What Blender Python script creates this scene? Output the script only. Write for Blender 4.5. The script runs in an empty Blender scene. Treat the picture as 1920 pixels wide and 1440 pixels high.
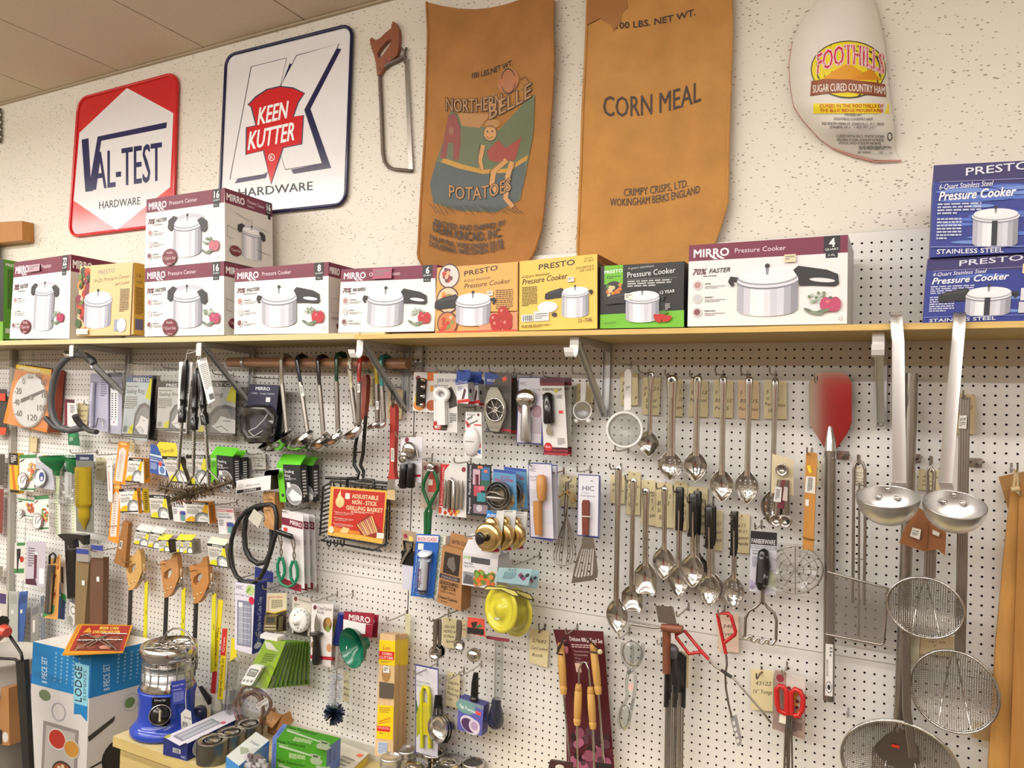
import bpy, math, random
from mathutils import Vector as V, Matrix
from mathutils.geometry import tessellate_polygon
random.seed(5)
sc=bpy.context.scene
COL=sc.collection
IN=0.0254; FZ=84.0            # all sizes below are inches; pegboard row 0 is 84 in above the floor
# ---------------- camera
F=1430.372; CP=V((10.5688,-94.3045,-8.38854))
a_,b_,c_=0.0267195,0.481286,-0.0291135
RM=Matrix.Rotation(b_,3,'Z')@Matrix.Rotation(a_,3,'X')@Matrix.Rotation(c_,3,'Y')
def wm(p): return V((p[0]*IN,p[1]*IN,(p[2]+FZ)*IN))
cam=bpy.data.cameras.new('camera'); co=bpy.data.objects.new('camera',cam); COL.objects.link(co)
cam.sensor_width=36; cam.lens=F/1920*36; cam.clip_start=.05
m4=(RM@Matrix(((1,0,0),(0,0,-1),(0,1,0)))).to_4x4(); m4.translation=wm(CP); co.matrix_world=m4
sc.camera=co
# ---------------- colour management, world, lights
sc.view_settings.view_transform='Standard'; sc.view_settings.look='None'
sc.view_settings.gamma=1; sc.view_settings.exposure=-1.0; sc.view_settings.use_curve_mapping=False
sc.cycles.use_denoising=True
sc.cycles.max_bounces=7; sc.cycles.diffuse_bounces=4; sc.cycles.glossy_bounces=3; sc.cycles.transparent_max_bounces=24
sc.cycles.sample_clamp_indirect=4; sc.cycles.caustics_reflective=False; sc.cycles.caustics_refractive=False
w=bpy.data.worlds.new('world'); sc.world=w; w.use_nodes=True
w.node_tree.nodes['Background'].inputs[0].default_value=(1,.93,.84,1)
w.node_tree.nodes['Background'].inputs[1].default_value=.03
def lamp(x,y,z,sx,sy,e,col=(1,.985,.97),tilt=0):
    l=bpy.data.lights.new('tubes_and_uplights','AREA'); l.shape='RECTANGLE'; l.size=sx*IN; l.size_y=sy*IN; l.energy=e; l.color=col
    o=bpy.data.objects.new('tubes_and_uplights',l); COL.objects.link(o); o.location=wm((x,y,z)); o.rotation_euler.x=tilt
for y,es in ((-74,(70,62,48,36,20)),(-152,(190,130,98,64,35)),(-240,(90,90,80,60,50))):
    for x,e in zip((-248,-150,-52,46,144),es):
        lamp(x,y,50,90,5,e,tilt=math.radians(9))
        lamp(x,y,48,90,5,e*1.1,tilt=math.pi)  # extra upward lamp added under each tube to brighten the ceiling
# ---------------- pixel helpers: a photo pixel seen on a plane that stands d inches in front of the pegboard
def ray(u,v): return RM@V(((u-960)/F,1,-(v-720)/F))
def P(u,v,d=0.):
    r=ray(u,v); return CP+r*((-d-CP.y)/r.y)
def PP(d,*c):
    if len(c)==1: c=[float(t) for t in c[0].replace(',',' ').split()]
    return [P(c[i],c[i+1],d) for i in range(0,len(c),2)]
def PX(u,v,x):
    r=ray(u,v); return CP+r*((x-CP.x)/r.x)
def PZ(u,v,z):
    r=ray(u,v); return CP+r*((z-CP.z)/r.z)
def HX(u,v,d=0): return (P(u+.5,v,d)-P(u-.5,v,d)).length     # inches per pixel, across
def HZ(u,v,d=0): return (P(u,v+.5,d)-P(u,v-.5,d)).length
YV=V((0,1,0)); ZV=V((0,0,1)); XV=V((1,0,0))
# ---------------- materials
MC={}
def lin(h):
    if len(h)==3: h=''.join(c*2 for c in h)
    f=lambda c:(c/12.92 if c<=.04045 else ((c+.055)/1.055)**2.4)
    return tuple(f(int(h[i:i+2],16)/255) for i in (0,2,4))+(1,)
def node(nt,t,**k):
    n=nt.nodes.new(t)
    for a,b in k.items(): n.inputs[a].default_value=b
    return n
def newmat(n):
    m=bpy.data.materials.new(n); m.use_nodes=True; return m,m.node_tree,m.node_tree.nodes['Principled BSDF']
def vary(nt,bs,col,sc_,amt,bump=0,stretch=(1,1,1)):
    tc=nt.nodes.new('ShaderNodeTexCoord'); mp=nt.nodes.new('ShaderNodeMapping'); mp.inputs['Scale'].default_value=stretch
    nz=node(nt,'ShaderNodeTexNoise',Scale=sc_,Detail=4.); mx=nt.nodes.new('ShaderNodeMix'); mx.data_type='RGBA'
    L=nt.links.new; L(tc.outputs['Object'],mp.inputs[0]); L(mp.outputs[0],nz.inputs['Vector'])
    mx.inputs[6].default_value=tuple(c*(1-amt) for c in col[:3])+(1,); mx.inputs[7].default_value=tuple(min(1,c*(1+amt)) for c in col[:3])+(1,)
    L(nz.outputs[0],mx.inputs[0]); L(mx.outputs[2],bs.inputs['Base Color'])
    if bump:
        b=node(nt,'ShaderNodeBump',Strength=bump,Distance=.002); L(nz.outputs[0],b.inputs['Height']); L(b.outputs[0],bs.inputs['Normal'])
    return nz,mx
def M(k):
    """'rrggbb' matt print, 'g:rrggbb' glossy plastic, 'w:rrggbb' wood, or a named material"""
    if k in MC: return MC[k]
    pre,_,h=k.rpartition(':')
    m,nt,bs=newmat('paint_'+k.replace(':','_')); L=nt.links.new
    if k=='steel': m.name='polished_steel'; bs.inputs['Metallic'].default_value=1; bs.inputs['Roughness'].default_value=.16; vary(nt,bs,(.62,.60,.57,1),30,.08)
    elif k=='brushed': m.name='brushed_aluminium'; bs.inputs['Metallic'].default_value=1; bs.inputs['Roughness'].default_value=.36; vary(nt,bs,(.74,.73,.72,1),60,.06,.05,(1,1,.08))
    elif k=='zinc': m.name='zinc_plate'; bs.inputs['Metallic'].default_value=.85; bs.inputs['Roughness'].default_value=.42; vary(nt,bs,(.62,.63,.64,1),40,.08)
    elif k=='dsteel': m.name='dull_steel'; bs.inputs['Metallic'].default_value=1; bs.inputs['Roughness'].default_value=.3; vary(nt,bs,(.36,.33,.30,1),40,.1)
    elif k=='wire': m.name='wire_steel'; bs.inputs['Metallic'].default_value=1; bs.inputs['Roughness'].default_value=.3; vary(nt,bs,(.45,.42,.38,1),40,.1)
    elif k=='brass': m.name='brass'; bs.inputs['Metallic'].default_value=1; bs.inputs['Roughness'].default_value=.22; vary(nt,bs,(.78,.58,.26,1),30,.1)
    elif k=='rust': m.name='aged_iron'; bs.inputs['Metallic'].default_value=.6; bs.inputs['Roughness'].default_value=.55; vary(nt,bs,(.17,.135,.115,1),90,.4,.2)
    elif k in('clear','film'):
        m.name='clear_plastic'; tr=nt.nodes.new('ShaderNodeBsdfTransparent'); gl=node(nt,'ShaderNodeBsdfGlossy',Roughness=.12); mx=nt.nodes.new('ShaderNodeMixShader')
        lw=node(nt,'ShaderNodeLayerWeight',Blend=.35 if k=='clear' else .45); tr.inputs[0].default_value=(.97,.975,.98,1) if k=='clear' else (.985,.985,.985,1)
        ad=node(nt,'ShaderNodeMath'); ad.operation='MULTIPLY_ADD'; ad.inputs[1].default_value=.5; ad.inputs[2].default_value=.02 if k=='clear' else .025
        nz=node(nt,'ShaderNodeTexNoise',Scale=28.,Detail=1.); tc=nt.nodes.new('ShaderNodeTexCoord'); b=node(nt,'ShaderNodeBump',Strength=.2 if k=='clear' else .7,Distance=.003)
        L(tc.outputs['Object'],nz.inputs['Vector']); L(nz.outputs[0],b.inputs['Height']); L(b.outputs[0],gl.inputs['Normal']); L(b.outputs[0],lw.inputs['Normal'])
        L(lw.outputs['Facing'],ad.inputs[0]); L(ad.outputs[0],mx.inputs[0]); L(tr.outputs[0],mx.inputs[1]); L(gl.outputs[0],mx.inputs[2]); L(mx.outputs[0],nt.nodes['Material Output'].inputs[0])
    elif k=='burlap' or k=='burlap2':
        m.name='burlap'; bs.inputs['Roughness'].default_value=.95
        col=lin('b9834a') if k=='burlap' else lin('d49c58')
        nz,mx=vary(nt,bs,col,9,.28)
        tc=nt.nodes.new('ShaderNodeTexCoord'); hs=[]
        for ax in 'XZ':
            wv=node(nt,'ShaderNodeTexWave',Scale=118.,Distortion=1.6); wv.inputs['Detail'].default_value=1; wv.bands_direction=ax; L(tc.outputs['Object'],wv.inputs['Vector']); hs.append(wv)
        ad=nt.nodes.new('ShaderNodeMath'); L(hs[0].outputs['Fac'],ad.inputs[0]); L(hs[1].outputs['Fac'],ad.inputs[1])
        m2=nt.nodes.new('ShaderNodeMix'); m2.data_type='RGBA'; m2.blend_type='MULTIPLY'; m2.inputs[0].default_value=.42
        cr=nt.nodes.new('ShaderNodeValToRGB'); L(ad.outputs[0],cr.inputs[0]); cr.color_ramp.elements[0].position=.2; cr.color_ramp.elements[0].color=(.35,.3,.25,1)
        L(mx.outputs[2],m2.inputs[6]); L(cr.outputs[0],m2.inputs[7]); L(m2.outputs[2],bs.inputs['Base Color'])
        b=node(nt,'ShaderNodeBump',Strength=.5,Distance=.002); L(ad.outputs[0],b.inputs['Height']); L(b.outputs[0],bs.inputs['Normal'])
    elif k=='plaster':
        m.name='speckled_plaster'; bs.inputs['Roughness'].default_value=.42
        nz,mx=vary(nt,bs,lin('ece4d5'),2.2,.03)
        tc=nt.nodes.new('ShaderNodeTexCoord'); mp=nt.nodes.new('ShaderNodeMapping'); mp.inputs['Rotation'].default_value=(0,.5,0); mp.inputs['Scale'].default_value=(48,48,105)
        vo=node(nt,'ShaderNodeTexVoronoi',Scale=1.); L(tc.outputs['Object'],mp.inputs[0]); L(mp.outputs[0],vo.inputs['Vector'])
        n2=node(nt,'ShaderNodeTexNoise',Scale=26.,Detail=2.); L(tc.outputs['Object'],n2.inputs['Vector'])
        th=nt.nodes.new('ShaderNodeMath'); th.operation='MULTIPLY'; th.inputs[1].default_value=.42; L(n2.outputs[0],th.inputs[0])
        lt=nt.nodes.new('ShaderNodeMath'); lt.operation='LESS_THAN'; L(vo.outputs['Distance'],lt.inputs[0])
        s2=nt.nodes.new('ShaderNodeMath'); s2.operation='SUBTRACT'; s2.inputs[1].default_value=.035; L(th.outputs[0],s2.inputs[0]); L(s2.outputs[0],lt.inputs[1])
        m2=nt.nodes.new('ShaderNodeMix'); m2.data_type='RGBA'; L(lt.outputs[0],m2.inputs[0]); L(mx.outputs[2],m2.inputs[6]); m2.inputs[7].default_value=lin('9d9384'); L(m2.outputs[2],bs.inputs['Base Color'])
        b=node(nt,'ShaderNodeBump',Strength=.5,Distance=.0012); b.invert=True; L(lt.outputs[0],b.inputs['Height']); L(b.outputs[0],bs.inputs['Normal'])
    elif k=='tile': m.name='acoustic_tile'; bs.inputs['Roughness'].default_value=.9; vary(nt,bs,lin('d9cab2'),160,.22,.3)
    elif pre=='w':
        m.name='wood_'+h; bs.inputs['Roughness'].default_value=.5; vary(nt,bs,lin(h),11,.22,.08,(9,9,.7))
    elif pre=='x':
        m.name='wood_across_'+h; bs.inputs['Roughness'].default_value=.5; vary(nt,bs,lin(h),11,.2,.05,(.5,9,9))
    elif pre=='g': bs.inputs['Roughness'].default_value=.18; vary(nt,bs,lin(h),20,.03)
    elif pre=='m': bs.inputs['Metallic'].default_value=.9; bs.inputs['Roughness'].default_value=.3; vary(nt,bs,lin(h),30,.08)
    elif pre=='f': bs.inputs['Roughness'].default_value=.9; vary(nt,bs,lin(h),120,.35,.8)
    else:
        bs.inputs['Roughness'].default_value=.5; vary(nt,bs,lin(h),35,.025)
    MC[k]=m; return m
# ---------------- mesh builder
ALL=[]
GC={}
def glyphs(s,bold,it):
    k=(s,bold,it)
    if k not in GC:
        cu=bpy.data.curves.new('t','FONT'); cu.body=s; cu.size=1; cu.offset=bold; cu.shear=it; cu.resolution_u=2
        ob=bpy.data.objects.new('t',cu); COL.objects.link(ob); bpy.context.view_layer.update()
        e=ob.evaluated_get(bpy.context.evaluated_depsgraph_get()); me=e.to_mesh()
        vs=[(v.co.x,v.co.y/.729) for v in me.vertices]; fs=[tuple(p.vertices) for p in me.polygons]; e.to_mesh_clear()
        bpy.data.objects.remove(ob); bpy.data.curves.remove(cu)
        if vs:
            x0=min(v[0] for v in vs); x1=max(v[0] for v in vs)
        else: x0,x1=0,1
        w=(x1-x0) or 1
        GC[k]=([((x-x0)/w,y) for x,y in vs],fs,w/.729)
    return GC[k]
class MB:
    def __init__(s,name=None,label=None,parent=None): s.name,s.label,s.parent=name,label,parent; s.v=[];s.f=[];s.mi=[];s.sm=[];s.mats=[];s.cur='fff';s.kind=None
    def add(s,vs,fs,c,smooth=False):
        if c not in s.mats: s.mats.append(c)
        k=s.mats.index(c); o=len(s.v); s.v.extend(vs)
        for f in fs: s.f.append(tuple(i+o for i in f)); s.mi.append(k); s.sm.append(smooth)
        return s
    def poly(s,pts,c): return s.add(list(pts),[tuple(range(len(pts)))],c)
    def prism(s,pts,vec,c,side=None,back=None):
        n=len(pts); vec=V(vec); s.poly(pts,c); s.poly([p+vec for p in reversed(pts)],back or side or c)
        for i in range(n):
            j=(i+1)%n; s.add([pts[i],pts[i]+vec,pts[j]+vec,pts[j]],[(0,1,2,3)],side or c)
        return s
    def plate(s,outer,holes,vec,c,side=None):
        vec=V(vec); loops=[outer]+list(holes); allp=[p for l in loops for p in l]
        t=tessellate_polygon(loops); s.add(allp,[tuple(x) for x in t],c); s.add([p+vec for p in allp],[tuple(reversed(x)) for x in t],c)
        for l in loops:
            for i in range(len(l)):
                j=(i+1)%len(l); s.add([l[i],l[i]+vec,l[j]+vec,l[j]],[(0,1,2,3)],side or c)
        return s
    def hexa(s,q,r,c,cs=None):
        """front quad q, back quad r"""
        cs=cs or [c]*6
        v=list(q)+list(r)
        for f,k in zip([(0,1,2,3),(7,6,5,4),(0,4,5,1),(1,5,6,2),(2,6,7,3),(3,7,4,0)],cs): s.add([v[i] for i in f],[(0,1,2,3)],k)
        return s
    def box(s,a,b,c,cs=None):
        (x0,y0,z0),(x1,y1,z1)=a,b
        return s.hexa([V((x0,y0,z1)),V((x1,y0,z1)),V((x1,y0,z0)),V((x0,y0,z0))],[V((x0,y1,z1)),V((x1,y1,z1)),V((x1,y1,z0)),V((x0,y1,z0))],c,cs)
    def tube(s,pts,r,c,n=8,closed=False,flat=1,up=None):
        pts=[V(p) for p in pts]; N=len(pts); rs=r if isinstance(r,(list,tuple)) else [r]*N
        vs=[];fs=[]; up=V(up) if up else None
        T=[]
        for i in range(N):
            a=pts[(i-1)%N] if (i or closed) else pts[0]; b=pts[(i+1)%N] if (i<N-1 or closed) else pts[-1]
            T.append((b-a).normalized())
        x=None
        for i in range(N):
            t=T[i]
            if up: x=t.cross(up)
            elif x is None: x=t.orthogonal()
            else: x=x-t*x.dot(t)
            if x.length<1e-6: x=t.orthogonal()
            x=x.normalized(); y=t.cross(x)
            for k in range(n):
                a=2*math.pi*k/n; vs.append(pts[i]+(x*math.cos(a)+y*math.sin(a)*flat)*rs[i])
        for i in range(N if closed else N-1):
            j=(i+1)%N
            for k in range(n): l=(k+1)%n; fs.append((i*n+k,i*n+l,j*n+l,j*n+k))
        s.add(vs,fs,c,True)
        if not closed: s.add(vs[:n][::-1],[tuple(range(n))],c); s.add(vs[-n:],[tuple(range(n))],c)
        return s
    def lathe(s,o,ax,prof,c,n=28,cap=True,sx=1,ref=None):
        """prof: (radius,height along ax)"""
        ax=V(ax).normalized(); x=(V(ref)-ax*V(ref).dot(ax)).normalized() if ref else ax.orthogonal().normalized(); y=ax.cross(x); vs=[];fs=[]; N=len(prof)
        for r,h in prof:
            for k in range(n): a=2*math.pi*k/n; vs.append(o+ax*h+(x*math.cos(a)*sx+y*math.sin(a))*r)
        for i in range(N-1):
            for k in range(n): l=(k+1)%n; fs.append((i*n+k,i*n+l,(i+1)*n+l,(i+1)*n+k))
        s.add(vs,fs,c,True)
        if cap:
            if prof[0][0]>1e-4: s.add(vs[:n][::-1],[tuple(range(n))],c)
            if prof[-1][0]>1e-4: s.add(vs[-n:],[tuple(range(n))],c)
        return s
    def grid(s,fn,nu,nv,c,smooth=True,flip=False):
        vs=[fn(i/nu,j/nv) for j in range(nv+1) for i in range(nu+1)]; w=nu+1
        fs=[(j*w+i,j*w+i+1,(j+1)*w+i+1,(j+1)*w+i) for j in range(nv) for i in range(nu)]
        if flip: fs=[f[::-1] for f in fs]
        return s.add(vs,fs,c,smooth)
    def ball(s,o,rx,ry,rz,c,n=16): 
        def fn(a,b):
            t=a*2*math.pi; p=(b-.5)*math.pi; return o+V((rx*math.cos(p)*math.cos(t),ry*math.cos(p)*math.sin(t),rz*math.sin(p)))
        return s.grid(fn,n,n//2,c)
class Th:
    def __init__(s,name,label,cat,group=None,kind=None): s.name,s.label,s.cat,s.group,s.kind=name,label,cat,group,kind; s.parts=[]; ALL.append(s)
    def p(s,name=None,label=None,parent=None):
        m=MB(name or s.name,label,parent); s.parts.append(m); return m
def one(name,label,cat,group=None,kind=None): return Th(name,label,cat,group,kind).p()
def mk(m,org,name):
    me=bpy.data.meshes.new(name); me.from_pydata([(v-org)*IN for v in m.v],[],m.f)
    for k in m.mats: me.materials.append(M(k))
    me.polygons.foreach_set('material_index',m.mi); me.polygons.foreach_set('use_smooth',m.sm); me.update()
    o=bpy.data.objects.new(name,me); COL.objects.link(o); return o
def fin():
    for t in ALL:
        ps=[m for m in t.parts if m.v]
        if not ps: continue
        vs=[v for m in ps for v in m.v]
        lo=[min(v[i] for v in vs) for i in range(3)]; hi=[max(v[i] for v in vs) for i in range(3)]
        org=V(((lo[0]+hi[0])/2,(lo[1]+hi[1])/2,lo[2]))
        if len(ps)==1: r=mk(ps[0],org,t.name); r.location=wm(org); em=False
        else: r=bpy.data.objects.new(t.name,None); COL.objects.link(r); r.empty_display_size=.05; r.location=wm(org); em=True
        if t.kind: r['kind']=t.kind
        if t.label: r['label']=t.label
        if t.cat: r['category']=t.cat
        if t.group: r['group']=t.group
        if em:
            ob={}
            for m in ps:
                o=mk(m,org,m.name); ob[id(m)]=o; o.parent=ob[id(m.parent)] if m.parent else r
                if m.label: o['label']=m.label
                if m.kind: o['kind']=m.kind
# ---------------- printing on a surface: mp(a,b,h) gives the point at surface coordinates a,b
class Pr:
    def __init__(s,m,mp,asp=1.): s.m,s.mp,s.k,s.asp,s.sub=m,mp,.006,asp,0
    def lay(s): s.k+=.004; return s.k
    def F(s,c,*pts):
        if len(pts)==1: q=[float(t) for t in pts[0].replace(',',' ').split()]; pts=[(q[i],q[i+1]) for i in range(0,len(q),2)]
        h=s.lay(); P3=[s.mp(a,b,h) for a,b in pts]
        if s.sub:
            pts=list(pts); tr=[list(x) for x in tessellate_polygon([P3])]; dd=lambda a,b:math.dist(pts[a],pts[b]); k=0
            while k<len(tr):
                a,b,c3=tr[k]; L=[(dd(a,b),a,b,c3),(dd(b,c3),b,c3,a),(dd(c3,a),c3,a,b)]; l,p,q,r=max(L)
                if l>s.sub: pts.append(((pts[p][0]+pts[q][0])/2,(pts[p][1]+pts[q][1])/2)); n=len(pts)-1; tr[k]=[p,n,r]; tr.append([n,q,r])
                else: k+=1
            s.m.add([s.mp(a,b,h) for a,b in pts],[tuple(x) for x in tr],c)
        elif len(P3)>4: s.m.add(P3,[tuple(x) for x in tessellate_polygon([P3])],c)
        else: s.m.poly(P3,c)
        return s
    def R(s,c,a0,b0,a1,b1,n=1):
        h=s.lay(); s.m.grid(lambda i,j:s.mp(a0+(a1-a0)*i,b0+(b1-b0)*j,h),n,n,c,False); return s
    def E(s,c,a,b,ra,rb=None,rot=0,n=20,rings=1,a0=0,a1=360):
        h=s.lay(); rb=ra*s.asp if rb is None else rb; cr,sr=math.cos(rot),math.sin(rot)
        full=a1-a0>=360; A=[math.radians(a0+(a1-a0)*k/n) for k in range(n+(0 if full else 1))]
        vs=[s.mp(a,b,h)];fs=[]; K=len(A)
        for r in range(1,rings+1):
            for t in A:
                x=ra*r/rings*math.cos(t); y=rb*r/rings*math.sin(t)
                vs.append(s.mp(a+x*cr-y*sr/s.asp,b+x*sr*s.asp+y*cr,h))
        for k in range(K if full else K-1):
            l=(k+1)%K; fs.append((0,1+k,1+l))
            for r in range(rings-1): fs.append((1+r*K+k,1+(r+1)*K+k,1+(r+1)*K+l,1+r*K+l))
        s.m.add(vs,fs,c); return s
    def O(s,c,a,b,ra,rb=None,w=.15,n=24,a0=0,a1=360):
        """ring"""
        h=s.lay(); rb=ra*s.asp if rb is None else rb; vs=[]
        for k in range(n+1):
            t=math.radians(a0+(a1-a0)*k/n)
            for q in (1,1-w): vs.append(s.mp(a+ra*q*math.cos(t),b+rb*q*math.sin(t),h))
        s.m.add(vs,[(2*k,2*k+1,2*k+3,2*k+2) for k in range(n)],c); return s
    def L(s,c,w,*pts,closed=False):
        """stroke of width w (in a-units)"""
        if len(pts)==1: q=[float(t) for t in pts[0].replace(',',' ').split()]; pts=[(q[i],q[i+1]) for i in range(0,len(q),2)]
        h=s.lay(); n=len(pts); k=s.asp; vs=[]
        for i,(x,y) in enumerate(pts):
            x0,y0=pts[i-1] if (i or closed) else pts[0]; x1,y1=pts[(i+1)%n] if (i<n-1 or closed) else pts[-1]
            dx,dy=x1-x0,(y1-y0)/k; l=math.hypot(dx,dy) or 1; nx,ny=-dy/l*w/2,dx/l*w/2*k
            vs+=[s.mp(x+nx,y+ny,h),s.mp(x-nx,y-ny,h)]
        fs=[(2*i,2*i+1,2*i+3,2*i+2) for i in range(n-1)]
        if closed: fs.append((2*n-2,2*n-1,1,0))
        s.m.add(vs,fs,c); return s
    def T(s,c,t,p0,p1,hh,bold=0,it=0,bend=0,sq=0):
        """text from baseline point p0 to p1 (p1 may be a width-less None: natural width); hh cap height in b-units"""
        vs,fs,w=glyphs(t,0,it); h=s.lay(); a0,b0=p0
        if p1 is None: p1=(a0+w*hh/s.asp,b0)
        a1,b1=p1
        o=bold*abs(hh)*.8; oa=o/s.asp
        if abs(b1-b0)>3*abs(a1-a0):      # upright lettering: read upwards, or downwards when the end lies lower
            k=abs(hh); up=-k if b1<b0 else k; base=0 if b1<b0 else -k
            for dx in ((0,) if bold<.008 else (-1,1)): s.m.add([s.mp(a0+base+(a1-a0)*x+up*y+dx*bold*k*.8,b0+(b1-b0)*x,h+.0006*dx) for x,y in vs],fs,c)
            return s
        for i,(dx,dy) in enumerate(((0,0),) if bold<.008 else ((-1,0),(1,0)) if bold<.018 else ((-1,-1),(1,-1),(-1,1),(1,1))):
            s.m.add([s.mp(a0+(a1-a0)*x+dx*oa,b0+(b1-b0)*x-y*hh*(1+sq*x)-bend*4*x*(1-x)+dy*o,h+.0006*i) for x,y in vs],fs,c)
        return s
    def G(s,c,a0,b0,a1,b1,n,fill=.55):
        """lines of print too small to read"""
        st=(b1-b0)/n; h=s.lay()
        for i in range(n):
            x=a0; e=a1 if i<n-1 else a0+(a1-a0)*random.uniform(.4,.9)
            while x<e-.01*(a1-a0):
                l=min(e-x,(a1-a0)*random.uniform(.08,.22)); y=b0+i*st
                s.m.poly([s.mp(x,y,h),s.mp(x+l,y,h),s.mp(x+l,y+st*fill,h),s.mp(x,y+st*fill,h)],c); x+=l+(a1-a0)*.03
        return s
def quadmap(tl,tr,bl,nrm=None):
    X=tr-tl; Y=bl-tl; n=nrm or X.cross(Y).normalized()
    if n.dot(CP-tl)<0: n=-n
    return (lambda a,b,h=0: tl+X*a+Y*b+n*h), X.length/Y.length
def pxmap(fn):
    """surface given in photo pixels: fn(u,v) is the depth in front of the pegboard"""
    return lambda u,v,h=0: P(u,v,fn(u,v)+h)
def onplane(tl,tr,bl):
    n=(tr-tl).cross(bl-tl).normalized()
    if n.dot(CP-tl)<0: n=-n
    def f(u,v,h=0):
        r=ray(u,v); return CP+r*((tl+n*h-CP).dot(n)/r.dot(n))
    return f
def quad(d,c):
    c=[float(t) for t in c.replace(',',' ').split()] if isinstance(c,str) else c
    dd=d if isinstance(d,(list,tuple)) else [d]*4
    return [P(c[2*i],c[2*i+1],dd[i]) for i in range(4)]
def card(m,d,c,col='eee',th=.05,side=None,back=None):
    """thin card or a carton (th = thickness towards the wall); returns a printer in 0..1 card coordinates"""
    q=quad(d,c); m.hexa(q,[p+YV*th for p in q],col,[col,back or side or col]+[side or col]*4)
    mp,asp=quadmap(q[0],q[1],q[3]); pr=Pr(m,mp,asp); pr.q=q; return pr
def sidepr(m,q,th,left=False):
    """printer for the right (or left) flank of a carton"""
    a,b=(q[0]+YV*th,q[0]) if left else (q[1],q[1]+YV*th); bl=(q[3]+YV*th) if left else q[2]
    mp,asp=quadmap(a,b,bl,-XV if left else XV); return Pr(m,mp,asp)
# ================= room
X0,X1,YB,ZC=-330,150,-330,54.8
m=one('wall_back',"cream speckled plaster wall above the pegboard",'wall',kind='structure')
m.box((X0,1,-FZ),(X1,5,ZC),'plaster')
for n,b in (('wall_left',((X0-4,YB,-FZ),(X0,5,ZC))),('wall_right',((X1,YB,-FZ),(X1+4,5,ZC))),('wall_front',((X0,YB-4,-FZ),(X1,YB,ZC)))):
    one(n,None,None,kind='structure').box(*b,'c4b8a6')
one('floor',"floor",None,kind='structure').box((X0,YB,-FZ-2),(X1,5,-FZ),'5a5146')
m=one('ceiling',"ceiling of speckled acoustic tiles",None,kind='structure')
m.box((X0,YB,ZC+.3),(X1,5,ZC+2),'b3a48a')
for i in range(-7,7):
    xa=-8+24*i
    for j in range(0,7):
        y1=.4-48*j
        m.box((xa+.16,y1-47.7,ZC),(xa+23.84,y1,ZC+.25),'tile')
m=one('trim_1',"thin metal edge along the top of the wall",None,kind='structure')
m.box((X0,.35,ZC-.35),(X1,1,ZC-.05),'b5a688')
# pegboard panels: every hole is cut through
def peg(c0,c1,z1,z0,label):
    m=one('pegboard',label,'pegboard','white pegboard panels on the wall')
    g=.06; xs=c0; n=8
    O=[]
    for k in range(8): a=math.pi/4*k; O.append((.13*math.cos(a),.13*math.sin(a)))
    S=[(.5,0),(.5,.5),(0,.5),(-.5,.5),(-.5,0),(-.5,-.5),(0,-.5),(.5,-.5)]
    rows=[-r for r in range(-12,90) if z0<=-r-.5 and -r+.5<=z1]
    vs=[];fs=[];hs=[]
    zt,zb=max(rows)+.5,min(rows)-.5
    for z in rows:
        for c in range(c0,c1):
            cx=c+.5; b=len(vs)
            for x,y in S: vs.append(V((cx+x,0,z+y)))
            for x,y in O: vs.append(V((cx+x,0,z+y)))
            for x,y in O: vs.append(V((cx+x,.22,z+y)))
            for k in range(8):
                l=(k+1)%8; fs.append((b+k,b+8+k,b+8+l,b+l)); hs.append((b+8+k,b+16+k,b+16+l,b+8+l))
    m.add(vs,fs,'pegw'); o=len(m.v)-len(vs); m.mats.append('3a2c20')
    for f in hs: m.f.append(tuple(i+o for i in f)); m.mi.append(1); m.sm.append(False)
    for a,b_,c,d in ((c0+g,zt,c1-g,z1-g),(c0+g,z0+g,c1-g,zb)):
        if b_<d: m.add([V((a,0,b_)),V((c,0,b_)),V((c,0,d)),V((a,0,d))],[(0,1,2,3)],'pegw')
    for x in (c0,c1-.08): m.box((x,.0,z0),(x+.08,.22,z1),'b9b3a8')
    m.box((c0,.02,z1-.07),(c1,.22,z1),'cfcac0'); m.box((c0,.02,z0),(c1,.22,z0+.07),'8a857c')
mm,nt,bs=newmat('white_hardboard'); bs.inputs['Roughness'].default_value=.4; vary(nt,bs,lin('efece6'),3,.03); MC['pegw']=mm
one('gap_shade',"dark sheet standing in for the shade behind the pegboard",None,kind='structure').box((-240,.5,-84),(110,1.,12.2),'2a2622')  # dark slab put in as the shade seen through the holes
for k,(a,b,t) in enumerate(((-247,-151,'far left'),(-151,-55,'left'),(-55,41,'right'))):
    peg(a,b,12.3,-35.6,'upper %s white pegboard panel behind the shelf and hanging goods'%t)
    peg(a,b,-35.6,-83.6,'lower %s white pegboard panel below the long horizontal seam'%t)
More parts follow.
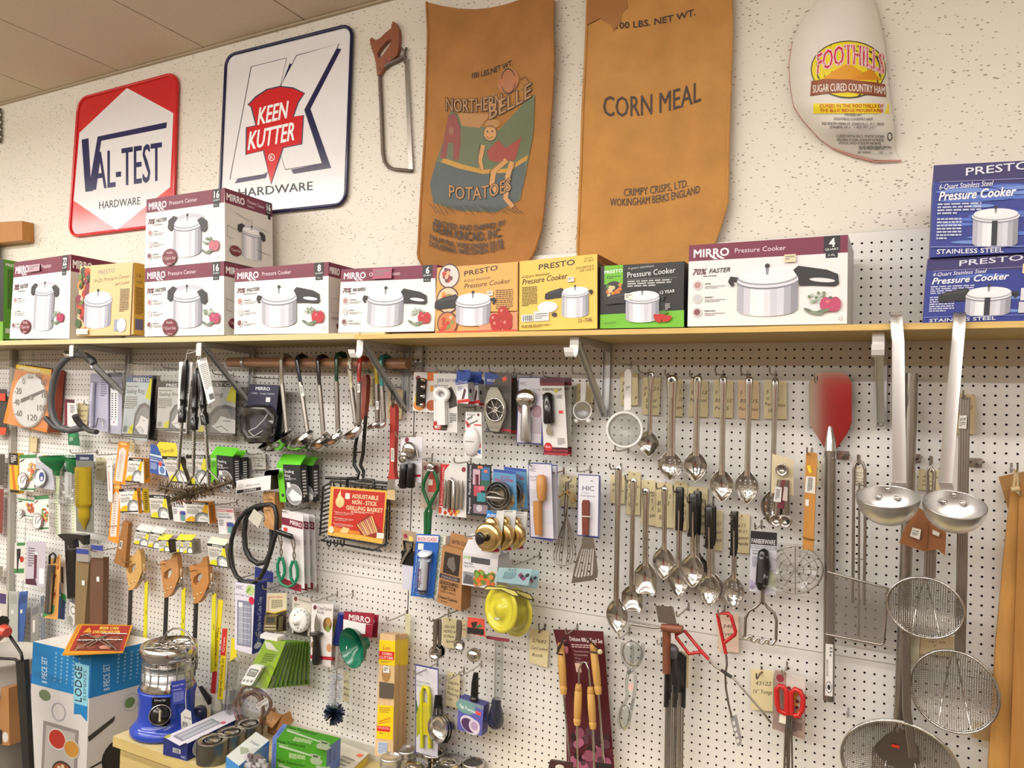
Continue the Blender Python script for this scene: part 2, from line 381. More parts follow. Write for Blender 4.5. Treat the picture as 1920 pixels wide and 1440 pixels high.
# ================= shelf
t=Th('shelf',"long tan painted plywood shelf board on the right, with raw plywood front edge",'shelf')
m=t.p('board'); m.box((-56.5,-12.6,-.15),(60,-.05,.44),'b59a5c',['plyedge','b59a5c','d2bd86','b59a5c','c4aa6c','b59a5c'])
mm,nt,bs=newmat('plywood_edge'); vary(nt,bs,lin('d8b56a'),14,.35,0,(.6,6,16)); MC['plyedge']=mm
t=Th('shelf',"long cream painted shelf board on the left, under the stacked canner cartons",'shelf')
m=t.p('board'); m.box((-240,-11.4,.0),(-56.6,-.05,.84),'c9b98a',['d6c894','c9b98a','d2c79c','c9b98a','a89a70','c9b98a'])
m=t.p('end_block'); m.box((-56.5,-11.3,.45),(-52.4,-9.5,.84),'d9cc9a')
def bracket(x,L,hookd,label):
    t=Th('shelf_bracket',label,'bracket','steel brackets under the shelf')
    m=t.p('leg'); m.box((x-.55,-.12,-9.9),(x+.55,-.01,-.2),'zinc'); m.box((x-.55,-.55,-9.7),(x-.45,-.1,-.2),'zinc'); m.box((x+.45,-.55,-9.7),(x+.55,-.1,-.2),'zinc')
    m.lathe(V((x,-.12,-9.3)),(0,-1,0),[(.4,0),(.4,.12),(.2,.2)],'zinc',12)
    m=t.p('arm'); m.box((x-.5,-L,-.28),(x+.5,-.1,-.17),'zinc'); m.prism([V((x+.42,-L,-.28)),V((x+.42,-.2,-.28)),V((x+.42,-.2,-1.3)),V((x+.42,-L,-.7))],(.1,0,0),'zinc')
    m=t.p('brace'); a=V((x,-.6,-9.2)); b=V((x,-L+1.2,-.7)); d=(b-a).normalized(); n=d.cross(XV)
    q=[a-XV*.4,a+XV*.4,b+XV*.4,b-XV*.4]; m.prism(q,n*.1,'zinc'); 
    for s in (-.4,.32): m.prism([a+XV*s,a+XV*(s+.08),b+XV*(s+.08),b+XV*s],n*-.45,'zinc')
    m=t.p('hook_end' if hookd else 'end_cap'); 
    if hookd:
        pr=[(-L-.1,-.2),(-L-.15,-1.6),(-L-.3,-2.2),(-L-.8,-2.65),(-L-1.4,-2.6),(-L-1.75,-2.1),(-L-1.9,-1.6)]
        for i in range(len(pr)-1):
            (y0,z0),(y1,z1)=pr[i],pr[i+1]; m.prism([V((x-.55,y0,z0)),V((x+.55,y0,z0)),V((x+.55,y1,z1)),V((x-.55,y1,z1))],(0,.1,-.05),'g:f2f0ec')
    else: m.box((x-.55,-L-.12,-2.2),(x+.55,-L,-.3),'e8e6e0')
for u,v,h,l in ((243,655,0,'leftmost steel shelf bracket, behind the curved grey hanger'),(476,653,0,'steel shelf bracket above the three grill brushes'),(765,651,1,'steel shelf bracket with white hook end at the right end of the wooden ladle rod'),(1140,644,1,'steel shelf bracket with white hook end above the white strainers'),(1654,642,1,'steel shelf bracket with white hook end between the pizza peel and the big ladles')):
    bracket(P(u,v).x,11.2,h,l)
t=Th('metal_strap',"flat bent steel strap with two screws against the pegboard, right of the ladle rod",'bracket')
x=P(791,660).x; m=t.p('strap'); m.box((x-.6,-.9,-5.6),(x+.6,-.7,-.2),'zinc'); m.box((x-.6,-.9,-5.7),(x+.6,-.02,-5.5),'zinc')
for z in (-2.3,-4.9): t.p('screw').lathe(V((x,-.9,z)),(0,-1,0),[(.25,0),(.2,.12),(0,.16)],'m:6b6157',10)
# ================= cartons on the shelf
GR=['b4b4bf','d4d4de','f3f3f7','fbfbfd','e6e6ee','d0d0da','dcdce6','b0b0bc','8f8f9a']
def cooker(pr,cx,ty,w,h,hd,lidr=.3):
    """printed picture of a pressure cooker: cx centre, ty lid-rim height, w width, h body height"""
    ry=w/2*lidr*pr.asp; x0=cx-w/2; n=len(GR)
    for i,c in enumerate(GR):
        a=x0+w*i/n; b=x0+w*(i+1)/n; f=lambda x:ty+h+ry*.75*math.sqrt(max(0,1-((x-cx)/(w/2))**2))-ry*.75
        pr.F(c,(a,ty),(b,ty),(b,f(b)),((a+b)/2,f((a+b)/2)),(a,f(a)))
    pr.E('7d7d88',cx,ty+ry*.3,w*.53,ry*1.1); pr.E('e8e8ee',cx,ty+ry*.14,w*.53,ry*1.08); pr.E('9a9aa6',cx,ty-ry*.05,w*.51,ry*.98); pr.E('f4f4f8',cx,ty-ry*.2,w*.49,ry*.96); pr.E('ffffff',cx-w*.1,ty-ry*.25,w*.25,ry*.5)
    K=w*pr.asp
    if hd in('long','left'):
        s=1 if hd=='long' else -1
        X=lambda k:cx+s*k*w
        pr.F('1d1d20',(X(.42),ty-.1*K),(X(.5),ty-.17*K),(X(.95),ty-.08*K),(X(1.12),ty-.0*K),(X(1.14),ty+.16*K),(X(1.08),ty+.2*K),(X(.72),ty+.17*K),(X(.52),ty+.17*K),(X(.5),ty+.02*K))
        if s==1: pr.E('e9e9ec',X(.88),ty+.09*K,w*.2,.035*K,.12)
        else: pr.F('3a3a40',(X(.5),ty-.12*K),(X(.95),ty-.04*K),(X(1.05),ty+.02*K),(X(.5),ty-.06*K))
        pr.F('1d1d20',(X(-.5),ty-.02*K),(X(-.62),ty-.04*K),(X(-.66),ty+.05*K),(X(-.6),ty+.14*K),(X(-.55),ty+.12*K),(X(-.57),ty+.05*K),(X(-.5),ty+.06*K))
    elif hd=='two':
        pr.L('c9c9d6',.04,*[(cx+w*.52*math.cos(t),ty-.04*K-.13*K*math.sin(t)) for t in [math.pi*k/10 for k in range(11)]])
        for s in (-1,1):
            X=lambda k:cx+s*k*w; z=.0 if s<0 else .12
            pr.F('2b2b2f',(X(.34),ty+(-.16+z)*K),(X(.5),ty+(-.22+z)*K),(X(.68),ty+(-.12+z)*K),(X(.7),ty+(.08+z)*K),(X(.6),ty+(.16+z)*K),(X(.48),ty+(.1+z)*K),(X(.46),ty+(-.02+z)*K))
    pr.F('8d8d94',(cx-.02*w,ty-ry*.3),(cx-.03*w,ty-ry*.3-.13*K),(cx+.03*w,ty-ry*.3-.13*K),(cx+.02*w,ty-ry*.3)); pr.E('232326',cx,ty-ry*.3-.15*K,w*.04)
def veg(pr,x,y,r,red='b52a33',g='6a7f62'):
    k=pr.asp
    for i in range(16): pr.E(random.choice(['8f9f8a',g,'b9c0b8']),x-r*1.4+random.uniform(-r,r*.8),y-r*.9*k+random.uniform(-.5,.6)*r*k,r*.18)
    for dx,c in ((-.5,red),(.5,red),(0,red)): pr.E(c,x+dx*r,y,r*.62,r*.85*k)
    pr.E('d9777c',x-.3*r,y-.3*r*k,r*.2); pr.F('5d6b58',(x-.3*r,y-.75*r*k),(x,y-.95*r*k),(x+.35*r,y-.7*r*k),(x,y-.6*r*k))
    for i in range(3): pr.E(['5e6e5c','84917d','6d7d69'][i],x-(2.2-.7*i)*r,y+(.75+.2*(i%2))*r*k,r*.75,r*.2*k,.5-.35*i)
MAR='6f1f3c'
def mirro(pr,title,num,lit,faster='70%FASTER',cook=(.5,.45,.37,.46,'long'),seal=None,vg='b52a33'):
    k=pr.asp; pr.R(MAR,0,0,1,.2); pr.T('fff','MIRRO',(.035,.155),(.27,.155),.1,.035); pr.F('fff',(.14,.15),(.165,.15),(.2,.19),(.175,.19)); pr.F('fff',(.185,.15),(.21,.15),(.245,.19),(.22,.19))
    pr.T('f1e3e8',title,(.31,.13),(.31+.024*len(title)*min(1,1.6/k),.13),.06)
    if num:
        pr.R('161418',.86,0,.955,.185); pr.R('161418',.872,.185,.943,.25); pr.T('fff',num,(.877 if len(num)>1 else .893,.125),(.94 if len(num)>1 else .925,.125),.1,.035); pr.T('fff','QUART',(.868,.165),(.948,.165),.025); pr.T('ddd',lit,(.885,.23),(.93,.23),.025)
    i=faster.index('%')+1
    pr.T('5b1730',faster[:i],(.03,.37),(.125,.37),.075,.03,.3); pr.T('2a2024',faster[i:],(.14,.36),(.28,.35),.055,.02,.3); pr.G('777',.1,.385,.27,.405,1)
    for j,c in enumerate(('b98a8a','cfcfd2','7d4b52')):
        y=.5+.165*j; pr.E('d8d4d4',.065,y,.033); pr.E(c,.065,y,.022); pr.G('555',.115,y-.02,.2,y,1); pr.G('b5b2b2',.115,y+.01,.25,y+.05,2)
    cooker(pr,*cook); veg(pr,.905,.78,.055,vg)
    if seal: pr.E('6a1d2c',seal[0],seal[1],.095,.095*k*.8); pr.T('e9d5da','Holds',(seal[0]-.04,seal[1]-.03*k),(seal[0]+.04,seal[1]-.03*k),.04); pr.T('e9d5da','7 Quart Size',(seal[0]-.08,seal[1]+.02*k),(seal[0]+.08,seal[1]+.02*k),.045); pr.T('e9d5da','Jars',(seal[0]-.03,seal[1]+.065*k),(seal[0]+.03,seal[1]+.065*k),.03)
    pr.O('999',.965,.945,.012,None,.3)
CG='pressure cooker cartons on the shelf'
def carton(label,c,col,sc_,backpx=None,depth=None,df=11,name='carton',top=None):
    t=Th(name,label,'box',CG); m=t.p('printed_carton')
    q=quad(df,c)
    for k in(2,3): q[k].z=max(q[k].z,.86 if q[0].x<-56 else .46 if q[0].x>-46 else .86)
    if backpx: depth=PX(backpx[0],backpx[1],q[1].x).y+df
    depth=min(depth,df-1.)
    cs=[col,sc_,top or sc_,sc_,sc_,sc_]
    r=[p+YV*depth for p in q]; m.hexa(q,r,col,cs); mp,asp=quadmap(q[0],q[1],q[3]); pr=Pr(m,mp,asp); pr.q=q; pr.th=depth; pr.t=t
    pr.s=sidepr(m,q,depth); return pr
def sticker(pr,a,b,w,c='f6efe0',h=None,txt=None):
    m=pr.t.p('price_sticker'); s=Pr(m,pr.mp,pr.asp); s.k=pr.k+.004; h=h or w*pr.asp*.7; s.R(c,a,b,a+w,b+h); s.G('777',a+.1*w,b+.2*h,a+.9*w,b+.8*h,2); return s
def mside(s,full=False,num=None):
    s.R(MAR,0,0,1,.2); s.T('fff','MIRRO',(.04,.155),(.4,.155),.1,.035)
    if full:
        s.T('f1e3e8','Pressure Canner',(.46,.1),(.82,.12),.05); s.T('f1e3e8','Features',(.46,.16),(.6,.165),.035); s.R('161418',.86,0,.97,.19); s.R('161418',.9,.19,.96,.25); s.T('fff','16',(.875,.125),(.955,.125),.1,.035); s.T('fff','QUART',(.875,.165),(.955,.165),.022)
        cooker(s,.54,.5,.42,.4,'two'); s.E('6a1d2c',.2,.83,.12,.12*s.asp*.7); s.T('e9d5da','7 Quart Size',(.1,.84),(.3,.84),.04)
        for a,b,e,f in ((.2,.3,.5,.36),(.54,.33,.54,.4),(.72,.42,.94,.45),(.04,.5,.2,.53),(.04,.5,.04,.66),(.04,.66,.15,.67),(.62,.74,.94,.78)): s.L('777',.006,(a,b),(e,f))
    else: s.L('888',.01,(.1,.5),(.45,.5),(.45,.7),(.1,.7),closed=True); s.E('6a1d2c',.5,.88,.22,.06); s.G('888',.1,.76,.7,.8,2)
# far left green box
pr=carton('green and black carton at the far left end of the shelf',(-60,490,7,486,6,636,-62,640),'17181c','58912a',backpx=(45,488)); pr.F('6aa52e','0 .75 1 .75 1 1 0 1')
pr.s.T('eef4e4','PRESTO',(.1,.08),(.9,.08),.035,.03); pr.s.G('1e2a10',.2,.12,.85,.62,24); pr.s.R('c9d2bf',.1,.86,.8,.92)
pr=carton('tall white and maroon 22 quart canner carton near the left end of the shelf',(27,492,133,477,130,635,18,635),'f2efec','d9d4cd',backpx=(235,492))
mirro(pr,'Olla de Presion','22','20,8L',cook=(.6,.4,.35,.53,'two'),seal=(.3,.86),vg='a82d55'); mside(pr.s); s=sticker(pr,.3,.07,.2,'c9a4ae',.09)
pr=carton('cream 16 quart canner carton with vegetables photo, between two maroon cartons',(150,500,252,492,250,627,144,630),'e9c992','d6a53f',backpx=(272,494),top='e0bb72')
for i in range(60): pr.E(random.choice(['a8322a','c4572c','3e5a34','6b7f3a','d08a3c','7a2b3a','e0b49a','39402c']),random.uniform(.02,.22),random.uniform(.06,.94),random.uniform(.02,.06))
pr.F('e9c992','.24 0 1 0 1 1 .3 1 .22 .5'); pr.T('8c8a84','PRESTO',(.38,.14),(.68,.12),.06,.02); pr.T('5a4a34','16-Qt. Pressure Canner',(.3,.25),(.96,.21),.055,0,.25); pr.T('5a4a34','and Cooker',(.7,.31),(.96,.29),.05,0,.25)
cooker(pr,.4,.48,.5,.42,'x'); pr.G('6b5a40',.8,.36,.96,.68,14); pr.R('9aa0b4',.72,.78,.92,.94); pr.E('e4e4ec',.85,.86,.08); pr.R('dfe2d8',.02,.9,.24,.98)
pr.s.T('5a4a34','16-',(.2,.2),(.8,.2),.06,0,.25); pr.s.T('5a4a34','and',(.2,.28),(.75,.28),.05,0,.25); pr.s.G('6b4a20',.15,.34,.9,.72,16); pr.s.R('6b6480',.15,.78,.9,.93)
for a,l,c,b in ((0,'lower white and maroon 16 quart canner carton standing on the shelf',(272,504,420,490,420,628,271,631),(522,505)),(1,'upper white and maroon 16 quart canner carton stacked on a twin, topmost on the shelf',(275,374,421,352,422,489.3,271,503),(548,388))):
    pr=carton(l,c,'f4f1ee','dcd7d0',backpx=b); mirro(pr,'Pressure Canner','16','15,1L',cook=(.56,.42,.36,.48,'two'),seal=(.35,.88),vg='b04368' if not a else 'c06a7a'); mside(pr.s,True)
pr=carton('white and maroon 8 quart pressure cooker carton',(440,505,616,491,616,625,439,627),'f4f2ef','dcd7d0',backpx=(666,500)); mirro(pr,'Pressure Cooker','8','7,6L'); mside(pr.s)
pr=carton('white and maroon 6 quart carton with Spanish wording',(640,505,820,496,814,625,634,624),'f4f2ef','7a2340',backpx=(834,499)); mirro(pr,'Olla de presion','6','5,7L','70%MAS RAPIDO'); sticker(pr,.36,.02,.2,'a8576e',.16)
pr=carton('orange 8 quart aluminum pressure cooker carton with food photos',(817,502,972,491,971,622,816,626),'e3a860','caa060',depth=9,top='d59a58')
for (x,y,r,c,d) in ((.17,.14,.12,'d8d4cc','6b3340'),(.16,.5,.13,'e6c9a8','d99a4a'),(.16,.85,.115,'c97a4a','b8402c')):
    pr.E('4a2f26',x,y,r*1.12); pr.E(c,x,y,r)
    for i in range(14): pr.E(random.choice([d,d,'7b8a4a','e9b48a','c4402e']),x+random.uniform(-.6,.6)*r,y+random.uniform(-.6,.6)*r*pr.asp,r*.2)
pr.F('e6ad5c','.34 .02 1 0 1 .7 .28 .7 .3 .3'); pr.R('dd9470',.55,.72,1,1); pr.T('33261a','PRESTO',(.37,.16),(.77,.1),.075,.03); pr.T('3d2d1c','8-Quart Aluminum',(.37,.25),(.68,.22),.04,0,.25); pr.T('3d2d1c','Pressure Cooker',(.37,.345),(.92,.3),.075,.01,.25); pr.G('5d4428',.75,.39,.95,.68,10)
cooker(pr,.48,.52,.42,.38,'left')
for x,y in ((.74,.82),(.88,.8),(.84,.72),(.76,.9),(.88,.89)): pr.E('a8221c',x,y,.065); pr.E('e58a7a',x-.02,y-.03,.015)
pr.R('d8452c',.03,.97,1,1.)
sticker(pr,.65,.4,.07)
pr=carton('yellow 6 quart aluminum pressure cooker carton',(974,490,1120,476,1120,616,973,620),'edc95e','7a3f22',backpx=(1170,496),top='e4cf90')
pr.T('2d2613','PRESTO',(.26,.15),(.72,.12),.08,.03); pr.T('6b5a26','Stock No.',(.84,.06),(.95,.05),.025); pr.T('6b5a26','01264',(.84,.1),(.95,.09),.03); pr.T('6b5a26','HOUSEHOLD',(.74,.19),(.96,.175),.035); pr.T('6b5a26','USE ONLY',(.78,.23),(.96,.22),.035)
pr.T('5e4c1e','6-Quart Aluminum',(.04,.25),(.4,.23),.04,0,.25); pr.T('33290f','Pressure Cooker',(.04,.345),(.63,.305),.085,.01,.25); pr.G('5b4a20',.04,.38,.24,.66,13)
cooker(pr,.73,.5,.34,.36,'left'); pr.E('eeeef0',.38,.69,.13,.08); pr.R('e8e8ea',.2,.74,.4,.88); pr.G('777',.22,.77,.38,.86,3); pr.E('333',.47,.8,.035,.03)
pr.R('fff',.04,.78,.19,.88)
for i in range(11): pr.R('222',.05+.0125*i,.79,.05+.0125*i+.004+.004*(i%2),.87)
pr.T('3a2f14','21-708',(.77,.93),(.94,.92),.055); pr.G('6b5a26',.04,.93,.42,.97,2); sticker(pr,.64,.29,.08)
pr.s.F('43261c','0 .1 1 0 1 1 0 1'); pr.s.T('d98a4a','Pressure Cooker',(.1,.12),(.95,.1),.05)
pr=carton('black and green 4 quart aluminum pressure cooker carton',(1126,499,1283,490,1281,611,1125,616),'141416','17171a',depth=8,df=10.6,top='2a2a2c')
pr.F('6db52b','.0 .78 1 .74 1 1 0 1'); pr.R('6db52b',.05,0,.28,.3); pr.T('fff','PRESTO',(.05,.13),(.275,.11),.05,.03); pr.G('2c4a14',.08,.17,.26,.22,2); pr.T('c9c9c9','4-quart aluminum',(.34,.08),(.65,.06),.04,0,.25); pr.T('fff','Pressure Cooker',(.335,.21),(.9,.165),.09); pr.R('999',.335,.235,.92,.24); pr.G('c4c4c4',.335,.26,.86,.37,3)
pr.E('2b2b2b',.17,.42,.125); 
for i in range(26): pr.E(random.choice(['e07a2c','e58a3c','dcc79a','cdb183','4a7a34']),.17+random.uniform(-.08,.08),.42+random.uniform(-.08,.08)*pr.asp,.022)
cooker(pr,.52,.52,.4,.4,'left'); pr.T('e9e9e9','12 YEAR',(.73,.49),(.9,.47),.05,.02)
pr.G('bbb',.79,.64,.85,.74,4)
for x,y,r in ((.76,.84,.3),(.7,.86,.9),(.81,.87,-.4)): pr.E('b0261c',x,y,.06,.045,r)
pr.E('4a7a2c',.77,.77,.05,.03); pr.T('21380c','Stock No. 01241',(.06,.93),(.2,.92),.03); sticker(pr,.31,.46,.09,h=.1)
pr=carton('long white and maroon 4 quart pressure cooker carton, widest on the shelf',(1292,460,1590,440,1588,607,1289,612),'f4f2f0','dedad4',backpx=(1601,470),df=11)
mirro(pr,'Pressure Cooker','4','3,8L',cook=(.52,.44,.38,.46,'long'),vg='b8466c'); sticker(pr,.625,.19,.07,'f0dcb8')
def blue(l,c,q,extra):
    pr=carton(l,c,'1f2f86','24307c',depth=9,top='2b2a6a',df=11 if extra else 10.6)
    pr.F('2a2160','0 0 1 0 1 .24 0 .18'); 
    for i in range(22 if extra else 6):
        y=.25+random.random()*.6; pr.E('4d6cc0' if i%2 else '6c8ad0',random.uniform(.2,.9),y,random.uniform(.1,.25),.02)
    pr.T('e6e6f2','PRESTO',(.3,.13),(.86,.09),.085,.02); pr.R('9a9ac8',.06,.185,1,.192); pr.T('f2f2fa',q+'-Quart Stainless Steel',(.06,.27),(.55,.25),.06,.01,.25); pr.T('f6f6fc','Pressure Cooker',(.06,.39),(.75,.36),.1,.03,.25); pr.G('c6cbe8',.05,.42,.45,.55,4); pr.G('c6cbe8',.05,.58,.28,.82,7)
    cooker(pr,.58,.56,.4,.34,'left' if not extra else 'x'); pr.F('222430','.55 .62 .6 .62 .6 .88 .55 .88'); pr.R('e2e2ea',.86,.5,1,.68); pr.R('cfcfd8',.85,.7,1,.86); pr.R('8a93d0',0,.885,1,.893); pr.T('f0f0f8','STAINLESS STEEL',(.06,.965),(.66,.95),.05,.02)
    if not extra: sticker(pr,.86,.15,.12,'ecd9a4',.14)
blue('lower dark blue stainless steel cooker carton at the right end of the shelf',(1739,486,1950,474,1948,604,1730,609),'4',0)
blue('upper shiny blue stainless steel cooker carton stacked at the right end',(1751,310,1962,299,1958,471,1744,483),'6',1)
# ================= signs on the wall
t=Th('tin_sign','red and white embossed tin hardware sign, left of the navy bordered one','sign')
def rrect(q,r,n=5):
    """rounded quad (3D points), r fraction of the short side"""
    X=q[1]-q[0]; Y=q[3]-q[0]; k=X.length/Y.length; o=[]
    for (cx,cy,a0) in ((1-r,r*k,-90),(1-r,1-r*k,0),(r,1-r*k,90),(r,r*k,180)):
        for i in range(n+1):
            a=math.radians(a0+90*i/n); x=cx+r*math.cos(a); y=cy+r*k*math.sin(a)
            o.append(q[0]*(1-x)*(1-y)+q[1]*x*(1-y)+q[2]*x*y+q[3]*(1-x)*y)
    return o
def sign(t,c,col,rim,r):
    m=t.p('panel'); q=quad(-.55,c); o=rrect(q,r); m.prism(o,(0,.3,0),'g:'+col,'g:'+rim)
    m2=t.p('rolled_rim'); m2.tube([p+V((0,-.05,0)) for p in o],.3,'g:'+rim,8,True)
    return Pr(m,pxmap(lambda u,v:-.54)),o
pr,o=sign(t,(148,186,334,136,325,420,130,444),'cf2229','cf2229',.09)
pr.F('g:f1eeee',(238,165),(325,212),(319,351),(219,431),(138,376),(149,249))
N='1c1f52'
pr.F('g:'+N,(183,256),(313,229),(312,240),(190,264),(175,358),(160,360),(153,262),(166,259),(170,332)); pr.T('g:'+N,'AL-TEST',(176,356),(303,338),74,.012,0,0,.03)
pr.T('3d4050','HARDWARE',(186,392),(263,383),15,.015)
t=Th('tin_sign','white embossed tin hardware sign with navy border and a red emblem','sign')
pr,o=sign(t,(425,105,661,46,648,383,411,408),'f3f1f1','1b1b45',.07)
N='g:1e1d4c'
pr.F(N,(543,119),(557,122),(525,166),(500,330),(498,334),(440,344),(445,336),(500,290))
pr.F(N,(640,92),(582,204),(621,315),(550,326),(546,318),(604,306),(571,206),(630,90))
K=[(471,125),(537,109),(525,163),(556,104),(636,82),(571,206),(604,306),(535,318),(520,270),(508,318),(496,327),(431,337)]
pr.F('g:f6f4f4',*K); pr.L('33343c',1.6,*K,closed=True)
B=[(465,197),(480,181),(500,168),(525,162),(550,165),(571,175),(559,192),(550,219),(569,216),(566,270),(531,277),(508,345),(494,282),(461,290),(462,239),(480,235),(471,200)]
pr.F('g:cf2229',*B); pr.L('1d1c44',2.5,*B,closed=True)
pr.T('fff','KEEN',(483,234),(541,220),33,.02,.25); pr.T('fff','KUTTER',(465,281),(551,262),35,.02,.25); pr.O('fff',509,295,6,7,.2); pr.T('fff','R',(506.5,299),(512,298),7)
pr.T('3c3e46','HARDWARE',(447,370),(586,356),17,.01)
# ================= old meat saw
t=Th('meat_saw','old wooden handled meat saw with rusty frame hanging on the upper wall','saw'); D=-.2
m=t.p('handle'); m.plate(PP(D,'736 40 741 42 746 52 748 65 747 90 744 104 735 112 722 122 712 140 707 142 705 120 701 102 696 88 693 74 697 70 704 76 712 72 722 62 733 53'),[PP(D,'735 73 730 85 716 106 709 108 707 100 713 90 725 76')],(0,.7,0),'w:8c4f32')
for u,v in ((735,108),(724,115),(712,130)): t.p('rivet').lathe(P(u,v,D),(0,-1,0),[(.2,0),(.15,.06),(0,.08)],'rust',8)
m=t.p('frame'); m.tube(PP(D-.35,'712 138 715 200 718 285 721 303 728 313 738 317 773 320'),.32,'rust',8,flat=.7); m.tube(PP(D-.35,'722 126 730 119 745 113 760 104'),[.42,.36,.32,.3],'rust',8)
m=t.p('blade'); m.prism(PP(D-.3,'758 108 764 108 774 318 766 318'),(0,.06,0),'dsteel')
m=t.p('wing_nut'); m.tube(PP(D-.35,'759 118 759 97'),.22,'rust',8); m.tube(PP(D-.35,'753 90 758 98 763 89'),[.18,.25,.18],'rust',6)
# ================= burlap sacks
def sack(label,L,R,top,bot,mat,fn):
    """L,R lists of (u,v) along the edges from top to bottom"""
    t=Th('burlap_sack',label,'sack','burlap feed sacks hung on the wall'); m=t.p('cloth')
    def at(l,s):
        z=[0]
        for i in range(1,len(l)): z.append(z[-1]+math.dist(l[i],l[i-1]))
        s*=z[-1]
        for i in range(1,len(l)):
            if s<=z[i]+1e-6: k=(s-z[i-1])/(z[i]-z[i-1]); return (l[i-1][0]+(l[i][0]-l[i-1][0])*k,l[i-1][1]+(l[i][1]-l[i-1][1])*k)
        return l[-1]
    def S(a,b):
        l=at(L,b); r=at(R,b); u=l[0]+(r[0]-l[0])*a; v=l[1]+(r[1]-l[1])*a+top(a)*(1-b)+bot(a)*b
        return u,v
    m.grid(lambda a,b:P(*S(a,b),fn(*S(a,b))-(.3*(abs(2*a-1)**6))),36,44,mat)
    m.grid(lambda a,b:P(*S(a,b),-.6),8,8,mat,flip=True)
    for b in range(0,2):
        pass
    E0=[S(0,j/44) for j in range(45)]; E1=[S(1,j/44) for j in range(45)]
    m2=t.p('edge_seam')
    for E in (E0,E1): m2.tube([P(u,v,fn(u,v)-.3) for u,v in E],.22,mat,6)
    pr=Pr(m,pxmap(fn)); pr.k=.05; pr.sub=12; return t,pr
f1=lambda u,v:.75+.3*math.sin((u-800)/38+v/170)+.16*math.sin(v/31+u/60)
t,pr=sack('dark brown burlap potato sack with a printed farm scene',[(800,4),(803,60),(801,130),(798,240),(793,320),(788,400),(785,465),(783,480),(796,505)],[(1037,-8),(1036,60),(1038,110),(1035,180),(1027,290),(1019,388),(1014,430),(1000,475),(975,508)],lambda a:18*math.sin(math.pi*min(1,a*1.25)) if a<.8 else 2,lambda a:0,'burlap',f1)
I='2c1d14'
pr.T(I,'100 LBS.NET WT.',(885,147),(961,122),11,.02,0,-3); 
G='56603f'; pr.F(G,(845,205),(880,232),(935,245),(985,190),(1003,178),(1000,250),(985,330),(975,375),(930,398),(860,395),(812,380),(806,345),(818,302),(832,262))
pr.F('a8783c',(858,212),(920,214),(900,240),(866,236)); pr.F('414c4a',(818,302),(850,312),(890,323),(940,322),(985,300),(983,340),(972,376),(930,396),(860,393),(812,378),(806,345)); pr.F('b98a32',(832,296),(866,308),(905,318),(950,316),(990,290),(988,300),(950,324),(905,326),(860,316),(826,304))
pr.F('7d2f24',(832,262),(840,218),(854,212),(863,240),(864,262),(860,300),(850,300),(850,268),(840,268),(836,298),(825,296)); pr.E('8d5a3c',846,246,4.5,8); pr.L(I,.9,(840,218),(854,212),(863,240))
W='c49055'
pr.F('8f3a2c',(914,283),(934,262),(948,278),(978,256),(966,300),(930,304),(916,300)); pr.E(W,919,250,13,15); pr.E('a8783c',924,232,14,8); pr.O(I,919,250,13,15,.09); pr.E(I,914,247,1.5,2); pr.E(I,923,246,1.5,2); pr.L(I,1.2,(912,256),(917,260),(924,256))
pr.L(W,8,(906,272),(900,300),(903,318)); pr.L(I,1,(900,270),(896,302),(902,320)); pr.L(W,10,(950,300),(926,320),(922,345),(932,360)); pr.L(W,9,(960,303),(952,330),(948,372),(962,388)); pr.L(I,1,(944,300),(918,322),(917,350),(930,366)); pr.L(I,1,(966,306),(958,335),(955,370),(968,390))
pr.E('a8683c',953,152,19,24,.5); pr.O(I,953,152,14,24,.1); pr.L(I,1.2,(975,150),(985,143),(996,160),(990,172),(978,168))
for o,c,b in ((0,I,.05),(0,'b07f45',-.005)):
    pr.T(c,'NORTHERN',(836,207),(941,200),26,b,0,-6); pr.T(c,'BELLE',(917,224),(996,181),29,b,0,-2); pr.T(c,'POTATOES',(842,370),(958,356),25,b,0,-10)
for k in range(24):
    x=805+k*7; pr.L(I,.9,(x,378+.05*(x-805)+random.uniform(0,6)),(x+14,396+random.uniform(-2,8)))
for s,a,b,h,bd in (('PACKED AND SHIPPED BY',(815,419),(947,421),10,-11),('DEAN KINCAID, INC.',(812,432),(940,442),17,-13),('PALMYRA, WISCONSIN 53156',(806,448),(943,456),10,-13),('DOUSMAN, WISCONSIN 53118',(805,460),(943,466),10,-13)): pr.T(I,s,a,b,h,.025,0,bd)
f2=lambda u,v:.6+.12*math.sin((u-1090)/50+v/210)+.08*math.sin(v/40+u/90)
t,pr=sack('light tan burlap corn meal sack with black lettering',[(1103,-30),(1100,60),(1097,130),(1093,200),(1090,300),(1086,400),(1083,470),(1090,510)],[(1370,-30),(1372,60),(1369,150),(1366,250),(1363,380),(1352,420),(1338,458),(1312,508)],lambda a:0,lambda a:0,'burlap2',f2)
I='33190f'
pr.T(I,'100 LBS. NET WT.',(1155,54),(1304,28),12.5,.025,0,-5); pr.T(I,'CORN MEAL',(1131,217),(1314,189),40,.01,0,-11); pr.T(I,'CRIMPY CRISPS, LTD.',(1170,368),(1290,350),15,.01,0,-3); pr.T(I,'WOKINGHAM BERKS ENGLAND',(1144,386),(1312,361),15,.01,0,-7)
pr.F('a06a34',(1102,0),(1175,0),(1177,14),(1166,24),(1164,38),(1150,60),(1147,46),(1135,40),(1125,34),(1113,40),(1101,46))
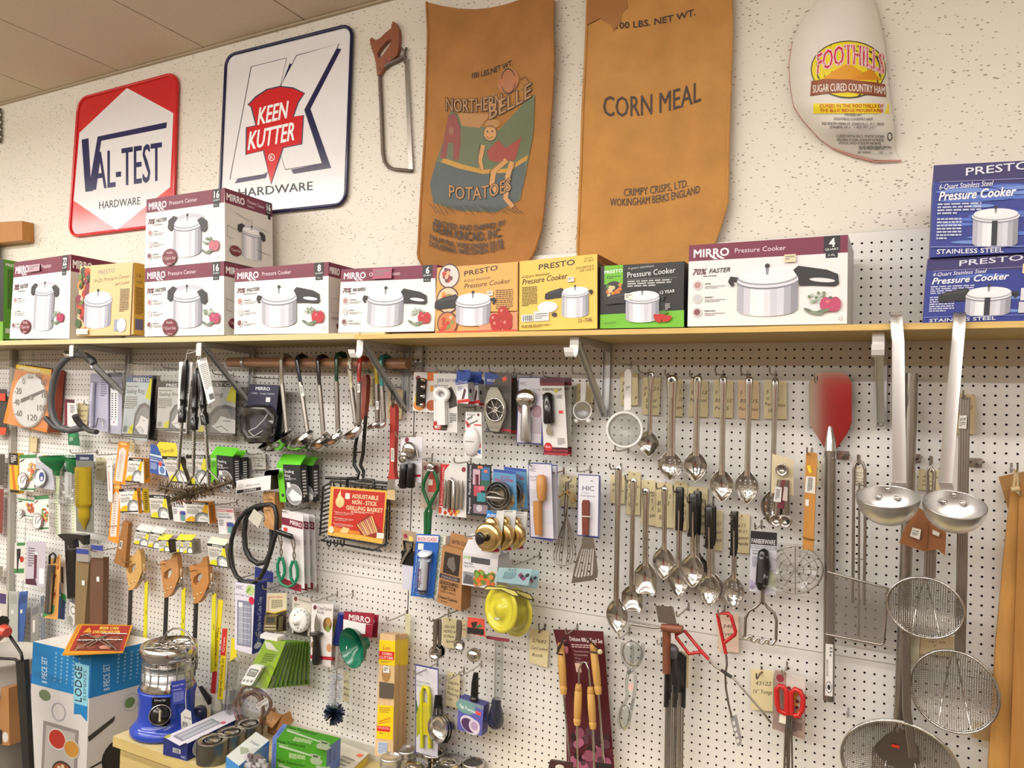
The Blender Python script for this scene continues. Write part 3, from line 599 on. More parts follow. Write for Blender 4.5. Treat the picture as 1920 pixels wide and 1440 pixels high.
# ================= ham bag
hamL=[(1546,-14),(1522,15),(1500,45),(1486,80),(1480,120),(1482,160),(1489,200),(1505,225),(1521,243),(1537,260),(1565,280),(1600,293),(1640,303)]
hamR=[(1632,-14),(1645,20),(1654,58),(1660,95),(1664,140),(1668,180),(1673,210),(1676,235),(1677,258),(1677,276),(1679,288),(1690,301),(1672,304)]
def interp(l,v):
    for i in range(1,len(l)):
        if v<=l[i][1]: k=(v-l[i-1][1])/(l[i][1]-l[i-1][1]); return l[i-1][0]+(l[i][0]-l[i-1][0])*k
    return l[-1][0]
def fh(u,v):
    v=max(-13,min(v,301)); a=interp(hamL,v); b=interp(hamR,min(v,300)); t=max(-1,min(1,(u-a)/(b-a)*2-1)); w=(b-a)/190
    return -.9+4.6*min(1,w)*math.sqrt(max(0,1-t*t*.96))*min(1,(304-v)/70+.12)
t=Th('ham_bag','white cloth ham bag with red and yellow printing hanging high on the wall','bag'); m=t.p('cloth_bag')
def hs(a,b):
    v=-13+b*313; l=interp(hamL,v); r=interp(hamR,min(v,300)); u=l+(r-l)*(.5-.5*math.cos(math.pi*a)); return P(u,v,fh(u,v)+.1*math.sin(b*30+a*9)*(1 if b>.75 else .3))
m.grid(hs,28,40,'ece7dd'); m.grid(lambda a,b:P(interp(hamL,-13+b*313)+(interp(hamR,min(300,-13+b*313))-interp(hamL,-13+b*313))*a,-13+b*313,-.95),6,20,'ece7dd')
m2=t.p('red_stitching'); m2.tube([P(u,v,-.6) for u,v in hamL[3:]]+[P(1690,301,-.6)],.1,'c98a80',5)
pr=Pr(m,pxmap(lambda u,v:fh(u,v)+.03)); pr.k=.06; pr.sub=9
pr.E('3a3413',1591,130,71,54,0,28,6); pr.E('f0dc22',1591,130,69,52,0,28,6)
for c,q in (('e09a1c',((1540,150),(1560,135),(1590,118),(1622,138),(1650,150))),('d98f1a',((1588,150),(1618,138),(1632,128),(1652,150)))): pr.F(c,*q); pr.L('5a3d10',1.2,*q)
pr.F('8a4a2c',(1521,152),(1545,148),(1590,149),(1640,154),(1660,158),(1662,182),(1640,177),(1590,173),(1545,176),(1519,180)); pr.T('f6f2ea','SUGAR CURED COUNTRY HAM',(1524,174),(1659,177),15,.015,0,5)
for c,b in (('f2d0d4',.06),('c4203c',.01)): pr.T(c,'FOOTHILLS',(1532,138),(1658,140),37,b,0,19,.05)
pr.R('f3e02a',1525,194,1667,213,6); pr.T('c9551c','CURED IN THE FOOTHILLS OF',(1537,201.5),(1657,201.5),6.5,.03); pr.T('c9551c','THE BLUE RIDGE MOUNTAINS',(1537,210),(1656,210),6.5,.03)
for s,a,b,v,h in (('PACKED BY:',1584,1616,217,5),('FOOTHILLS COUNTRY HAM',1564,1636,225,5),('522 SOUTH MAIN ST. JONESVILLE, N.C. 28642',1541,1658,234,5),('(336)835-2411   1-800-997-2411',1556,1642,240.5,5),('CURED WITH: SALT, WHITE SUGAR,',1568,1659,257.5,5),('BROWN SUGAR, SODIUM NITRATE,',1569,1658,264.5,5),('PEPPER, AND SODIUM NITRITE.',1573,1653,271,5),('NET WEIGHT ______ LBS. ____ OZ.',1608,1674,288,4)): pr.T('2a2628',s,(a,v),(b,v+.5),h,.015)
pr.O('555',1669,256,5,8,.3); pr.G('555',1610,274,1672,281,3)
# ================= wooden peg rail end and dark thing at the far left
m=one('wood_block','short wooden rail end on the upper wall at the far left','wood block'); q=[P(-30,418,1.5),P(41,414,1.5),P(42,450,1.5),P(-30,458,1.5)]; m.hexa(q,[p+YV*2.4 for p in q],'w:b3793a')
m=one('rusty_chain','rusty old chain hanging on the upper wall at the far left edge','chain')
for i in range(9): m.tube([P(1+3*math.cos(k*1.05)*(1 if i%2 else .5),208+i*7+5*math.sin(k*1.05),-.6) for k in range(6)],.14,'rust',5,True)
m=one('cast_iron_pan','black cast iron pan hanging below the wood block at the far left','pan'); m.lathe(P(-24,476,.8),(0,1,0),[(3.2,-.9),(3.4,-.9),(3.0,.5),(0,.5)],'1c1c1f',24); m.lathe(P(-24,476,.8),(0,1,0),[(3.2,-.9),(2.8,.4),(0,.4)],'222226',24)
# ================= goods on the pegboard: helpers
HG='wire hooks in the pegboard'
def hook(u,v,L,what,c='wire',r=.1,up=.55):
    """peg hook whose tip is seen at u,v, sticking out L inches"""
    m=one('peg_hook','wire peg hook holding '+what,'hook',HG); p=P(u,v,L); b=V((p.x,0,p.z-.15))
    m.tube([b,V((p.x,-L*.5,p.z-.25)),V((p.x,-L+.5,p.z-.2-.0)),V((p.x,-L+.1,p.z+.05)),V((p.x,-L,p.z+up))],r,c,6)
    m.tube([V((p.x,-.03,b.z-.5)),V((p.x,-.03,b.z+.5))],r*1.1,c,6)
def tag(c,d,lines,label,col='eadcae',hole=True,name='paper_tag'):
    t=Th(name,label,'tag','handwritten paper tags'); m=t.p('card'); pr=card(m,d,c,col,.03)
    n=len(lines)
    for i,(s,x,w) in enumerate(lines):
        y=.28+.62*(i+.5)/max(3,n); pr.T('3a3020',s,(x,y),(x+w,y-.015),.1,.0,.18)
    if hole: pr.E('7a5a3a',.5,.06,.06)
    return pr
def goods(name,label,cat,c,d,col,th=.05,group=None,side=None,part='card'):
    t=Th(name,label,cat,group); m=t.p(part); pr=card(m,d,c,col,th,side); pr.t=t; pr.d=d if not isinstance(d,(list,tuple)) else max(d); pr.th=th
    return pr
RG='sealing ring cartons on the hooks'
def ring(label,c,d,th=.9,kind='y',side='e8b02a',grp=RG,flap=None):
    base={'y':'f0eee6','g':'d5d2c9','m':'f2f0ee','b':'2d4f96','k':'17181a'}[kind]
    pr=goods('sealing_ring_carton',label,'box',c,d,base,th,grp,side,'printed_box'); k=pr.asp
    if kind in'yg':
        yl='e6b31e' if kind=='y' else 'd9d22c'
        pr.F(yl,(1,.0),(1,.55),(.72,.45),(.9,0)); pr.R('161412',0,0,1,.12); pr.T('f4f4f0','PRESTO',(.3,.105),(.88,.105),.075,.03); pr.T('55504a','Sealing Ring',(.06,.31),(.78,.3),.1,0,.2); pr.G('8a857c',.06,.37,.6,.6,5)
        pr.F(yl,(0,.96),(.05,.82),(.2,.72),(.4,.7),(.5,.96)); pr.F('6d6f72',(.42,.95),(.44,.65),(.58,.5),(.8,.47),(1,.55),(1,.95)); pr.F('a4a6a8',(.5,.95),(.52,.68),(.63,.57),(.8,.54),(1,.62),(1,.95)); pr.F('f4f2ee',(.56,.9),(.62,.7),(.78,.6),(1,.72),(1,.92),(.7,.95)); pr.L('555',.015,(.66,.8),(.8,.78),(.92,.84)); pr.R('1c1a18',0,.95,1,1.)
    elif kind=='k':
        pr.R('62c01f',0,0,.27,1); pr.T('fff','PRESTO',(.02,.16),(.255,.15),.05,.02); pr.R('fff',.02,.175,.255,.18); pr.G('244a10',.05,.22,.23,.42,6); pr.E('222',.16,.82,.06); pr.T('f0f0f0','Sealing',(.32,.22),(.72,.22),.085,.01); pr.T('f0f0f0','Ring',(.32,.33),(.55,.33),.085,.01); pr.G('c8c8c8',.32,.36,.8,.42,2)
        pr.E('8c8e90',.66,.78,.34,.34*k,0,24); pr.E('17181a',1.02,.95,.05,.05); pr.F('f2f2f0',(.4,.8),(.6,.64),(.95,.8),(.95,.92),(.55,.95)); pr.R('f4f2ea',.38,.47,.53,.6); pr.O('eee',.66,.78,.34,.34*k,.05)
    elif kind=='m':
        pr.R('d98a90',.03,.04,.97,.14); pr.T('fff','MIRRO',(.1,.12),(.6,.12),.06,.03); pr.T('33406a','PRESSURE COOKER',(.06,.26),(.72,.25),.05,.01); pr.T('2a3560','SEALING RING',(.05,.38),(.85,.37),.08,.02); pr.G('777',.06,.45,.35,.7,4); pr.R('b9a8b0',.5,.52,.95,.95); pr.E('c9444a',.62,.62,.1); pr.E('3a4a9a',.75,.62,.2,.1); pr.E('5f9a94',.72,.82,.16)
    else:
        pr.R('e8eef2',.05,.0,.9,.1); pr.T('4a9a4a','PRESTO',(.1,.085),(.6,.085),.06,.02); pr.T('e9eef6','PRESSURE COOKER',(.06,.22),(.9,.22),.05,.01); pr.T('f2f4fa','SEALING RING',(.06,.36),(.9,.36),.1,.02); pr.G('b8c4e0',.06,.45,.45,.8,5); pr.R('dfe6ec',.55,.5,.97,.95); pr.E('5a7ab0',.76,.72,.15); pr.E('e04a3a',.66,.42,.1)
    if flap:
        q=pr.q; m=pr.t.p('hang_flap'); m.prism([q[0]+YV*.3*th,q[1]+YV*.3*th,q[1]+YV*.3*th+ZV*flap[0],q[0]+YV*.3*th+ZV*flap[0]],(0,.05,0),flap[1])
    if th>.5:
        s=sidepr(pr.m,pr.q,th); dark=kind in'k'; s.G('e8e8e8' if dark else '5a4a20',.25,.15,.75,.9,9)
    return pr
def film(c,d,t,label='clear plastic film',name='plastic_bag',nx=6,ny=8,amp=.25,mat='film'):
    q=quad(d,c); m=t.p(name,label)
    rnd=random.Random(7); A=[[rnd.uniform(-amp,amp) for _ in range(nx+1)] for _ in range(ny+1)]
    m.grid(lambda a,b:q[0]*(1-a)*(1-b)+q[1]*a*(1-b)+q[2]*a*b+q[3]*(1-a)*b+V((0,A[round(b*ny)][round(a*nx)]-.2,0)),nx,ny,mat)
    return m
def blister(pr,a0,b0,a1,b1,h=.5,mat='clear',name='blister'):
    m=pr.t.p(name,'clear plastic blister'); f=pr.mp; e=.12
    o=[f(a0,b0,.03),f(a1,b0,.03),f(a1,b1,.03),f(a0,b1,.03)]; ax,bx=(a1-a0)*e,(b1-b0)*e
    i=[f(a0+ax,b0+bx,h),f(a1-ax,b0+bx,h),f(a1-ax,b1-bx,h),f(a0+ax,b1-bx,h)]
    m.poly(i,mat)
    for k in range(4): m.poly([o[k],o[(k+1)%4],i[(k+1)%4],i[k]],mat)
    return m
def tb(t,name,d,pts,r,c,n=8,label=None,flat=1,parent=None,closed=False):
    """tube through photo points at depth d (d may be a list)"""
    m=t.p(name,label,parent) if name else t
    q=[float(x) for x in pts.replace(',',' ').split()]; k=len(q)//2; dd=d if isinstance(d,(list,tuple)) else [d]*k
    return m.tube([P(q[2*i],q[2*i+1],dd[i]) for i in range(k)],r,c,n,closed,flat)
def pl(t,name,d,pts,th,c,side=None,holes=(),label=None,parent=None):
    """flat plate cut to a photo outline at depth d, th inches thick"""
    m=t.p(name,label,parent) if isinstance(t,Th) else t
    m.plate(PP(d,pts),[PP(d,h) for h in holes],(0,th,0),c,side); return m
def circ(u,v,r,n=20,k=1.,a0=0): return [(u+r*math.cos(a0+2*math.pi*i/n),v+r*k*math.sin(a0+2*math.pi*i/n)) for i in range(n)]
# ================= far left: thermometers, rain gauges
m=one('upright_strip','pale metal upright strip running down the far left of the pegboard','metal strip'); q=quad(1.2,'18 655 23 655 16 1190 10 1190'); m.hexa(q,[p+YV*1.1 for p in q],'a9a69c')
t=Th('tool_pack','grey and red hanging tool at the very left edge beside the dial thermometer','tool'); m=t.p('card'); card(m,2,'-20 728 13 730 10 812 -20 812','3a3634'); m=t.p('red_top'); card(m,2.3,'-20 736 10 738 10 752 -20 750','c8442c'); m=t.p('red_base'); card(m,2.3,'-20 800 12 802 9 815 -20 817','d8502c')
for i,(a,b,c_) in enumerate(((850,910,'4a4440'),(915,1000,'7a3a34'),(1060,1090,'8a8578'))):
    m=one('hanging_pack',['dark','maroon','grey'][i]+' hanging pack cut off by the left edge of the picture','package'); card(m,2.,(-18,a,9-2*i,a+2,6-2*i,b,-18,b),c_)
t=Th('dial_thermometer','big round white dial thermometer in a yellow and orange carton','thermometer')
m=t.p('carton'); pr=card(m,3.2,'31 683 97 693 88 811 6 793','e8862c',2.6,'8f3a22'); pr.R('e9c42c',0,0,1,.09); pr.R('f2d9a0',.1,.02,.7,.07)
o=P(57,751,3.3); m=t.p('dial'); R_=HZ(57,751,3.3)*51; m.lathe(o,(0,-1,0),[(R_,0),(R_,.25),(R_*.97,.5),(R_*.9,.42),(0,.42)],'e9e9e7',40)
pr=Pr(m,pxmap(lambda u,v:3.74))
for s,u,v,w in (('0',42,720,5),('20',52,709,10),('40',66,709,10),('60',77,721,11),('80',78,746,12),('100',70,770,16),('120',52,788,17),('-60',28,780,13),('-40',25,759,11),('-20',27,738,13)): pr.T('4a4a4a',s,(u,v),(u+w,v+1),12,.01)
m=t.p('needle'); Pr(m,pxmap(lambda u,v:3.9)).F('55555a',(38,755),(39,748),(84,729),(84,733)); Pr(m,pxmap(lambda u,v:3.9)).E('9a9a9a',58,746,3,4)
film('24 690 98 694 92 806 16 800',4.2,t)
hook(26,690,5,'the big dial thermometer')
t=Th('utility_hanger','dark grey padded storage hanger with curved arms hung on the shelf bracket','hanger')
tb(t,'curved_arm',8,'176 682 173 675 160 667 143 664 131 668 120 677 108 692 100 717 96 745 96 766 101 786 113 802 132 807 158 801',.62,'4d4d4f',10)
tb(t,'upper_prong',[8,8.6,9,9.4],'158 801 150 795 144 786 141 779',[.5,.55,.6,.6],'3a3a3c',10); tb(t,'lower_prong',[8,9,9.6],'155 800 168 808 181 810',[.45,.45,.45],'3a3a3c'); tb(t,'left_prong',[8,8.5,9],'122 808 102 801 85 783',[.45,.45,.45],'3a3a3c')
tb(t,'strut',[8,4],'176 684 231 737',.45,'8a8a8a'); tb(t,'chrome_tip',8.2,'123 661 130 666 137 668',[.5,.75,.6],'steel'); tb(t,'chrome_clip',8,'170 678 174 690',.35,'steel')
pr=goods('gauge_card','small white and maroon hang card behind the grey hanger','card',(121,748,142,750,147,801,121,800),2,'efeae6'); pr.R('7a2238',0,0,.25,1); pr.R('4a1a28',0,0,.9,.12); pr.G('777',.5,.2,.9,.5,5)
hook(157,757,3,'the small maroon gauge card')
tag((146,756,165,757,163,800,146,798),1.2,[('6829',.1,.8),('Rain',.15,.6),('Gauge',.15,.7)],'cream handwritten rain gauge tag behind the grey hanger','cdbf92')
GG='rain gauges and thermometers in clear packs'
pr=goods('rain_gauge_pack','lavender clear pack with a tall glass rain gauge','rain gauge',(170,700,203,702,203,810,166,806),3,'b4b3c8',.05,GG); pr.G('6a6a80',.6,.1,.95,.4,8); blister(pr,.05,.14,.5,.95,.7)
m=pr.t.p('gauge_tube'); m.tube([pr.mp(.28,.16,.4),pr.mp(.26,.93,.4)],.42,'c9c9dc',10); q=Pr(m,pr.mp,pr.asp); q.k=.84; q.G('55558a',.2,.5,.34,.92,12,.2); tb(pr.t,'wire_bracket',3.5,'180 800 184 784 192 786 194 802',.1,'dsteel',6)
pr=goods('thermometer_pack','grey clear pack with a flat white strip thermometer','thermometer',(204,699,229,699,228,815,203,811),2.6,'b2b2c2',.05,GG); pr.R('777b80',.0,0,1,.07); pr.R('f0f0f2',.15,.22,.7,.88); pr.G('333',.24,.34,.36,.8,12,.5); pr.G('333',.48,.34,.6,.8,12,.5); pr.E('c33',.42,.82,.05)
hook(188,698,4,'the lavender rain gauge pack'); hook(213,697,4,'the white strip thermometer pack')
t=Th('sealing_ring_pack','bagged sealing ring pack with blue top, left of two wider grey ones','package','bagged sealing ring packs')
def ringface(pr,top='2c2a2a',ttl='Sealing Ring',b='c9c9c6'):
    pr.R(top,0,0,1,.11); pr.T('f0f0f0','PRESTO',(.28,.095),(.9,.095),.06,.02); pr.T('55524c','Pressure Cooker',(.04,.19),(.5,.19),.04,0,.2); pr.T('3c3a36',ttl,(.04,.29),(.75,.28),.075,0,.2); pr.G('77746c',.04,.34,.5,.55,6)
    pr.F('d6d22a',(.93,.05),(1,.05),(1,.4),(.8,.36)); pr.F('d6d22a',(.22,.94),(.3,.82),(.5,.76),(.6,.94)); pr.R('8a8a86',.04,.82,.18,.92)
    pr.F('5f6062',(.42,.94),(.45,.62),(.6,.47),(.8,.43),(1,.48),(1,.94)); pr.F('8b8c8e',(.48,.94),(.52,.66),(.65,.53),(.82,.49),(1,.54),(1,.94)); pr.F('ececea',(.52,.83),(.62,.76),(.7,.64),(1,.7),(1,.94),(.72,.94),(.6,.88)); pr.L('555',.012,(.6,.85),(.72,.82),(.85,.9)); pr.L('555',.01,(.75,.72),(.9,.73)); pr.R('2e2c2c',0,.945,1,1.); pr.T('b8b8b4','GENUINE REPLACEMENT PARTS',(.06,.985),(.95,.985),.025,.02,.2)
m=t.p('card'); pr=card(m,4.2,'238 704 286 704 276 828 228 819','bcc8cc',.1,'1d1d1f'); ringface(pr,'2f5580'); m=t.p('second_card'); pr=card(m,2.6,'262 704 300 704 294 826 256 822','1d1d1f',.1); film('236 682 290 684 280 832 226 826',4.6,t); hook(232,678,5.5,'the bagged sealing ring with blue top')
t=Th('sealing_ring_pack','grey bagged sealing ring pack partly behind the grill brushes','package','bagged sealing ring packs'); m=t.p('card'); ringface(card(m,3.6,'297 716 352 716 350 813 293 807','c9c9c5',.3,'2a2a2a')); film('296 700 354 700 352 828 292 822',4,t); hook(303,687,5,'the grey sealing ring pack behind the brushes')
t=Th('sealing_ring_pack','widest grey bagged sealing ring pack, right of the grill brushes','package','bagged sealing ring packs'); m=t.p('card'); ringface(card(m,2.9,'353 713 443 714 440 818 351 814','c3c3c0',.3,'2a2a2a')); film('352 690 446 692 442 832 350 828',3.4,t); hook(398,699,4.5,'the widest grey sealing ring pack')
goods('green_hang_card','small dark green hang card below the grey hanger','card',(127,806,146,806,150,836,128,834),2.4,'1d6a45').R('2f8a5c',.15,.25,.8,.5).G('e0ead8',.15,.5,.5,.8,4)
# grill brushes
BG='grill brushes hung together'
def brush(label,a,b,w,h0,h1,tagp):
    t=Th('grill_brush',label,'brush',BG); D=8.5
    A,B,W=P(*a,D),P(*b,D),P(*w,D); m=t.p('handle'); k=(B-A)
    m.tube([A,A+k*.06,A+k*.1,A+k*.4,A+k*.62,A+k*.64,A+k*.66,A+k*.78,A+k*.8,B],[.3,.42,.5,.6,.5,.62,.5,.45,.66,.62],'g:17171a',10)
    m=t.p('twisted_wire_shaft'); d=(W-B); n=60; 
    for ph in (0,math.pi): m.tube([B+d*(i/n)+V((.2*math.cos(i*1.3+ph),.2*math.sin(i*1.3+ph),0)) for i in range(n+1)],.15,'dsteel',5)
    H0,H1=P(*h0,D+.4),P(*h1,D+.4); m.tube([W,H0*.8+H1*.2],.13,'dsteel',5); m.tube([W,H0*.2+H1*.8],.13,'dsteel',5)
    m=t.p('bristle_head'); m.tube([H0,H1],.3,'4a3a24',6); d=H1-H0; x=d.normalized(); y=V((0,1,0)); z=x.cross(y)
    for i in range(230):
        s=random.random(); an=random.uniform(0,6.28); p=H0+d*s; r=(y*math.cos(an)+z*math.sin(an)); e=p+r*random.uniform(.9,1.35)+x*random.uniform(-.2,.2); o=x*.09
        m.add([p-o,p+o,e+o*.8,e-o*.8],[(0,1,2,3)],random.choice(['4d3b22','5f4a2a','3a2d1c','75603a']))
    m=t.p('hang_loop'); m.tube([A,A+V((.8,-.4,1.6)),P(376,657,11),A+V((.3,-.2,1.)),A],.07,'e6e4e0',5)
    if tagp: m=t.p('paper_label'); pr=card(m,tagp[0],tagp[1],'efede9'); pr.G('8a8a88',.15,.12,.85,.7,14); pr.R('555',.3,.8,.75,.93)
brush('leftmost black handled grill brush with twisted wire shaft',(349,675),(341,792),(334,880),(299,913),(366,926),(8.1,'336 678 361 679 352 772 333 768'))
brush('middle black handled grill brush with twisted wire shaft',(368,690),(364,806),(362,892),(322,938),(396,915),None)
brush('rightmost black handled grill brush with twisted wire shaft, large white tag',(374,694),(385,796),(390,880),(346,932),(436,902),(9.3,'369 676 387 669 403 750 390 758'))
# gasket pack
t=Th('gasket_pack','navy hang pack with a black rubber gasket, left of the ladles','package'); m=t.p('card'); pr=card(m,4.5,'467 720 523 722 512 829 457 826','22233c',.1,'17172a'); pr.T('e8e8ee','MIRRO',(.24,.1),(.72,.1),.06,.03); pr.T('b8b8c8','S-9882',(.1,.17),(.32,.17),.03); pr.T('c8c8d4','Large Gasket',(.42,.17),(.88,.17),.035); pr.R('e0e0e4',.62,.22,.76,.3)
m=t.p('second_card'); card(m,2.5,'480 722 532 724 526 826 474 826','1a1a2c'); tb(t,'rubber_gasket',4.9,'462 770 480 767 503 768 512 782 508 808 496 822 470 823 459 808 457 785',.8,'g:1b1b1f',8,closed=True); film('456 764 516 766 510 830 455 828',5.7,t,mat='clear'); tb(t,'fold_highlight',5.6,'503 775 494 788 480 802 466 808 476 818 492 808',.08,'f2f2f2',5)
hook(471,705,6,'the navy gasket pack')
# ladle rod
t=Th('wooden_rod','long round wooden rod under the shelf carrying the coloured handle ladles','rod'); tb(t,'dowel',3,'430 679 765 682',.78,'x:a57c5e',14)
for u,v in ((460,680),(723,683)):
    p=P(u,v,3); t.p('clamp').tube([p+V((-.25,0,0)),p+V((.25,0,0))],.95,'zinc',12)
    t.parts[-1].box(p+V((-.3,.3,-.9)),p+V((.3,2.98,.9)),'zinc')
for u in (476,744): p=P(u,693,0); m=t.p('clip'); m.box(p+V((-.5,-.15,-.6)),p+V((.5,-.01,.6)),'d9d5cc'); m.lathe(p+V((0,-.15,0)),(0,-1,0),[(.2,0),(0,.1)],'dsteel',8)
LG='ladles with coloured handles on the wooden rod'
def ladle(label,a,g,b,c,R,col,d=4.0,tilt=(-.3,-.42,.86),stick=None):
    d+=.3
    t=Th('ladle',label,'ladle',LG); A,Gp,B=P(*a,d),P(*g,d),P(*b,d); k=HX(*a,d)
    m=t.p('grip'); m.tube([A+V((.1,1.9,-.9)),A+V((.1,1.7,-.1)),A+V((0,.9,.15)),A+V((0,.2,0)),A+V((0,0,-.8)),Gp],[.3,.5,.55,.55,.5,.42],'g:'+col,8,flat=.55,up=YV if False else None)
    m=t.p('shaft'); m.tube([Gp,B],.36,'dsteel',8,flat=.45)
    m=t.p('bowl'); o=P(*c,d+.4); ax=V(tilt).normalized(); r=R*HX(*c,d)*.93
    m.lathe(o,ax,[(0.01,-.62*r),(.4*r,-.55*r),(.72*r,-.36*r),(.92*r,-.14*r),(r,.05*r),(1.04*r,.07*r),(.98*r,.05*r),(.9*r,-.12*r),(.7*r,-.33*r),(.4*r,-.5*r),(.01,-.57*r)],'steel',28,False)
    m.tube([B+V((0,0,.4)),B,o+ax*.05*r+(B-o).normalized()*r*.95],.33,'steel',8,flat=.5)
    if stick: m=t.p('price_sticker'); pr=card(m,d+.25,stick,'eceae4',.02); pr.G('555',.15,.15,.85,.85,6)
ladle('ladle with a tan handle, largest and leftmost on the rod',(527,668),(529,719),(538,812),(519,824),29,'9a8f7c')
ladle('ladle with a navy handle and white barcode sticker',(557,668),(563,716),(577,812),(562,824),24,'1d2236',stick='561 722 567 722 571 743 564 743')
ladle('ladle with a dark maroon handle',(596,669),(599,722),(607,818),(596,829),22,'2a1d22')
ladle('ladle with a dark green handle',(631,664),(631,715),(634,811),(623,822),19,'17422c')
ladle('ladle with an ivory handle crossing the red one',(655,673),(659,727),(668,798),(660,812),17,'d9d3b4',d=3.6)
ladle('ladle with a red handle and price sticker',(674,673),(673,716),(672,797),(661,810),17,'a5322c',d=4.8,stick='670 720 675 720 675 736 669 736')
ladle('ladle with a mustard yellow handle, short',(705,674),(707,720),(708,792),(699,797),11,'b9a02c',d=3.6)
ladle('ladle with a teal handle, rightmost on the rod',(714,669),(716,724),(720,792),(714,797),10,'3f8a86',stick='705 752 710 752 710 768 705 768')
# ================= left middle: thermometer packs, rain gauges, sealing rings, saws
tag((56,818,70,820,68,848,55,846),.6,[('...',.1,.6)],'small cream tag under the dial thermometer','d6c79a')
pr=goods('thermometer_box','narrow black and yellow hang box at the far left below the dial thermometer','box',(17,849,33,850,34,926,19,923),3,'e3b42a',1.2); pr.R('1d1a18',0,0,1,.3); pr.G('e6e2da',.2,.06,.8,.26,4); pr.F('c9702a','.2 .3 .5 .3 .75 1 .4 1'); pr.R('1d1a18',0,.93,1,1)
def dialpack(label,c,d,o,r,foot='3f7a4a',food='d98a4a'):
    pr=goods('thermometer_pack',label,'thermometer',c,d,'ebe8e2',.05,'dial thermometers on green and white cards'); pr.R(foot,0,0,1,.1); pr.R(foot,.1,.95,1,1)
    for i in range(26): pr.E(random.choice([food,'c9563a','e0b070','7a8a4a']),random.uniform(.55,.98),random.uniform(.25,.75),.06)
    pr.L('333',.03,(.05,.2),(.3,.12)); m=pr.t.p('dial'); p=P(*o,d+.2); R=HZ(*o,d)*r; m.lathe(p,(0,-1,0),[(R,0),(R,.3),(.93*R,.36),(.9*R,.28),(0,.28)],'steel',24); q=Pr(m,pxmap(lambda u,v:d+.56)); q.O('8a3a4a',o[0],o[1],r*.42,r*.65,.12,20,150,390); q.L('333',.8,(o[0]-3,o[1]+5),(o[0]+4,o[1]-6)); m.lathe(p+V((0,-.31,0)),(0,-1,0),[(.9*R,0),(0,.02)],'efeeea',20)
    return pr
dialpack('dial meat thermometer card with orange food photo, upper of the green topped pair',(37,853,69,852,63,922,35,919),3.4,(44,901),15)
dialpack('dial thermometer card with salad photo, lower right of the green topped trio',(64,931,91,929,92,996,64,993),3.4,(72,977),15,food='6a8a3a')
dialpack('dial thermometer card turned half away, lower left of the green topped trio',(34,934,64,938,63,975,33,965),2.6,(40,963),9,food='a05a4a')
hook(21,855,5,'the black and yellow thermometer box'); hook(51,930,5,'the salad thermometer card')
t=Th('oven_thermometer','grey clear pack with a round dial, left of the green funnel','thermometer'); m=t.p('card'); pr=card(m,3.6,'69 855 92 852 104 919 66 914','bdbec6'); pr.R('e9e6e0',.1,.02,.6,.2); pr.R('d9b23a',.5,.0,.75,.15); o=P(76,895,3.8); R=HZ(76,895,3.6)*18; m=t.p('dial'); m.lathe(o,(0,-1,0),[(R,0),(R,.4),(.92*R,.46),(.88*R,.36),(0,.36)],'zinc',26); q=Pr(m,pxmap(lambda u,v:4.25)); q.E('e8e8ea',76,895,9,14); q.E('3a4a80',78,894,5,9); q.E('d9dbe4',78,897,2.5,4)
GG2='rain gauges with green funnels'
def lathe_px(m,u,v,d,prof,c,n=24,ax=(0,0,1)): return m.lathe(P(u,v,d),ax,prof,c,n,False)
t=Th('rain_gauge','rain gauge with a big green funnel over a clear tube','rain gauge',GG2); k=HZ(110,870,4)
m=t.p('funnel'); lathe_px(m,113,856,4,[(3.6,0),(3.6,-.25),(3.2,-.9),(1.2,-2.6),(1.0,-3.6)],'g:1f7a45'); lathe_px(m,113,856,4,[(3.4,0),(3.0,-.9),(1.1,-2.6)],'g:186338')
m=t.p('tube'); lathe_px(m,114,882,4,[(1.1,0),(1.05,-5.4),(.01,-5.5)],'clear',14); m=t.p('scale_card'); pr=card(m,3.4,'105 885 112 885 112 928 105 926','e3e8c0'); pr.G('8aa83a',.1,.02,.6,.98,16,.3)
t=Th('rain_gauge','second rain gauge with green funnel, partly behind the yellow one','rain gauge',GG2); m=t.p('funnel'); lathe_px(m,139,860,3,[(2.2,0),(2.2,-.25),(1.,-2.4),(.9,-2.8)],'g:1f7a45'); m=t.p('tube'); lathe_px(m,128,860,4.4,[(.4,.8),(.6,0),(1.3,-2.2),(1.4,-8.4),(.01,-8.6)],'clear',14); m=t.p('scale_card'); pr=card(m,4.2,'121 885 134 886 134 934 121 932','d2d0ce'); pr.G('555',.5,.05,.9,.9,14,.4)
t=Th('rain_gauge','yellow tapered rain gauge on a grey card with navy top','rain gauge'); m=t.p('card'); pr=card(m,4.2,'142 852 175 852 176 999 143 996','6e6f66'); pr.R('1c2748',0,0,1,.08); pr.T('e8e8ee','EZREAD',(.25,.065),(.75,.065),.03,.02); pr.R('f4f2ea',.06,.25,.3,.32)
m=t.p('tapered_tube'); f=pr.mp
def yt(a,b): 
    w=.4*(1 if b<.62 else .72 if b<.8 else .72*max(.02,(1-b)/.2)); return f(.5+w*math.cos(math.pi*(1-a)),.16+b*.82,.1+1.3*w/.4*math.sin(math.pi*a))
m.grid(yt,10,30,'g:a08a1c'); q=Pr(m,lambda a,b,h:f(a,b,1.5)); q.G('5f5010',.42,.22,.58,.68,16,.25)
hook(131,848,5.5,'the green funnel rain gauges'); hook(180,851,5,'the yellow rain gauge')
for i,(c,l) in enumerate((((103,925,112,926,114,1008,104,1006),'left'),((134,930,142,931,143,1010,135,1008),'right'))):
    pr=goods('gauge_strip','clear strip with lime green scale, %s one below the rain gauges'%l,'rain gauge',c,2,'e6e8d8',.05,'clear gauge strips'); pr.G('a4c43a',.1,.02,.5,.98,14,.3)
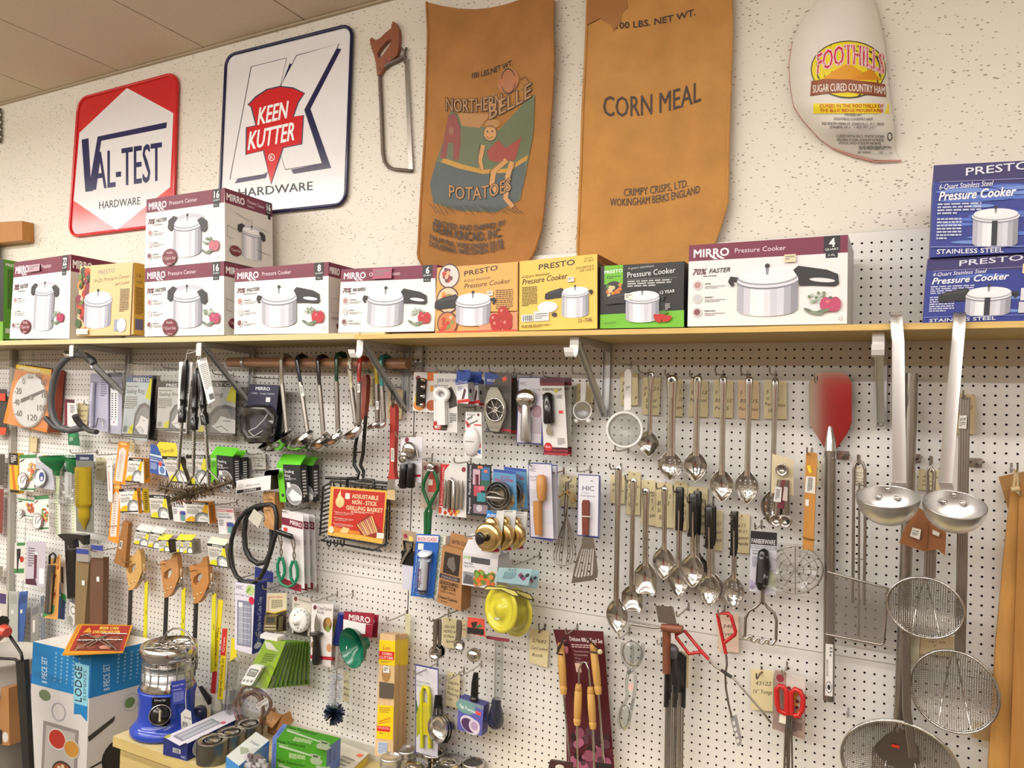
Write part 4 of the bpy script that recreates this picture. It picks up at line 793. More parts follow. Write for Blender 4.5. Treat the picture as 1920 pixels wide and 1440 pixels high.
tag((180,858,197,857,195,902,179,899),1,[('0682',.1,.8),('gauge',.1,.8)],'cream handwritten tag right of the yellow rain gauge','ddd3ac')
t=Th('glass_thermometer','thin white glass thermometer in a clear pack beside the orange cards','thermometer'); m=t.p('card'); pr=card(m,3.2,'199 858 212 862 211 942 203 940','e6e2dc'); pr.L('b8433a',.08,(.25,.3),(.3,.75)); tb(t,'tube',3.6,'201 873 209 872 210 935',.22,'f4f2f2',6)
for i,(c,l) in enumerate((((223,827,242,830,235,909,212,906),'upper'),((211,908,228,908,222,1020,203,1013),'lower'))):
    pr=goods('thermometer_card','long orange edged thermometer card, the %s one left of the sealing ring cartons'%l,'thermometer',c,4-i,'e8942e',.05,'orange edged thermometer cards'); pr.F('ecdcd0',(.15,.2),(.5,.12),(.85,.2),(.85,.93),(.15,.93)); pr.G('7a5a4a',.3,.3,.6,.9,14,.3); pr.R('f0d080',.2,.02,.8,.08)
hook(205,829,5,'the upper orange thermometer card'); hook(199,986,5,'the lower orange thermometer card'); hook(226,909,4,'the orange and yellow sealing ring cartons')
tag((243,826,252,831,251,848,240,846),1,[('275',.1,.8)],'small cream tag behind the upper orange thermometer card','e3d3a0')
ring('upper orange sided sealing ring carton at the left of the group',(242,858,269,860,270,906,235,903),4.4,1.3,'y','d98e1e')
ring('orange sided sealing ring carton, below its upper twin at the left',(223,917,256,915,260,963,226,961),5,.7,'y','d98e1e'); ring('bright yellow sided sealing ring carton behind the orange sided one',(259,917,267,916,270,962,262,961),4.2,1.2,'y','e6c41c')
ring('grey sealing ring carton with black side, under the grill brush bristles',(279,928,311,930,318,975,284,972),4.2,.8,'g','3a3836')
ring('white and blue sealing ring carton hanging between two yellow ones',(322,934,348,936,349,980,325,977),3.6,.8,'m','d9d6d2')
ring('white sealing ring carton with orange side strip below the bristles',(348,940,390,942,393,982,348,979),4.4,1.4,'y','c9781c')
ring('pink and white sealing ring carton left of the black gasket loop',(406,952,437,954,445,1003,411,1001),4.6,1.6,'m','c9b4b4')
ring('blue sealing ring carton with green and white top',(280,850,311,857,314,894,281,886),4.2,.7,'b','243f7c',flap=(1.6,'2d4f96'))
pr=ring('tilted grey sealing ring carton with handwritten yellow top flap',(303,855,335,857,353,907,320,904),4.8,1.2,'g','2a2826')
m=pr.t.p('yellow_top_flap'); q2=Pr(m,pxmap(lambda u,v:5.3)); q2.F('e6cf3a',(294,834),(299,828),(330,831),(335,856),(303,855)); q2.T('4a3a10','Override',(300,850),(326,848),9,.0,.25)
ring('white sealing ring carton behind the twisted brush shafts',(349,853,387,853,390,913,350,910),4.0,.9,'g','cfcabf')
def gbox(l,c,d,fl):
    pr=ring(l,c,d,1.6,'k','1b1b1d'); q=pr.q; m=pr.t.p('green_top_flap'); m.hexa([q[0]+ZV*fl+YV*1.2,q[1]+ZV*(fl-.2)+YV*1.2,q[1]+ZV*.0,q[0]],[q[0]+ZV*fl+YV*1.4,q[1]+ZV*fl+YV*1.4,q[1]+YV*.2,q[0]+YV*.2],'66d02a')
    s=sidepr(pr.m,q,1.6); s.T('e6e6e6','PRESTO',(.3,.8),(.8,.8),.06,.02)
    return pr
gbox('black and green sealing ring carton, front one beside the grill brush bristles',(395,852,436,856,438,912,396,912),5,1.3)
gbox('black and green sealing ring carton, rear one beside the grill brush bristles',(418,856,452,858,453,910,424,910),2.8,1.1)
gbox('black and green sealing ring carton, front one left of the grilling basket',(519,870,562,872,566,943,525,941),5,1.5)
gbox('black and green sealing ring carton, rear one left of the grilling basket',(548,872,585,873,586,941,552,940),2.8,1.3)
hook(462,850,4,'the green and black sealing ring cartons'); 
tag((470,848,497,850,499,880,473,880),.8,[('Sealing Ring',.1,.85),('for Mirro',.1,.7),('3-qt',.2,.4),('S-9886',.15,.6)],'white handwritten sealing ring tag between the green cartons','dcd8cc')
pr=goods('gauge_carton','upside down white steam gauge carton above the paper bag','box',(443,901,508,891,507,918,443,927),6,'efecea',2.2,side='3a302c',part='printed_box'); pr.R('1a1818',.02,.72,.72,.95); 
q=pr.q; inv,_=quadmap(q[2],q[3],q[1]); s=Pr(pr.m,inv); s.k=.02; s.T('f0f0f0','PRESTO',(.42,.24),(.78,.24),.13,.02); s.T('8a8a88','Steam Gauge',(.3,.55),(.72,.55),.14,0,.2); s.O('999',.87,.55,.05,.14,.15)
pr.m.hexa(*[[P(*c,5.9) for c in b] for b in (((497,884),(522,881),(520,891),(495,892)),((503,882),(524,880),(522,889),(500,890)))],'4a3a30')
t=Th('paper_bag','crumpled brown paper bag hanging between the black loop and the jar lifters','bag'); m=t.p('bag'); q=quad(5,'494 922 515 921 515 996 495 988'); rq=quad(3.4,'516 921 531 926 535 985 520 993'); r1=random.Random(3)
m.grid(lambda a,b:(q[0]*(1-a)+q[1]*a)*(1-b)+(q[3]*(1-a)+q[2]*a)*b+V((0,r1.uniform(-.12,.12),0)),5,8,'b98d5a',False); m.grid(lambda a,b:(q[1]*(1-a)+rq[1]*a)*(1-b)+(q[2]*(1-a)+rq[2]*a)*b+V((0,r1.uniform(-.1,.1),0)),4,8,'a87c4c',False); pr=Pr(m,pxmap(lambda u,v:5.2)); pr.G('6a4a2a',497,935,511,962,4,.25)
t=Th('gasket_loop','black rubber gasket coiled in two hanging loops','gasket'); m=t.p('outer_loop'); m.tube(PP(5,'508 945 480 949 462 958 449 973 440 990 434 1012 432 1040 435 1062 443 1080 456 1091 473 1094 487 1085 499 1062 509 1030 517 1000 519 970 515 950'),.36,'1a1a1b',8,True); m=t.p('inner_loop'); m.tube(PP(4.2,'470 960 461 975 458 1000 460 1028 470 1048 484 1057 498 1054 507 1036 510 1008 509 985 505 966 490 952'),.42,'1d1d1e',8,True)
pr=one('paper_label','blank pale diamond shaped label hanging inside the black loop','tag'); card(pr,5.4,'476 954 493 968 484 990 465 973','cfcabc')
hook(441,1083,6,'the black gasket loop'); hook(400,945,5,'the pink sealing ring carton')
JG='green handled jar lifters on white cards'
for i,(dx,d) in enumerate(((0,5.2),(11,3.6),(22,2))):
    pr=goods('jar_lifter_pack',['front green handled jar lifter on a white and maroon card','middle green handled jar lifter card of the three','rearmost green handled jar lifter card of the three'][i],'jar lifter',(529+dx,955+i,568+dx,964+i,571+dx,1104-i*2,526+dx,1096-2*i),d,'e9e4e4',.05,JG)
    pr.R('6f1530',0,.1,1,.2); pr.T('f2eaec','MIRRO',(.4,.17),(.95,.18),.06,.02); pr.F('8a1c34',(0,.9),(1,.93),(1,1.02),(0,1.02)); pr.R('c9c4c6',.1,.35,.9,.42); pr.R('d83a34',.1,.23,.28,.28)
    f=pr.mp; 
    m=pr.t.p('rubber_grip'); m.tube([f(.02,.27,1.2),f(.75,.29,1.2)],.32,'g:161618'); m.tube([f(.0,.3,.9),f(.72,.32,.9)],.28,'g:161618')
    for s in (0,1):
        m=pr.t.p('wire_arm'); x=.1+.62*s; m.tube([f(x-.08,.3,1),f(x-.02,.4,.8),f(x+.1,.55,.6),f(x+.05,.62,.6)],.11,'wire',6); m.tube([f(x+.1,.3,1),f(x+.12,.42,.8),f(x-.02,.55,.6),f(x+.05,.62,.6)],.11,'wire',6)
        m=pr.t.p('green_tong'); m.tube([f(x,.62,.7),f(x-.06,.72,.9),f(x-.03,.84,.9),f(x+.1,.92,.8)],.24,'g:1c7a58',8); m.tube([f(x+.06,.62,.5),f(x+.18,.72,.5),f(x+.2,.82,.5),f(x+.08,.92,.6)],.24,'g:1c7a58',8)
    m=pr.t.p('green_base'); m.tube([f(.1,.92,.8),f(.3,.96,1),f(.6,.97,1),f(.82,.92,.8)],.2,'g:1c7a58',8)
hook(527,958,6.2,'the green handled jar lifters')
SG='small sealing ring cartons in the row above the saws'
def sm(l,c,d,side='cfcabc',th=.8,fl='d9d23a'): 
    pr=ring(l,c,d,th,'g',side,SG); q=pr.q; m=pr.t.p('open_top_flap'); m.hexa([q[0]+ZV*.9+YV*1.,q[1]+ZV*.8+YV*1.,q[1],q[0]],[q[0]+ZV*.85+YV*1.05,q[1]+ZV*.75+YV*1.05,q[1]+YV*.1,q[0]+YV*.1],fl)
sm('small carton at the left end of the row above the saws',(255,993,280,998,276,1026,250,1020),4.6,fl='e9e6d6'); sm('small slanted carton, second from the left in the row above the saws',(283,997,303,1001,301,1033,277,1026),4.8,fl='e9e6d6'); sm('small carton with yellow flap and black side in the row above the saws',(297,1012,315,1013,318,1037,300,1034),5.2,'24211f',1.6)
sm('small carton touching its right twin in the row above the saws',(329,1012,342,1013,344,1038,331,1036),5,'b9b4a8'); sm('small carton with striped side in the middle of the row above the saws',(342,1013,359,1013,361,1040,344,1038),5.2,'8d897e',1.8); sm('largest carton with sealing ring picture at the right end of the row above the saws',(388,1018,421,1023,427,1067,394,1060),5.6,'9d998e',1.6,'e9e6c8')
pr=goods('saw_sleeve','brown cardboard sleeve with barcode label left of the new saws','package',(231,976,241,981,234,1064,213,1055),4,'96693a',.8); pr.R('efece4',.3,.45,.75,.63)
for i in range(9): pr.R('333',.34+.04*i,.47,.36+.04*i,.6)
# three new meat saws
NG='new meat saws hung in a row'
def saw(dx,dy,k,label,g,yb):
    t=Th('meat_saw',label,'saw',NG); D=3.2
    tr=lambda s:[P(233+(float(a)-233)*k+dx,1046+(float(b)-1046)*k+dy,D) for a,b in (p.split(',') for p in s.split())]
    m=t.p('handle'); m.plate(tr('233.5,1046 238,1043 243,1046 252,1040 257,1031 261,1030 263,1036 264.5,1052 265.6,1072 260,1088 254,1099 248,1105.6 241.6,1107 239,1088 236,1064'),[tr('241,1064 248,1058 254,1056 255,1062 250,1072 244,1077 240,1073')],(0,.9,0),'w:'+g)
    for a in ('246.5,1092','252.5,1090','242,1099'): t.p('rivet').lathe(tr(a)[0],(0,-1,0),[(.2,0),(.16,.06),(0,.1)],'brass',8)
    q=lambda a,b:P(233+(a-233)*k+dx,1046+(b-1046)*k+dy,D-.4)
    m=t.p('frame'); m.tube([q(245,1104),q(243,1160),q(240,1225)],.36,'2b2a2a',8,flat=.6); m.tube([q(256,1093),q(264,1087),q(273,1083)],[.4,.36,.32],'dsteel',8)
    m=t.p('wing_nut'); m.tube([q(272,1074),q(273,1092)],.2,'steel',6); m.tube([q(270,1072),q(272,1077),q(275,1074)],.2,'steel',6)
    m=t.p('yellow_blade_guard'); a,b=q(271,1089),q(277,1090); c,d=q(274,yb),q(268,yb); m.prism([a,b,c,d],(0,.12,0),'d6cf28'); Pr(m,*quadmap(a,b,d)).R('222',.6,.4,.75,.46)
    m=t.p('paper_tag'); m.prism([q(266,1056),q(271,1058),q(268,1082),q(262,1080)],(0,.03,0),'e3d9b8')
saw(0,0,1,'new wooden handled meat saw, palest and leftmost of three','c9a262',1225); saw(66,8,1.1,'new wooden handled meat saw, middle of three','b98550',1220); saw(121,16,1.15,'new wooden handled meat saw, rightmost of three, below the largest sealing ring carton','b98048',1218)
hook(229,1053,5,'the palest new saw'); hook(293,1058,5,'the middle new saw'); hook(352,1070,5,'the rightmost new saw')
# lower left packs behind the cookware carton
LW='hanging packs above the big cookware carton'
pr=goods('knife_pack','pack with a black handled tool and red peppers','package',(28,1018,47,1017,47,1090,26,1075),3,'dcd8cf',.05,LW); pr.R('3f7a4a',0,.85,1,1); pr.R('3f7a4a',.2,0,1,.1); pr.F('2a2624',(.2,.2),(.6,.2),(.6,.5),(.45,.55),(.4,.95),(.3,.95)); pr.E('b03024',.75,.55,.2,.1)
pr=goods('injector_pack','lavender pack with a thin maroon stick','package',(50,1014,86,1017,84,1102,48,1095),3.4,'c3bcc6',.05,LW); pr.R('5a2434',.42,.3,.56,.85); pr.R('efeff0',.35,.25,.6,.3); pr.R('f0eef0',.7,.6,.95,.95); pr.G('77707c',.1,.15,.45,.6,8); pr.F('4a2434',(0,1),(0,.88),(.5,.85),(.6,1))
t=Th('probe_thermometer','black looped probe thermometer on a green card','thermometer',LW); m=t.p('card'); pr=card(m,4.2,'93 1050 114 1040 108 1162 80 1158','d9a05a'); pr.R('3f8a4a',0,.86,1,1); 
for i in range(20): pr.E(random.choice(['c9792c','a8481c','e0b86a','8a3a1c']),random.uniform(.5,1),random.uniform(.15,.8),.1)
tb(t,'loop_handle',4.7,'93 1058 93 1042 99 1037 104 1042 102 1056',.22,'1c1c1c',6); tb(t,'body',4.7,'97 1060 90 1150',.7,'4a4440',8,flat=.5); tb(t,'probe',5,'97 1075 93 1148',.18,'steel',6)
t=Th('black_scoop','black plastic scoop shaped funnel hanging beside the wooden boards','scoop',LW); m=t.p('body'); m.prism(PP(3.6,'107 1003 113 1001 136 1001 158 1004 157 1022 145 1010 136 1014 143 1120 126 1123 121 1015'),(0,1.2,0),'g:121213')
for c,col,l in (((142,1052,167,1056,158,1172,140,1172),'7d6a4a','olive tan wooden board on a blue hang strip, left of the darker board'),((170,1045,194,1046,192,1176,168,1176),'5f4434','dark brown wooden board on a blue hang strip')):
    t=Th('wooden_board',l,'board','wooden boards on blue hang strips'); m=t.p('board'); card(m,4.6,c,'w:'+col,1.1,'w:'+col); u=(c[0]+c[2])/2; m=t.p('blue_hang_strip'); pr=card(m,5,(c[0]+1,c[1]-26,c[2]-1,c[1]-24,c[2]-1,c[1]+2,c[0]+1,c[1]),'9a948c'); pr.R('2d3f8a',0,.1,1,.45); m=t.p('price_sticker'); card(m,4.7,(u-1,c[1]+36,u+4,c[1]+37,u+4,c[1]+46,u-1,c[1]+45),'efece4',.03)
hook(127,1029,6,'the olive tan board'); hook(171,1033,6,'the dark brown board')
pr=goods('tool_pack','green and black card between the black scoop and the probe thermometer','package',(112,1045,122,1050,127,1117,114,1122),3,'d6d2ca',.05,LW); pr.R('2f8a4f',0,.85,1,1); pr.R('333',.2,.2,.6,.6)
for i,(c,col,b) in enumerate((((-6,1105,14,1108,12,1230,-10,1230),'cfc8bc','4a3a6a'),((17,1108,34,1110,33,1225,16,1225),'aeb0a8','9a9c94'),((36,1110,52,1108,42,1222,30,1222),'3a5894','2a4478'),((58,1138,74,1130,72,1230,57,1230),'8a8884','6a6a70'),((76,1118,82,1116,84,1225,76,1225),'6f7680','5a6068'),((108,1092,124,1096,120,1162,107,1160),'35568c','2c4a7c'))):
    pr=goods('hanging_pack',['pale hanging pack at the left picture edge with purple band','pale green grey hanging pack','blue hanging pack above the cookware carton','grey pack with a white ruler','thin slate grey hanging pack','small blue pack under the probe thermometer'][i],'package',c,3-.2*i,col,.1,LW); pr.R(b,.1,.05,.9,.2); pr.R('dedad2',.25,.3,.5,.55 if i in(0,3) else .36)
pr=goods('dial_card','small dial thermometer on white card left of the wooden boards','thermometer',(130,1128,143,1135,141,1172,128,1168),2.6,'e0ddd8'); pr.E('4a3a38',.6,.3,.35); pr.E('f2f0ec',.6,.3,.27); pr.E('9a9894',.3,.8,.35)
# ================= centre: grilling basket, brush, gadget cards
t=Th('grilling_basket','black wire grilling basket with a red cardboard label','basket'); D=3.0
m=t.p('wire_basket'); B=lambda d,*s:[m.tube(PP(d,x),.14,'g:1b1a1a',5) for x in s]
B(D,'607 912 620 902 622 1008 600 1004 607 912','600 1004 605 912'); 
for i in range(12): y=912+i*8; B(D,'%f %f %f %f'%(606-i*.55,y,621,y-6))
B(D,'620 901 728 913','620 903 730 918','728 912 724 1020','620 1006 724 1024','602 1012 700 1032 728 1018','612 1008 602 1013 715 1034')
B(1.2,'732 917 729 1012','620 895 732 908')
for i in range(10): y=921+i*9.5; m.tube([P(728,y,D),P(732,y-1,1.2)],.1,'g:1b1a1a',5)
for i in range(8): x=626+i*13; B(D,'%f %f %f %f'%(x,902+i*1.4,x,913+i*1.4))
for x in (617,630,642): B(D,'%f 1012 %f 1021 %f 1025 %f 1021 %f 1012'%(x-3,x-3,x,x+3,x+3))
m=t.p('long_handle'); m.tube(PP(D,'682 780 676 785 666 838 664 872 673 886 671 896 652 897 651 912'),.28,'g:1b1a1a',7); m.tube(PP(D,'686 780 681 850 676 872 682 884 681 899 701 901 701 914'),.28,'g:1b1a1a',7); m.tube(PP(D,'661 848 680 848'),.12,'g:1b1a1a',5); m.tube(PP(D,'611 896 671 898'),.25,'g:1b1a1a',6); m.tube(PP(D,'672 901 728 906'),.25,'g:1b1a1a',6)
m=t.p('wooden_grip'); m.plate(PP(D+.3,'677 708 681 702 686 703 688 712 686 750 682 787 676 786 678 750'),[],(0,.9,0),'w:8a3a28')
m=t.p('label_card'); pr=card(m,D+.3,'620 912 726 920 717 1020 614 1003','e2b24a',.06); pr.R('b8291f',.06,.04,.97,.92); 
for s,a,b,y in (('ADJUSTABLE',.4,.86,.2),('NON - STICK',.41,.84,.32),('GRILLING BASKET',.31,.95,.44)): pr.T('f0e0b0',s,(a,y),(b,y),.085,.03)
pr.E('e9c88a',.19,.3,.08); pr.F('f0d8a0',(.12,.3),(.15,.15),(.19,.05),(.2,.16),(.26,.28)); pr.R('f0ece0',.28,.11,.36,.23); pr.G('f0d8c0',.4,.46,.8,.5,2)
for i in range(3): pr.T('f0d8c0',['Adjusts to fit your size','Fits basket any form','Prevents food sticking'][i],(.1,.52+.12*i),(.45,.53+.12*i),.03,.02); pr.G('d9a090',.12,.54+.12*i,.42,.57+.12*i,2)
pr.F('d9822c',(.05,.92),(.05,.8),(.3,.84),(.6,.86),(.7,.92)); pr.F('e9c88a',(.22,.92),(.28,.8),(.4,.82),(.36,.92)); pr.F('8a2a1c',(.5,.72),(.72,.5),(.97,.85),(.85,.95),(.6,.92)); 
for i in range(9): pr.L(random.choice(['e0c888','d9b070','c98a7a']),.02,(.53+.03*i,.72-.025*i),(.68+.025*i,.93-.012*i))
pr.R('efe9da',.88,.84,1.,.95); pr.E('efe3c0',.07,.88,.05)
tag((685,704,699,706,698,760,684,758),.8,[('N',.5,.4),('C',.5,.3)],'cream tag behind the grilling basket grip','e0cfa6')
tag((728,730,756,731,752,786,726,784),.8,[('53285',.1,.75),('300',.15,.5),('Brush',.1,.7)],'cream handwritten tag behind the red basting brush','e3cfa2')
t=Th('basting_brush','red handled basting brush hanging right of the grilling basket','brush'); D=3.4
m=t.p('handle'); m.plate(PP(D,'731 762 736 757 741 762 741 800 739 840 738 880 741 899 727 899 730 880 731 800'),[],(0,.9,0),'w:a8332a'); tb(t,'wire_loop',D,'736 764 734 742 736 730 739 742 738 764',.1,'1c1a1a',5)
m=t.p('ferrule'); m.hexa(quad(D+.15,'727 899 741 899 740 917 726 917'),quad(D-1,'727 899 741 899 740 917 726 917'),'m:b8b4ac'); m=t.p('bristles'); m.hexa(quad(D,'726 916 740 916 741 938 725 936'),quad(D-.9,'726 916 740 916 741 938 725 936'),'f:cdb285')
m=t.p('barcode_sticker'); pr=card(m,D+.15,'733 840 739 841 739 866 733 865','ece8e0',.02); pr.G('333',.2,.1,.8,.9,9)
hook(722,722,4,'the red basting brush'); hook(652,691,5,'the grilling basket')
GG3='gadget cards in the middle of the pegboard'
pr=goods('garlic_press_card','white and orange gadget card with a pear picture','gadget card',(776,698,820,698,820,774,774,770),3.4,'e8e4e0',.06,GG3); pr.R('d9722c',.58,0,1,.35); pr.R('e0a03a',.72,.35,1,.5); pr.E('8a2a3a',.2,.16,.1); pr.E('c9b42c',.22,.7,.16,.2); pr.E('d98a2c',.28,.85,.26,.14); pr.E('a8522c',.8,.85,.22,.14); pr.R('efe9e0',.6,.22,.95,.34); pr.T('444',"cherry key",(.12,.62),(.13,.35),.06)
m=pr.t.p('corer_tool'); f=pr.mp; m.tube([f(.43,.18,.5),f(.42,.86,.5)],[.75,.7],'g:1b1a1a',10,flat=.5); 
for b in (.2,.38,.62,.84): m=pr.t.p('steel_band'); m.tube([f(.3,b,.6),f(.56,b,.6)],.3,'steel',8)
hook(783,693,5,'the pear picture gadget card'); hook(818,692,5,'the white jar opener card')
pr=goods('jar_opener_card','white jar opener on a white and red card','gadget card',(813,700,858,701,857,811,813,808),4,'e5e3df',.06,GG3); pr.T('3a3a3a','JAR',(.15,.15),(.45,.15),.07,.01); pr.G('77736e',.48,.1,.75,.15,2); pr.T('3a3a3a','POP',(.78,.15),(.95,.14),.06,0,.2); pr.G('777',.02,.2,.6,.25,2); pr.R('a81f24',0,.83,.35,.98); pr.T('fff','BEST',(.06,.95),(.3,.95),.05,.03); pr.F('3a3430',(.62,.25),(.75,.22),(.95,.4),(.98,.55),(.65,.6)); pr.G('555',.68,.68,.95,.85,6); pr.F('4a3a2a',(.35,.9),(.6,.88),(.55,.98),(.3,.98))
f=pr.mp; m=pr.t.p('white_jar_opener'); a=V((0,-.5,0)); R_=[f(.42+.25*math.cos(x/24*6.283),.36+.1*math.sin(x/24*6.283),.5) for x in range(24)]; m.tube(R_,.42,'g:f1efec',10,True); m.hexa([f(.26,.44,.9),f(.6,.44,.9),f(.62,.88,.9),f(.3,.89,.9)],[f(.26,.44,.2),f(.6,.44,.2),f(.62,.88,.2),f(.3,.89,.2)],'g:f1efec')
for i,(dx,d) in enumerate(((0,5),(26,3.2))):
    pr=goods('pourer_box',['front small blue and white bottle pourer box','rear small blue and white bottle pourer box'][i],'box',(854+dx,712+i*3,877+dx*.75,709+i*3,878+dx*.75,757+i*3,858+dx,756+i*2),d,'e8e8ea',1.6,'small bottle pourer boxes',side='d5d6da',part='printed_box'); pr.R('2848a0',0,0,1,.22); pr.T('fff','BOTTLE POURER',(.08,.19),(.92,.18),.06,.01); pr.T('fff','Wine',(.2,.1),(.55,.1),.05); pr.F('4a1a20',(.35,.85),(.55,.85),(.78,.5),(.65,.4)); pr.G('889',.08,.3,.5,.5,4); pr.R('c4302c',0,.87,1,1); s=sidepr(pr.m,pr.q,1.6); s.R('2848a0',0,0,1,.15); s.R('c4302c',0,.9,1,1); s.E('444',.4,.5,.2); s.O('555',.5,.75,.25,.1)
    q=pr.q; pr.t.p('hang_flap').prism([q[0]*.5+q[1]*.5+V((-.9,.1,-.1)),q[0]*.3+q[1]*.7+V((.9,.1,-.1)),q[0]*.3+q[1]*.7+V((.9,.1,1.2)),q[0]*.5+q[1]*.5+V((-.9,.1,1.2))],(0,.06,0),'2848a0')
hook(858,692,6,'the blue bottle pourer boxes'); hook(864,761,4,'the white knife sharpener card','dsteel')
pr=goods('sharpener_card','white plastic knife sharpener on a red, white and blue card','gadget card',(873,772,903,773,904,860,871,856),3.4,'ecebe9',.06,GG3); pr.T('5a2a2a','ALADDIN',(.08,.08),(.6,.08),.035,.02); pr.E('5a3a34',.8,.06,.08); pr.F('c9343f',(.0,.22),(.08,.2),(.4,.34),(.2,.42)); pr.F('2f5fa8',(0,.42),(.2,.42),(.05,.56)); pr.F('c9343f',(.85,.6),(1,.7),(1,.8),(.85,.75)); pr.F('2f5fa8',(.75,.88),(1,.82),(1,.93)); pr.T('444',"Handy",(.1,.2),(.45,.12),.07,.02,.2); pr.T('444',"sharpener",(.1,.32),(.8,.2),.06,.02,.2); pr.R('c9343f',.55,.27,1,.3); pr.G('b88',.1,.93,.8,.98,3)
m=pr.t.p('white_sharpener'); o=pr.mp(.45,.65,.1); m.ball(o,1.35,.7,2.1,'g:e6e5e3',18); q=Pr(m,lambda a,b,h:pr.mp(a,b,.82)); q.R('8e8c88',.2,.64,.72,.66)
EG='apple corer packs'
for i,(dx,d) in enumerate(((0,4.2),(13,2.4))):
    pr=goods('apple_corer_pack',['front apple corer pack with round steel slicer on a grey card','second apple corer pack mostly hidden behind the first'][i],'gadget card',(909+dx,698+i*3,959+dx*.8,699+i*3,958+dx*.9,813+i,908+dx*1.3,810+i*3),d,'4b4540',.06,EG); pr.F('24408a',(0,0),(.28,0),(.6,.08),(.3,.12),(.3,.2),(0,.2)); pr.T('e8e8ee','EKCO',(.1,.155),(.38,.155),.045,.02); pr.F('e0563f',(.65,.09),(.8,.05),(.85,.12),(.7,.16)); pr.R('b02030',.5,.93,1,.97); pr.T('e8e6e0','Apple',(.06,.98),(.08,.82),.07,.02)
    if i==0:
        f=pr.mp; m=pr.t.p('corer_frame'); O=[(.2,.32),(.3,.25),(.55,.25),(.66,.33),(.86,.52),(.86,.68),(.7,.9),(.6,.98),(.3,.97),(.2,.88),(.08,.7),(.08,.52)]; h=[(.47+.34*math.cos(x/20*6.283),.62+.19*math.sin(x/20*6.283)) for x in range(20)]
        m.plate([f(a,b,.55) for a,b in O],[[f(a,b,.55) for a,b in h]],(0,.4,0),'m:b9b6a8'); m.tube([f(a,b,.6) for a,b in h],.16,'steel',6,True)
        m=pr.t.p('slicer_blade'); c=f(.47,.62,.5)
        for k in range(8): e=f(.47+.34*math.cos(k*.785+.3),.62+.19*math.sin(k*.785+.3),.5); m.tube([c,e],.07,'steel',5)
        m.tube([f(.47+.08*math.cos(x/12*6.283),.62+.045*math.sin(x/12*6.283),.5) for x in range(12)],.12,'steel',6,True); blister(pr,.03,.2,.92,.99,.9)
hook(917,695,5.2,'the apple corer packs'); hook(964,697,5,'the ice cream scoop card')
def hic(l,name,c,d,title,cat='gadget card'):
    pr=goods(name,l,cat,c,d,'31377a',.06,'blue bordered gadget cards'); pr.R('dcd9e2',.03,.015,.97,.985); pr.T('3a3a4a','HIC',(.07,.12),(.32,.12),.05,.0); pr.T('3a3a4a',title,(.06,.2),(.06+.055*len(title),.2),.028,.0); pr.G('99a',.06,.22,.6,.25,2); return pr
pr=hic('steel ice cream scoop on a blue bordered card','ice_cream_scoop_card',(972,707,1020,707,1018,834,968,831),3.6,'Ice Cream Scoop'); pr.E('8a6a70',.3,.45,.3,.12); pr.E('a08088',.78,.52,.2,.1); pr.R('b3a8b0',.55,.6,.97,.85); pr.R('c9c4cc',.03,.86,.97,.985)
f=pr.mp; m=pr.t.p('scoop_bowl'); m.ball(f(.38,.33,.5),1.55,.8,1.35,'steel',18); m=pr.t.p('scoop_handle'); m.tube([f(.4,.42,.6),f(.42,.55,.6),f(.44,.92,.6),f(.44,.96,.6)],[.55,.62,.75,.6],'brushed',12); m=pr.t.p('wire_cross'); m.tube([f(.12,.34,1.2),f(.7,.33,1.2)],.08,'steel',5)
for i,(c,d) in enumerate((((1012,709,1057,709,1065,853,1020,852),4),((1030,708,1072,708,1071,852,1030,850),2.6))):
    pr=goods('peeler_card',['front lemon peeler card with black handled tool','rear lemon peeler card half hidden behind its twin'][i],'gadget card',c,d,'e3dfda' if not i else 'b5b0aa',.06,'maroon and white peeler cards'); pr.R('4a1420',0,0,1,.1); pr.R('3a0c16',0,.9,1,1); pr.R('8a1a2c',0,.93,1,.95); pr.R('a01c30',0,.97,1,1.); pr.R('8a1a2c',0,.07,1,.085); pr.T('1a1a1a','FIRMGRIP',(.1,.165),(.9,.165),.035,.03)
    if not i:
        pr.E('b81c28',.2,.9,.17); pr.T('f0d0d0','Best',(.1,.91),(.3,.91),.03,.02); pr.R('e0483c',.72,.42,.9,.46); pr.G('888',.6,.78,.9,.87,5); pr.E('d9c82c',.65,.165,.07); pr.G('777',.68,.22,.9,.27,3); pr.G('555',.06,.21,.24,.3,3)
        f=pr.mp; m=pr.t.p('black_handle'); m.tube([f(.38,.2,.5),f(.38,.22,.55),f(.36,.56,.55),f(.36,.58,.5)],[.4,.7,.75,.72],'g:161617',12); m=pr.t.p('peeler_tip'); m.plate([f(a,b,.5) for a,b in ((.3,.58),(.42,.58),(.4,.63),(.45,.68),(.42,.74),(.25,.74),(.2,.69),(.28,.63))],[],(0,.08,0),'steel'); m=pr.t.p('black_tie'); m.tube([f(.3,.5,1.25),f(.58,.5,.9)],.07,'161616',5); m.tube([f(.3,.26,1.25),f(.5,.26,.9)],.07,'161616',5)
hook(1018,703,5,'the lemon peeler cards'); hook(1072,696,5,'the small white strainer')
tag((1082,718,1115,719,1110,770,1080,768),.6,[('32...',.1,.4),('2..',.1,.3),('Strainer',.1,.9)],'cream tag behind the small white strainer')
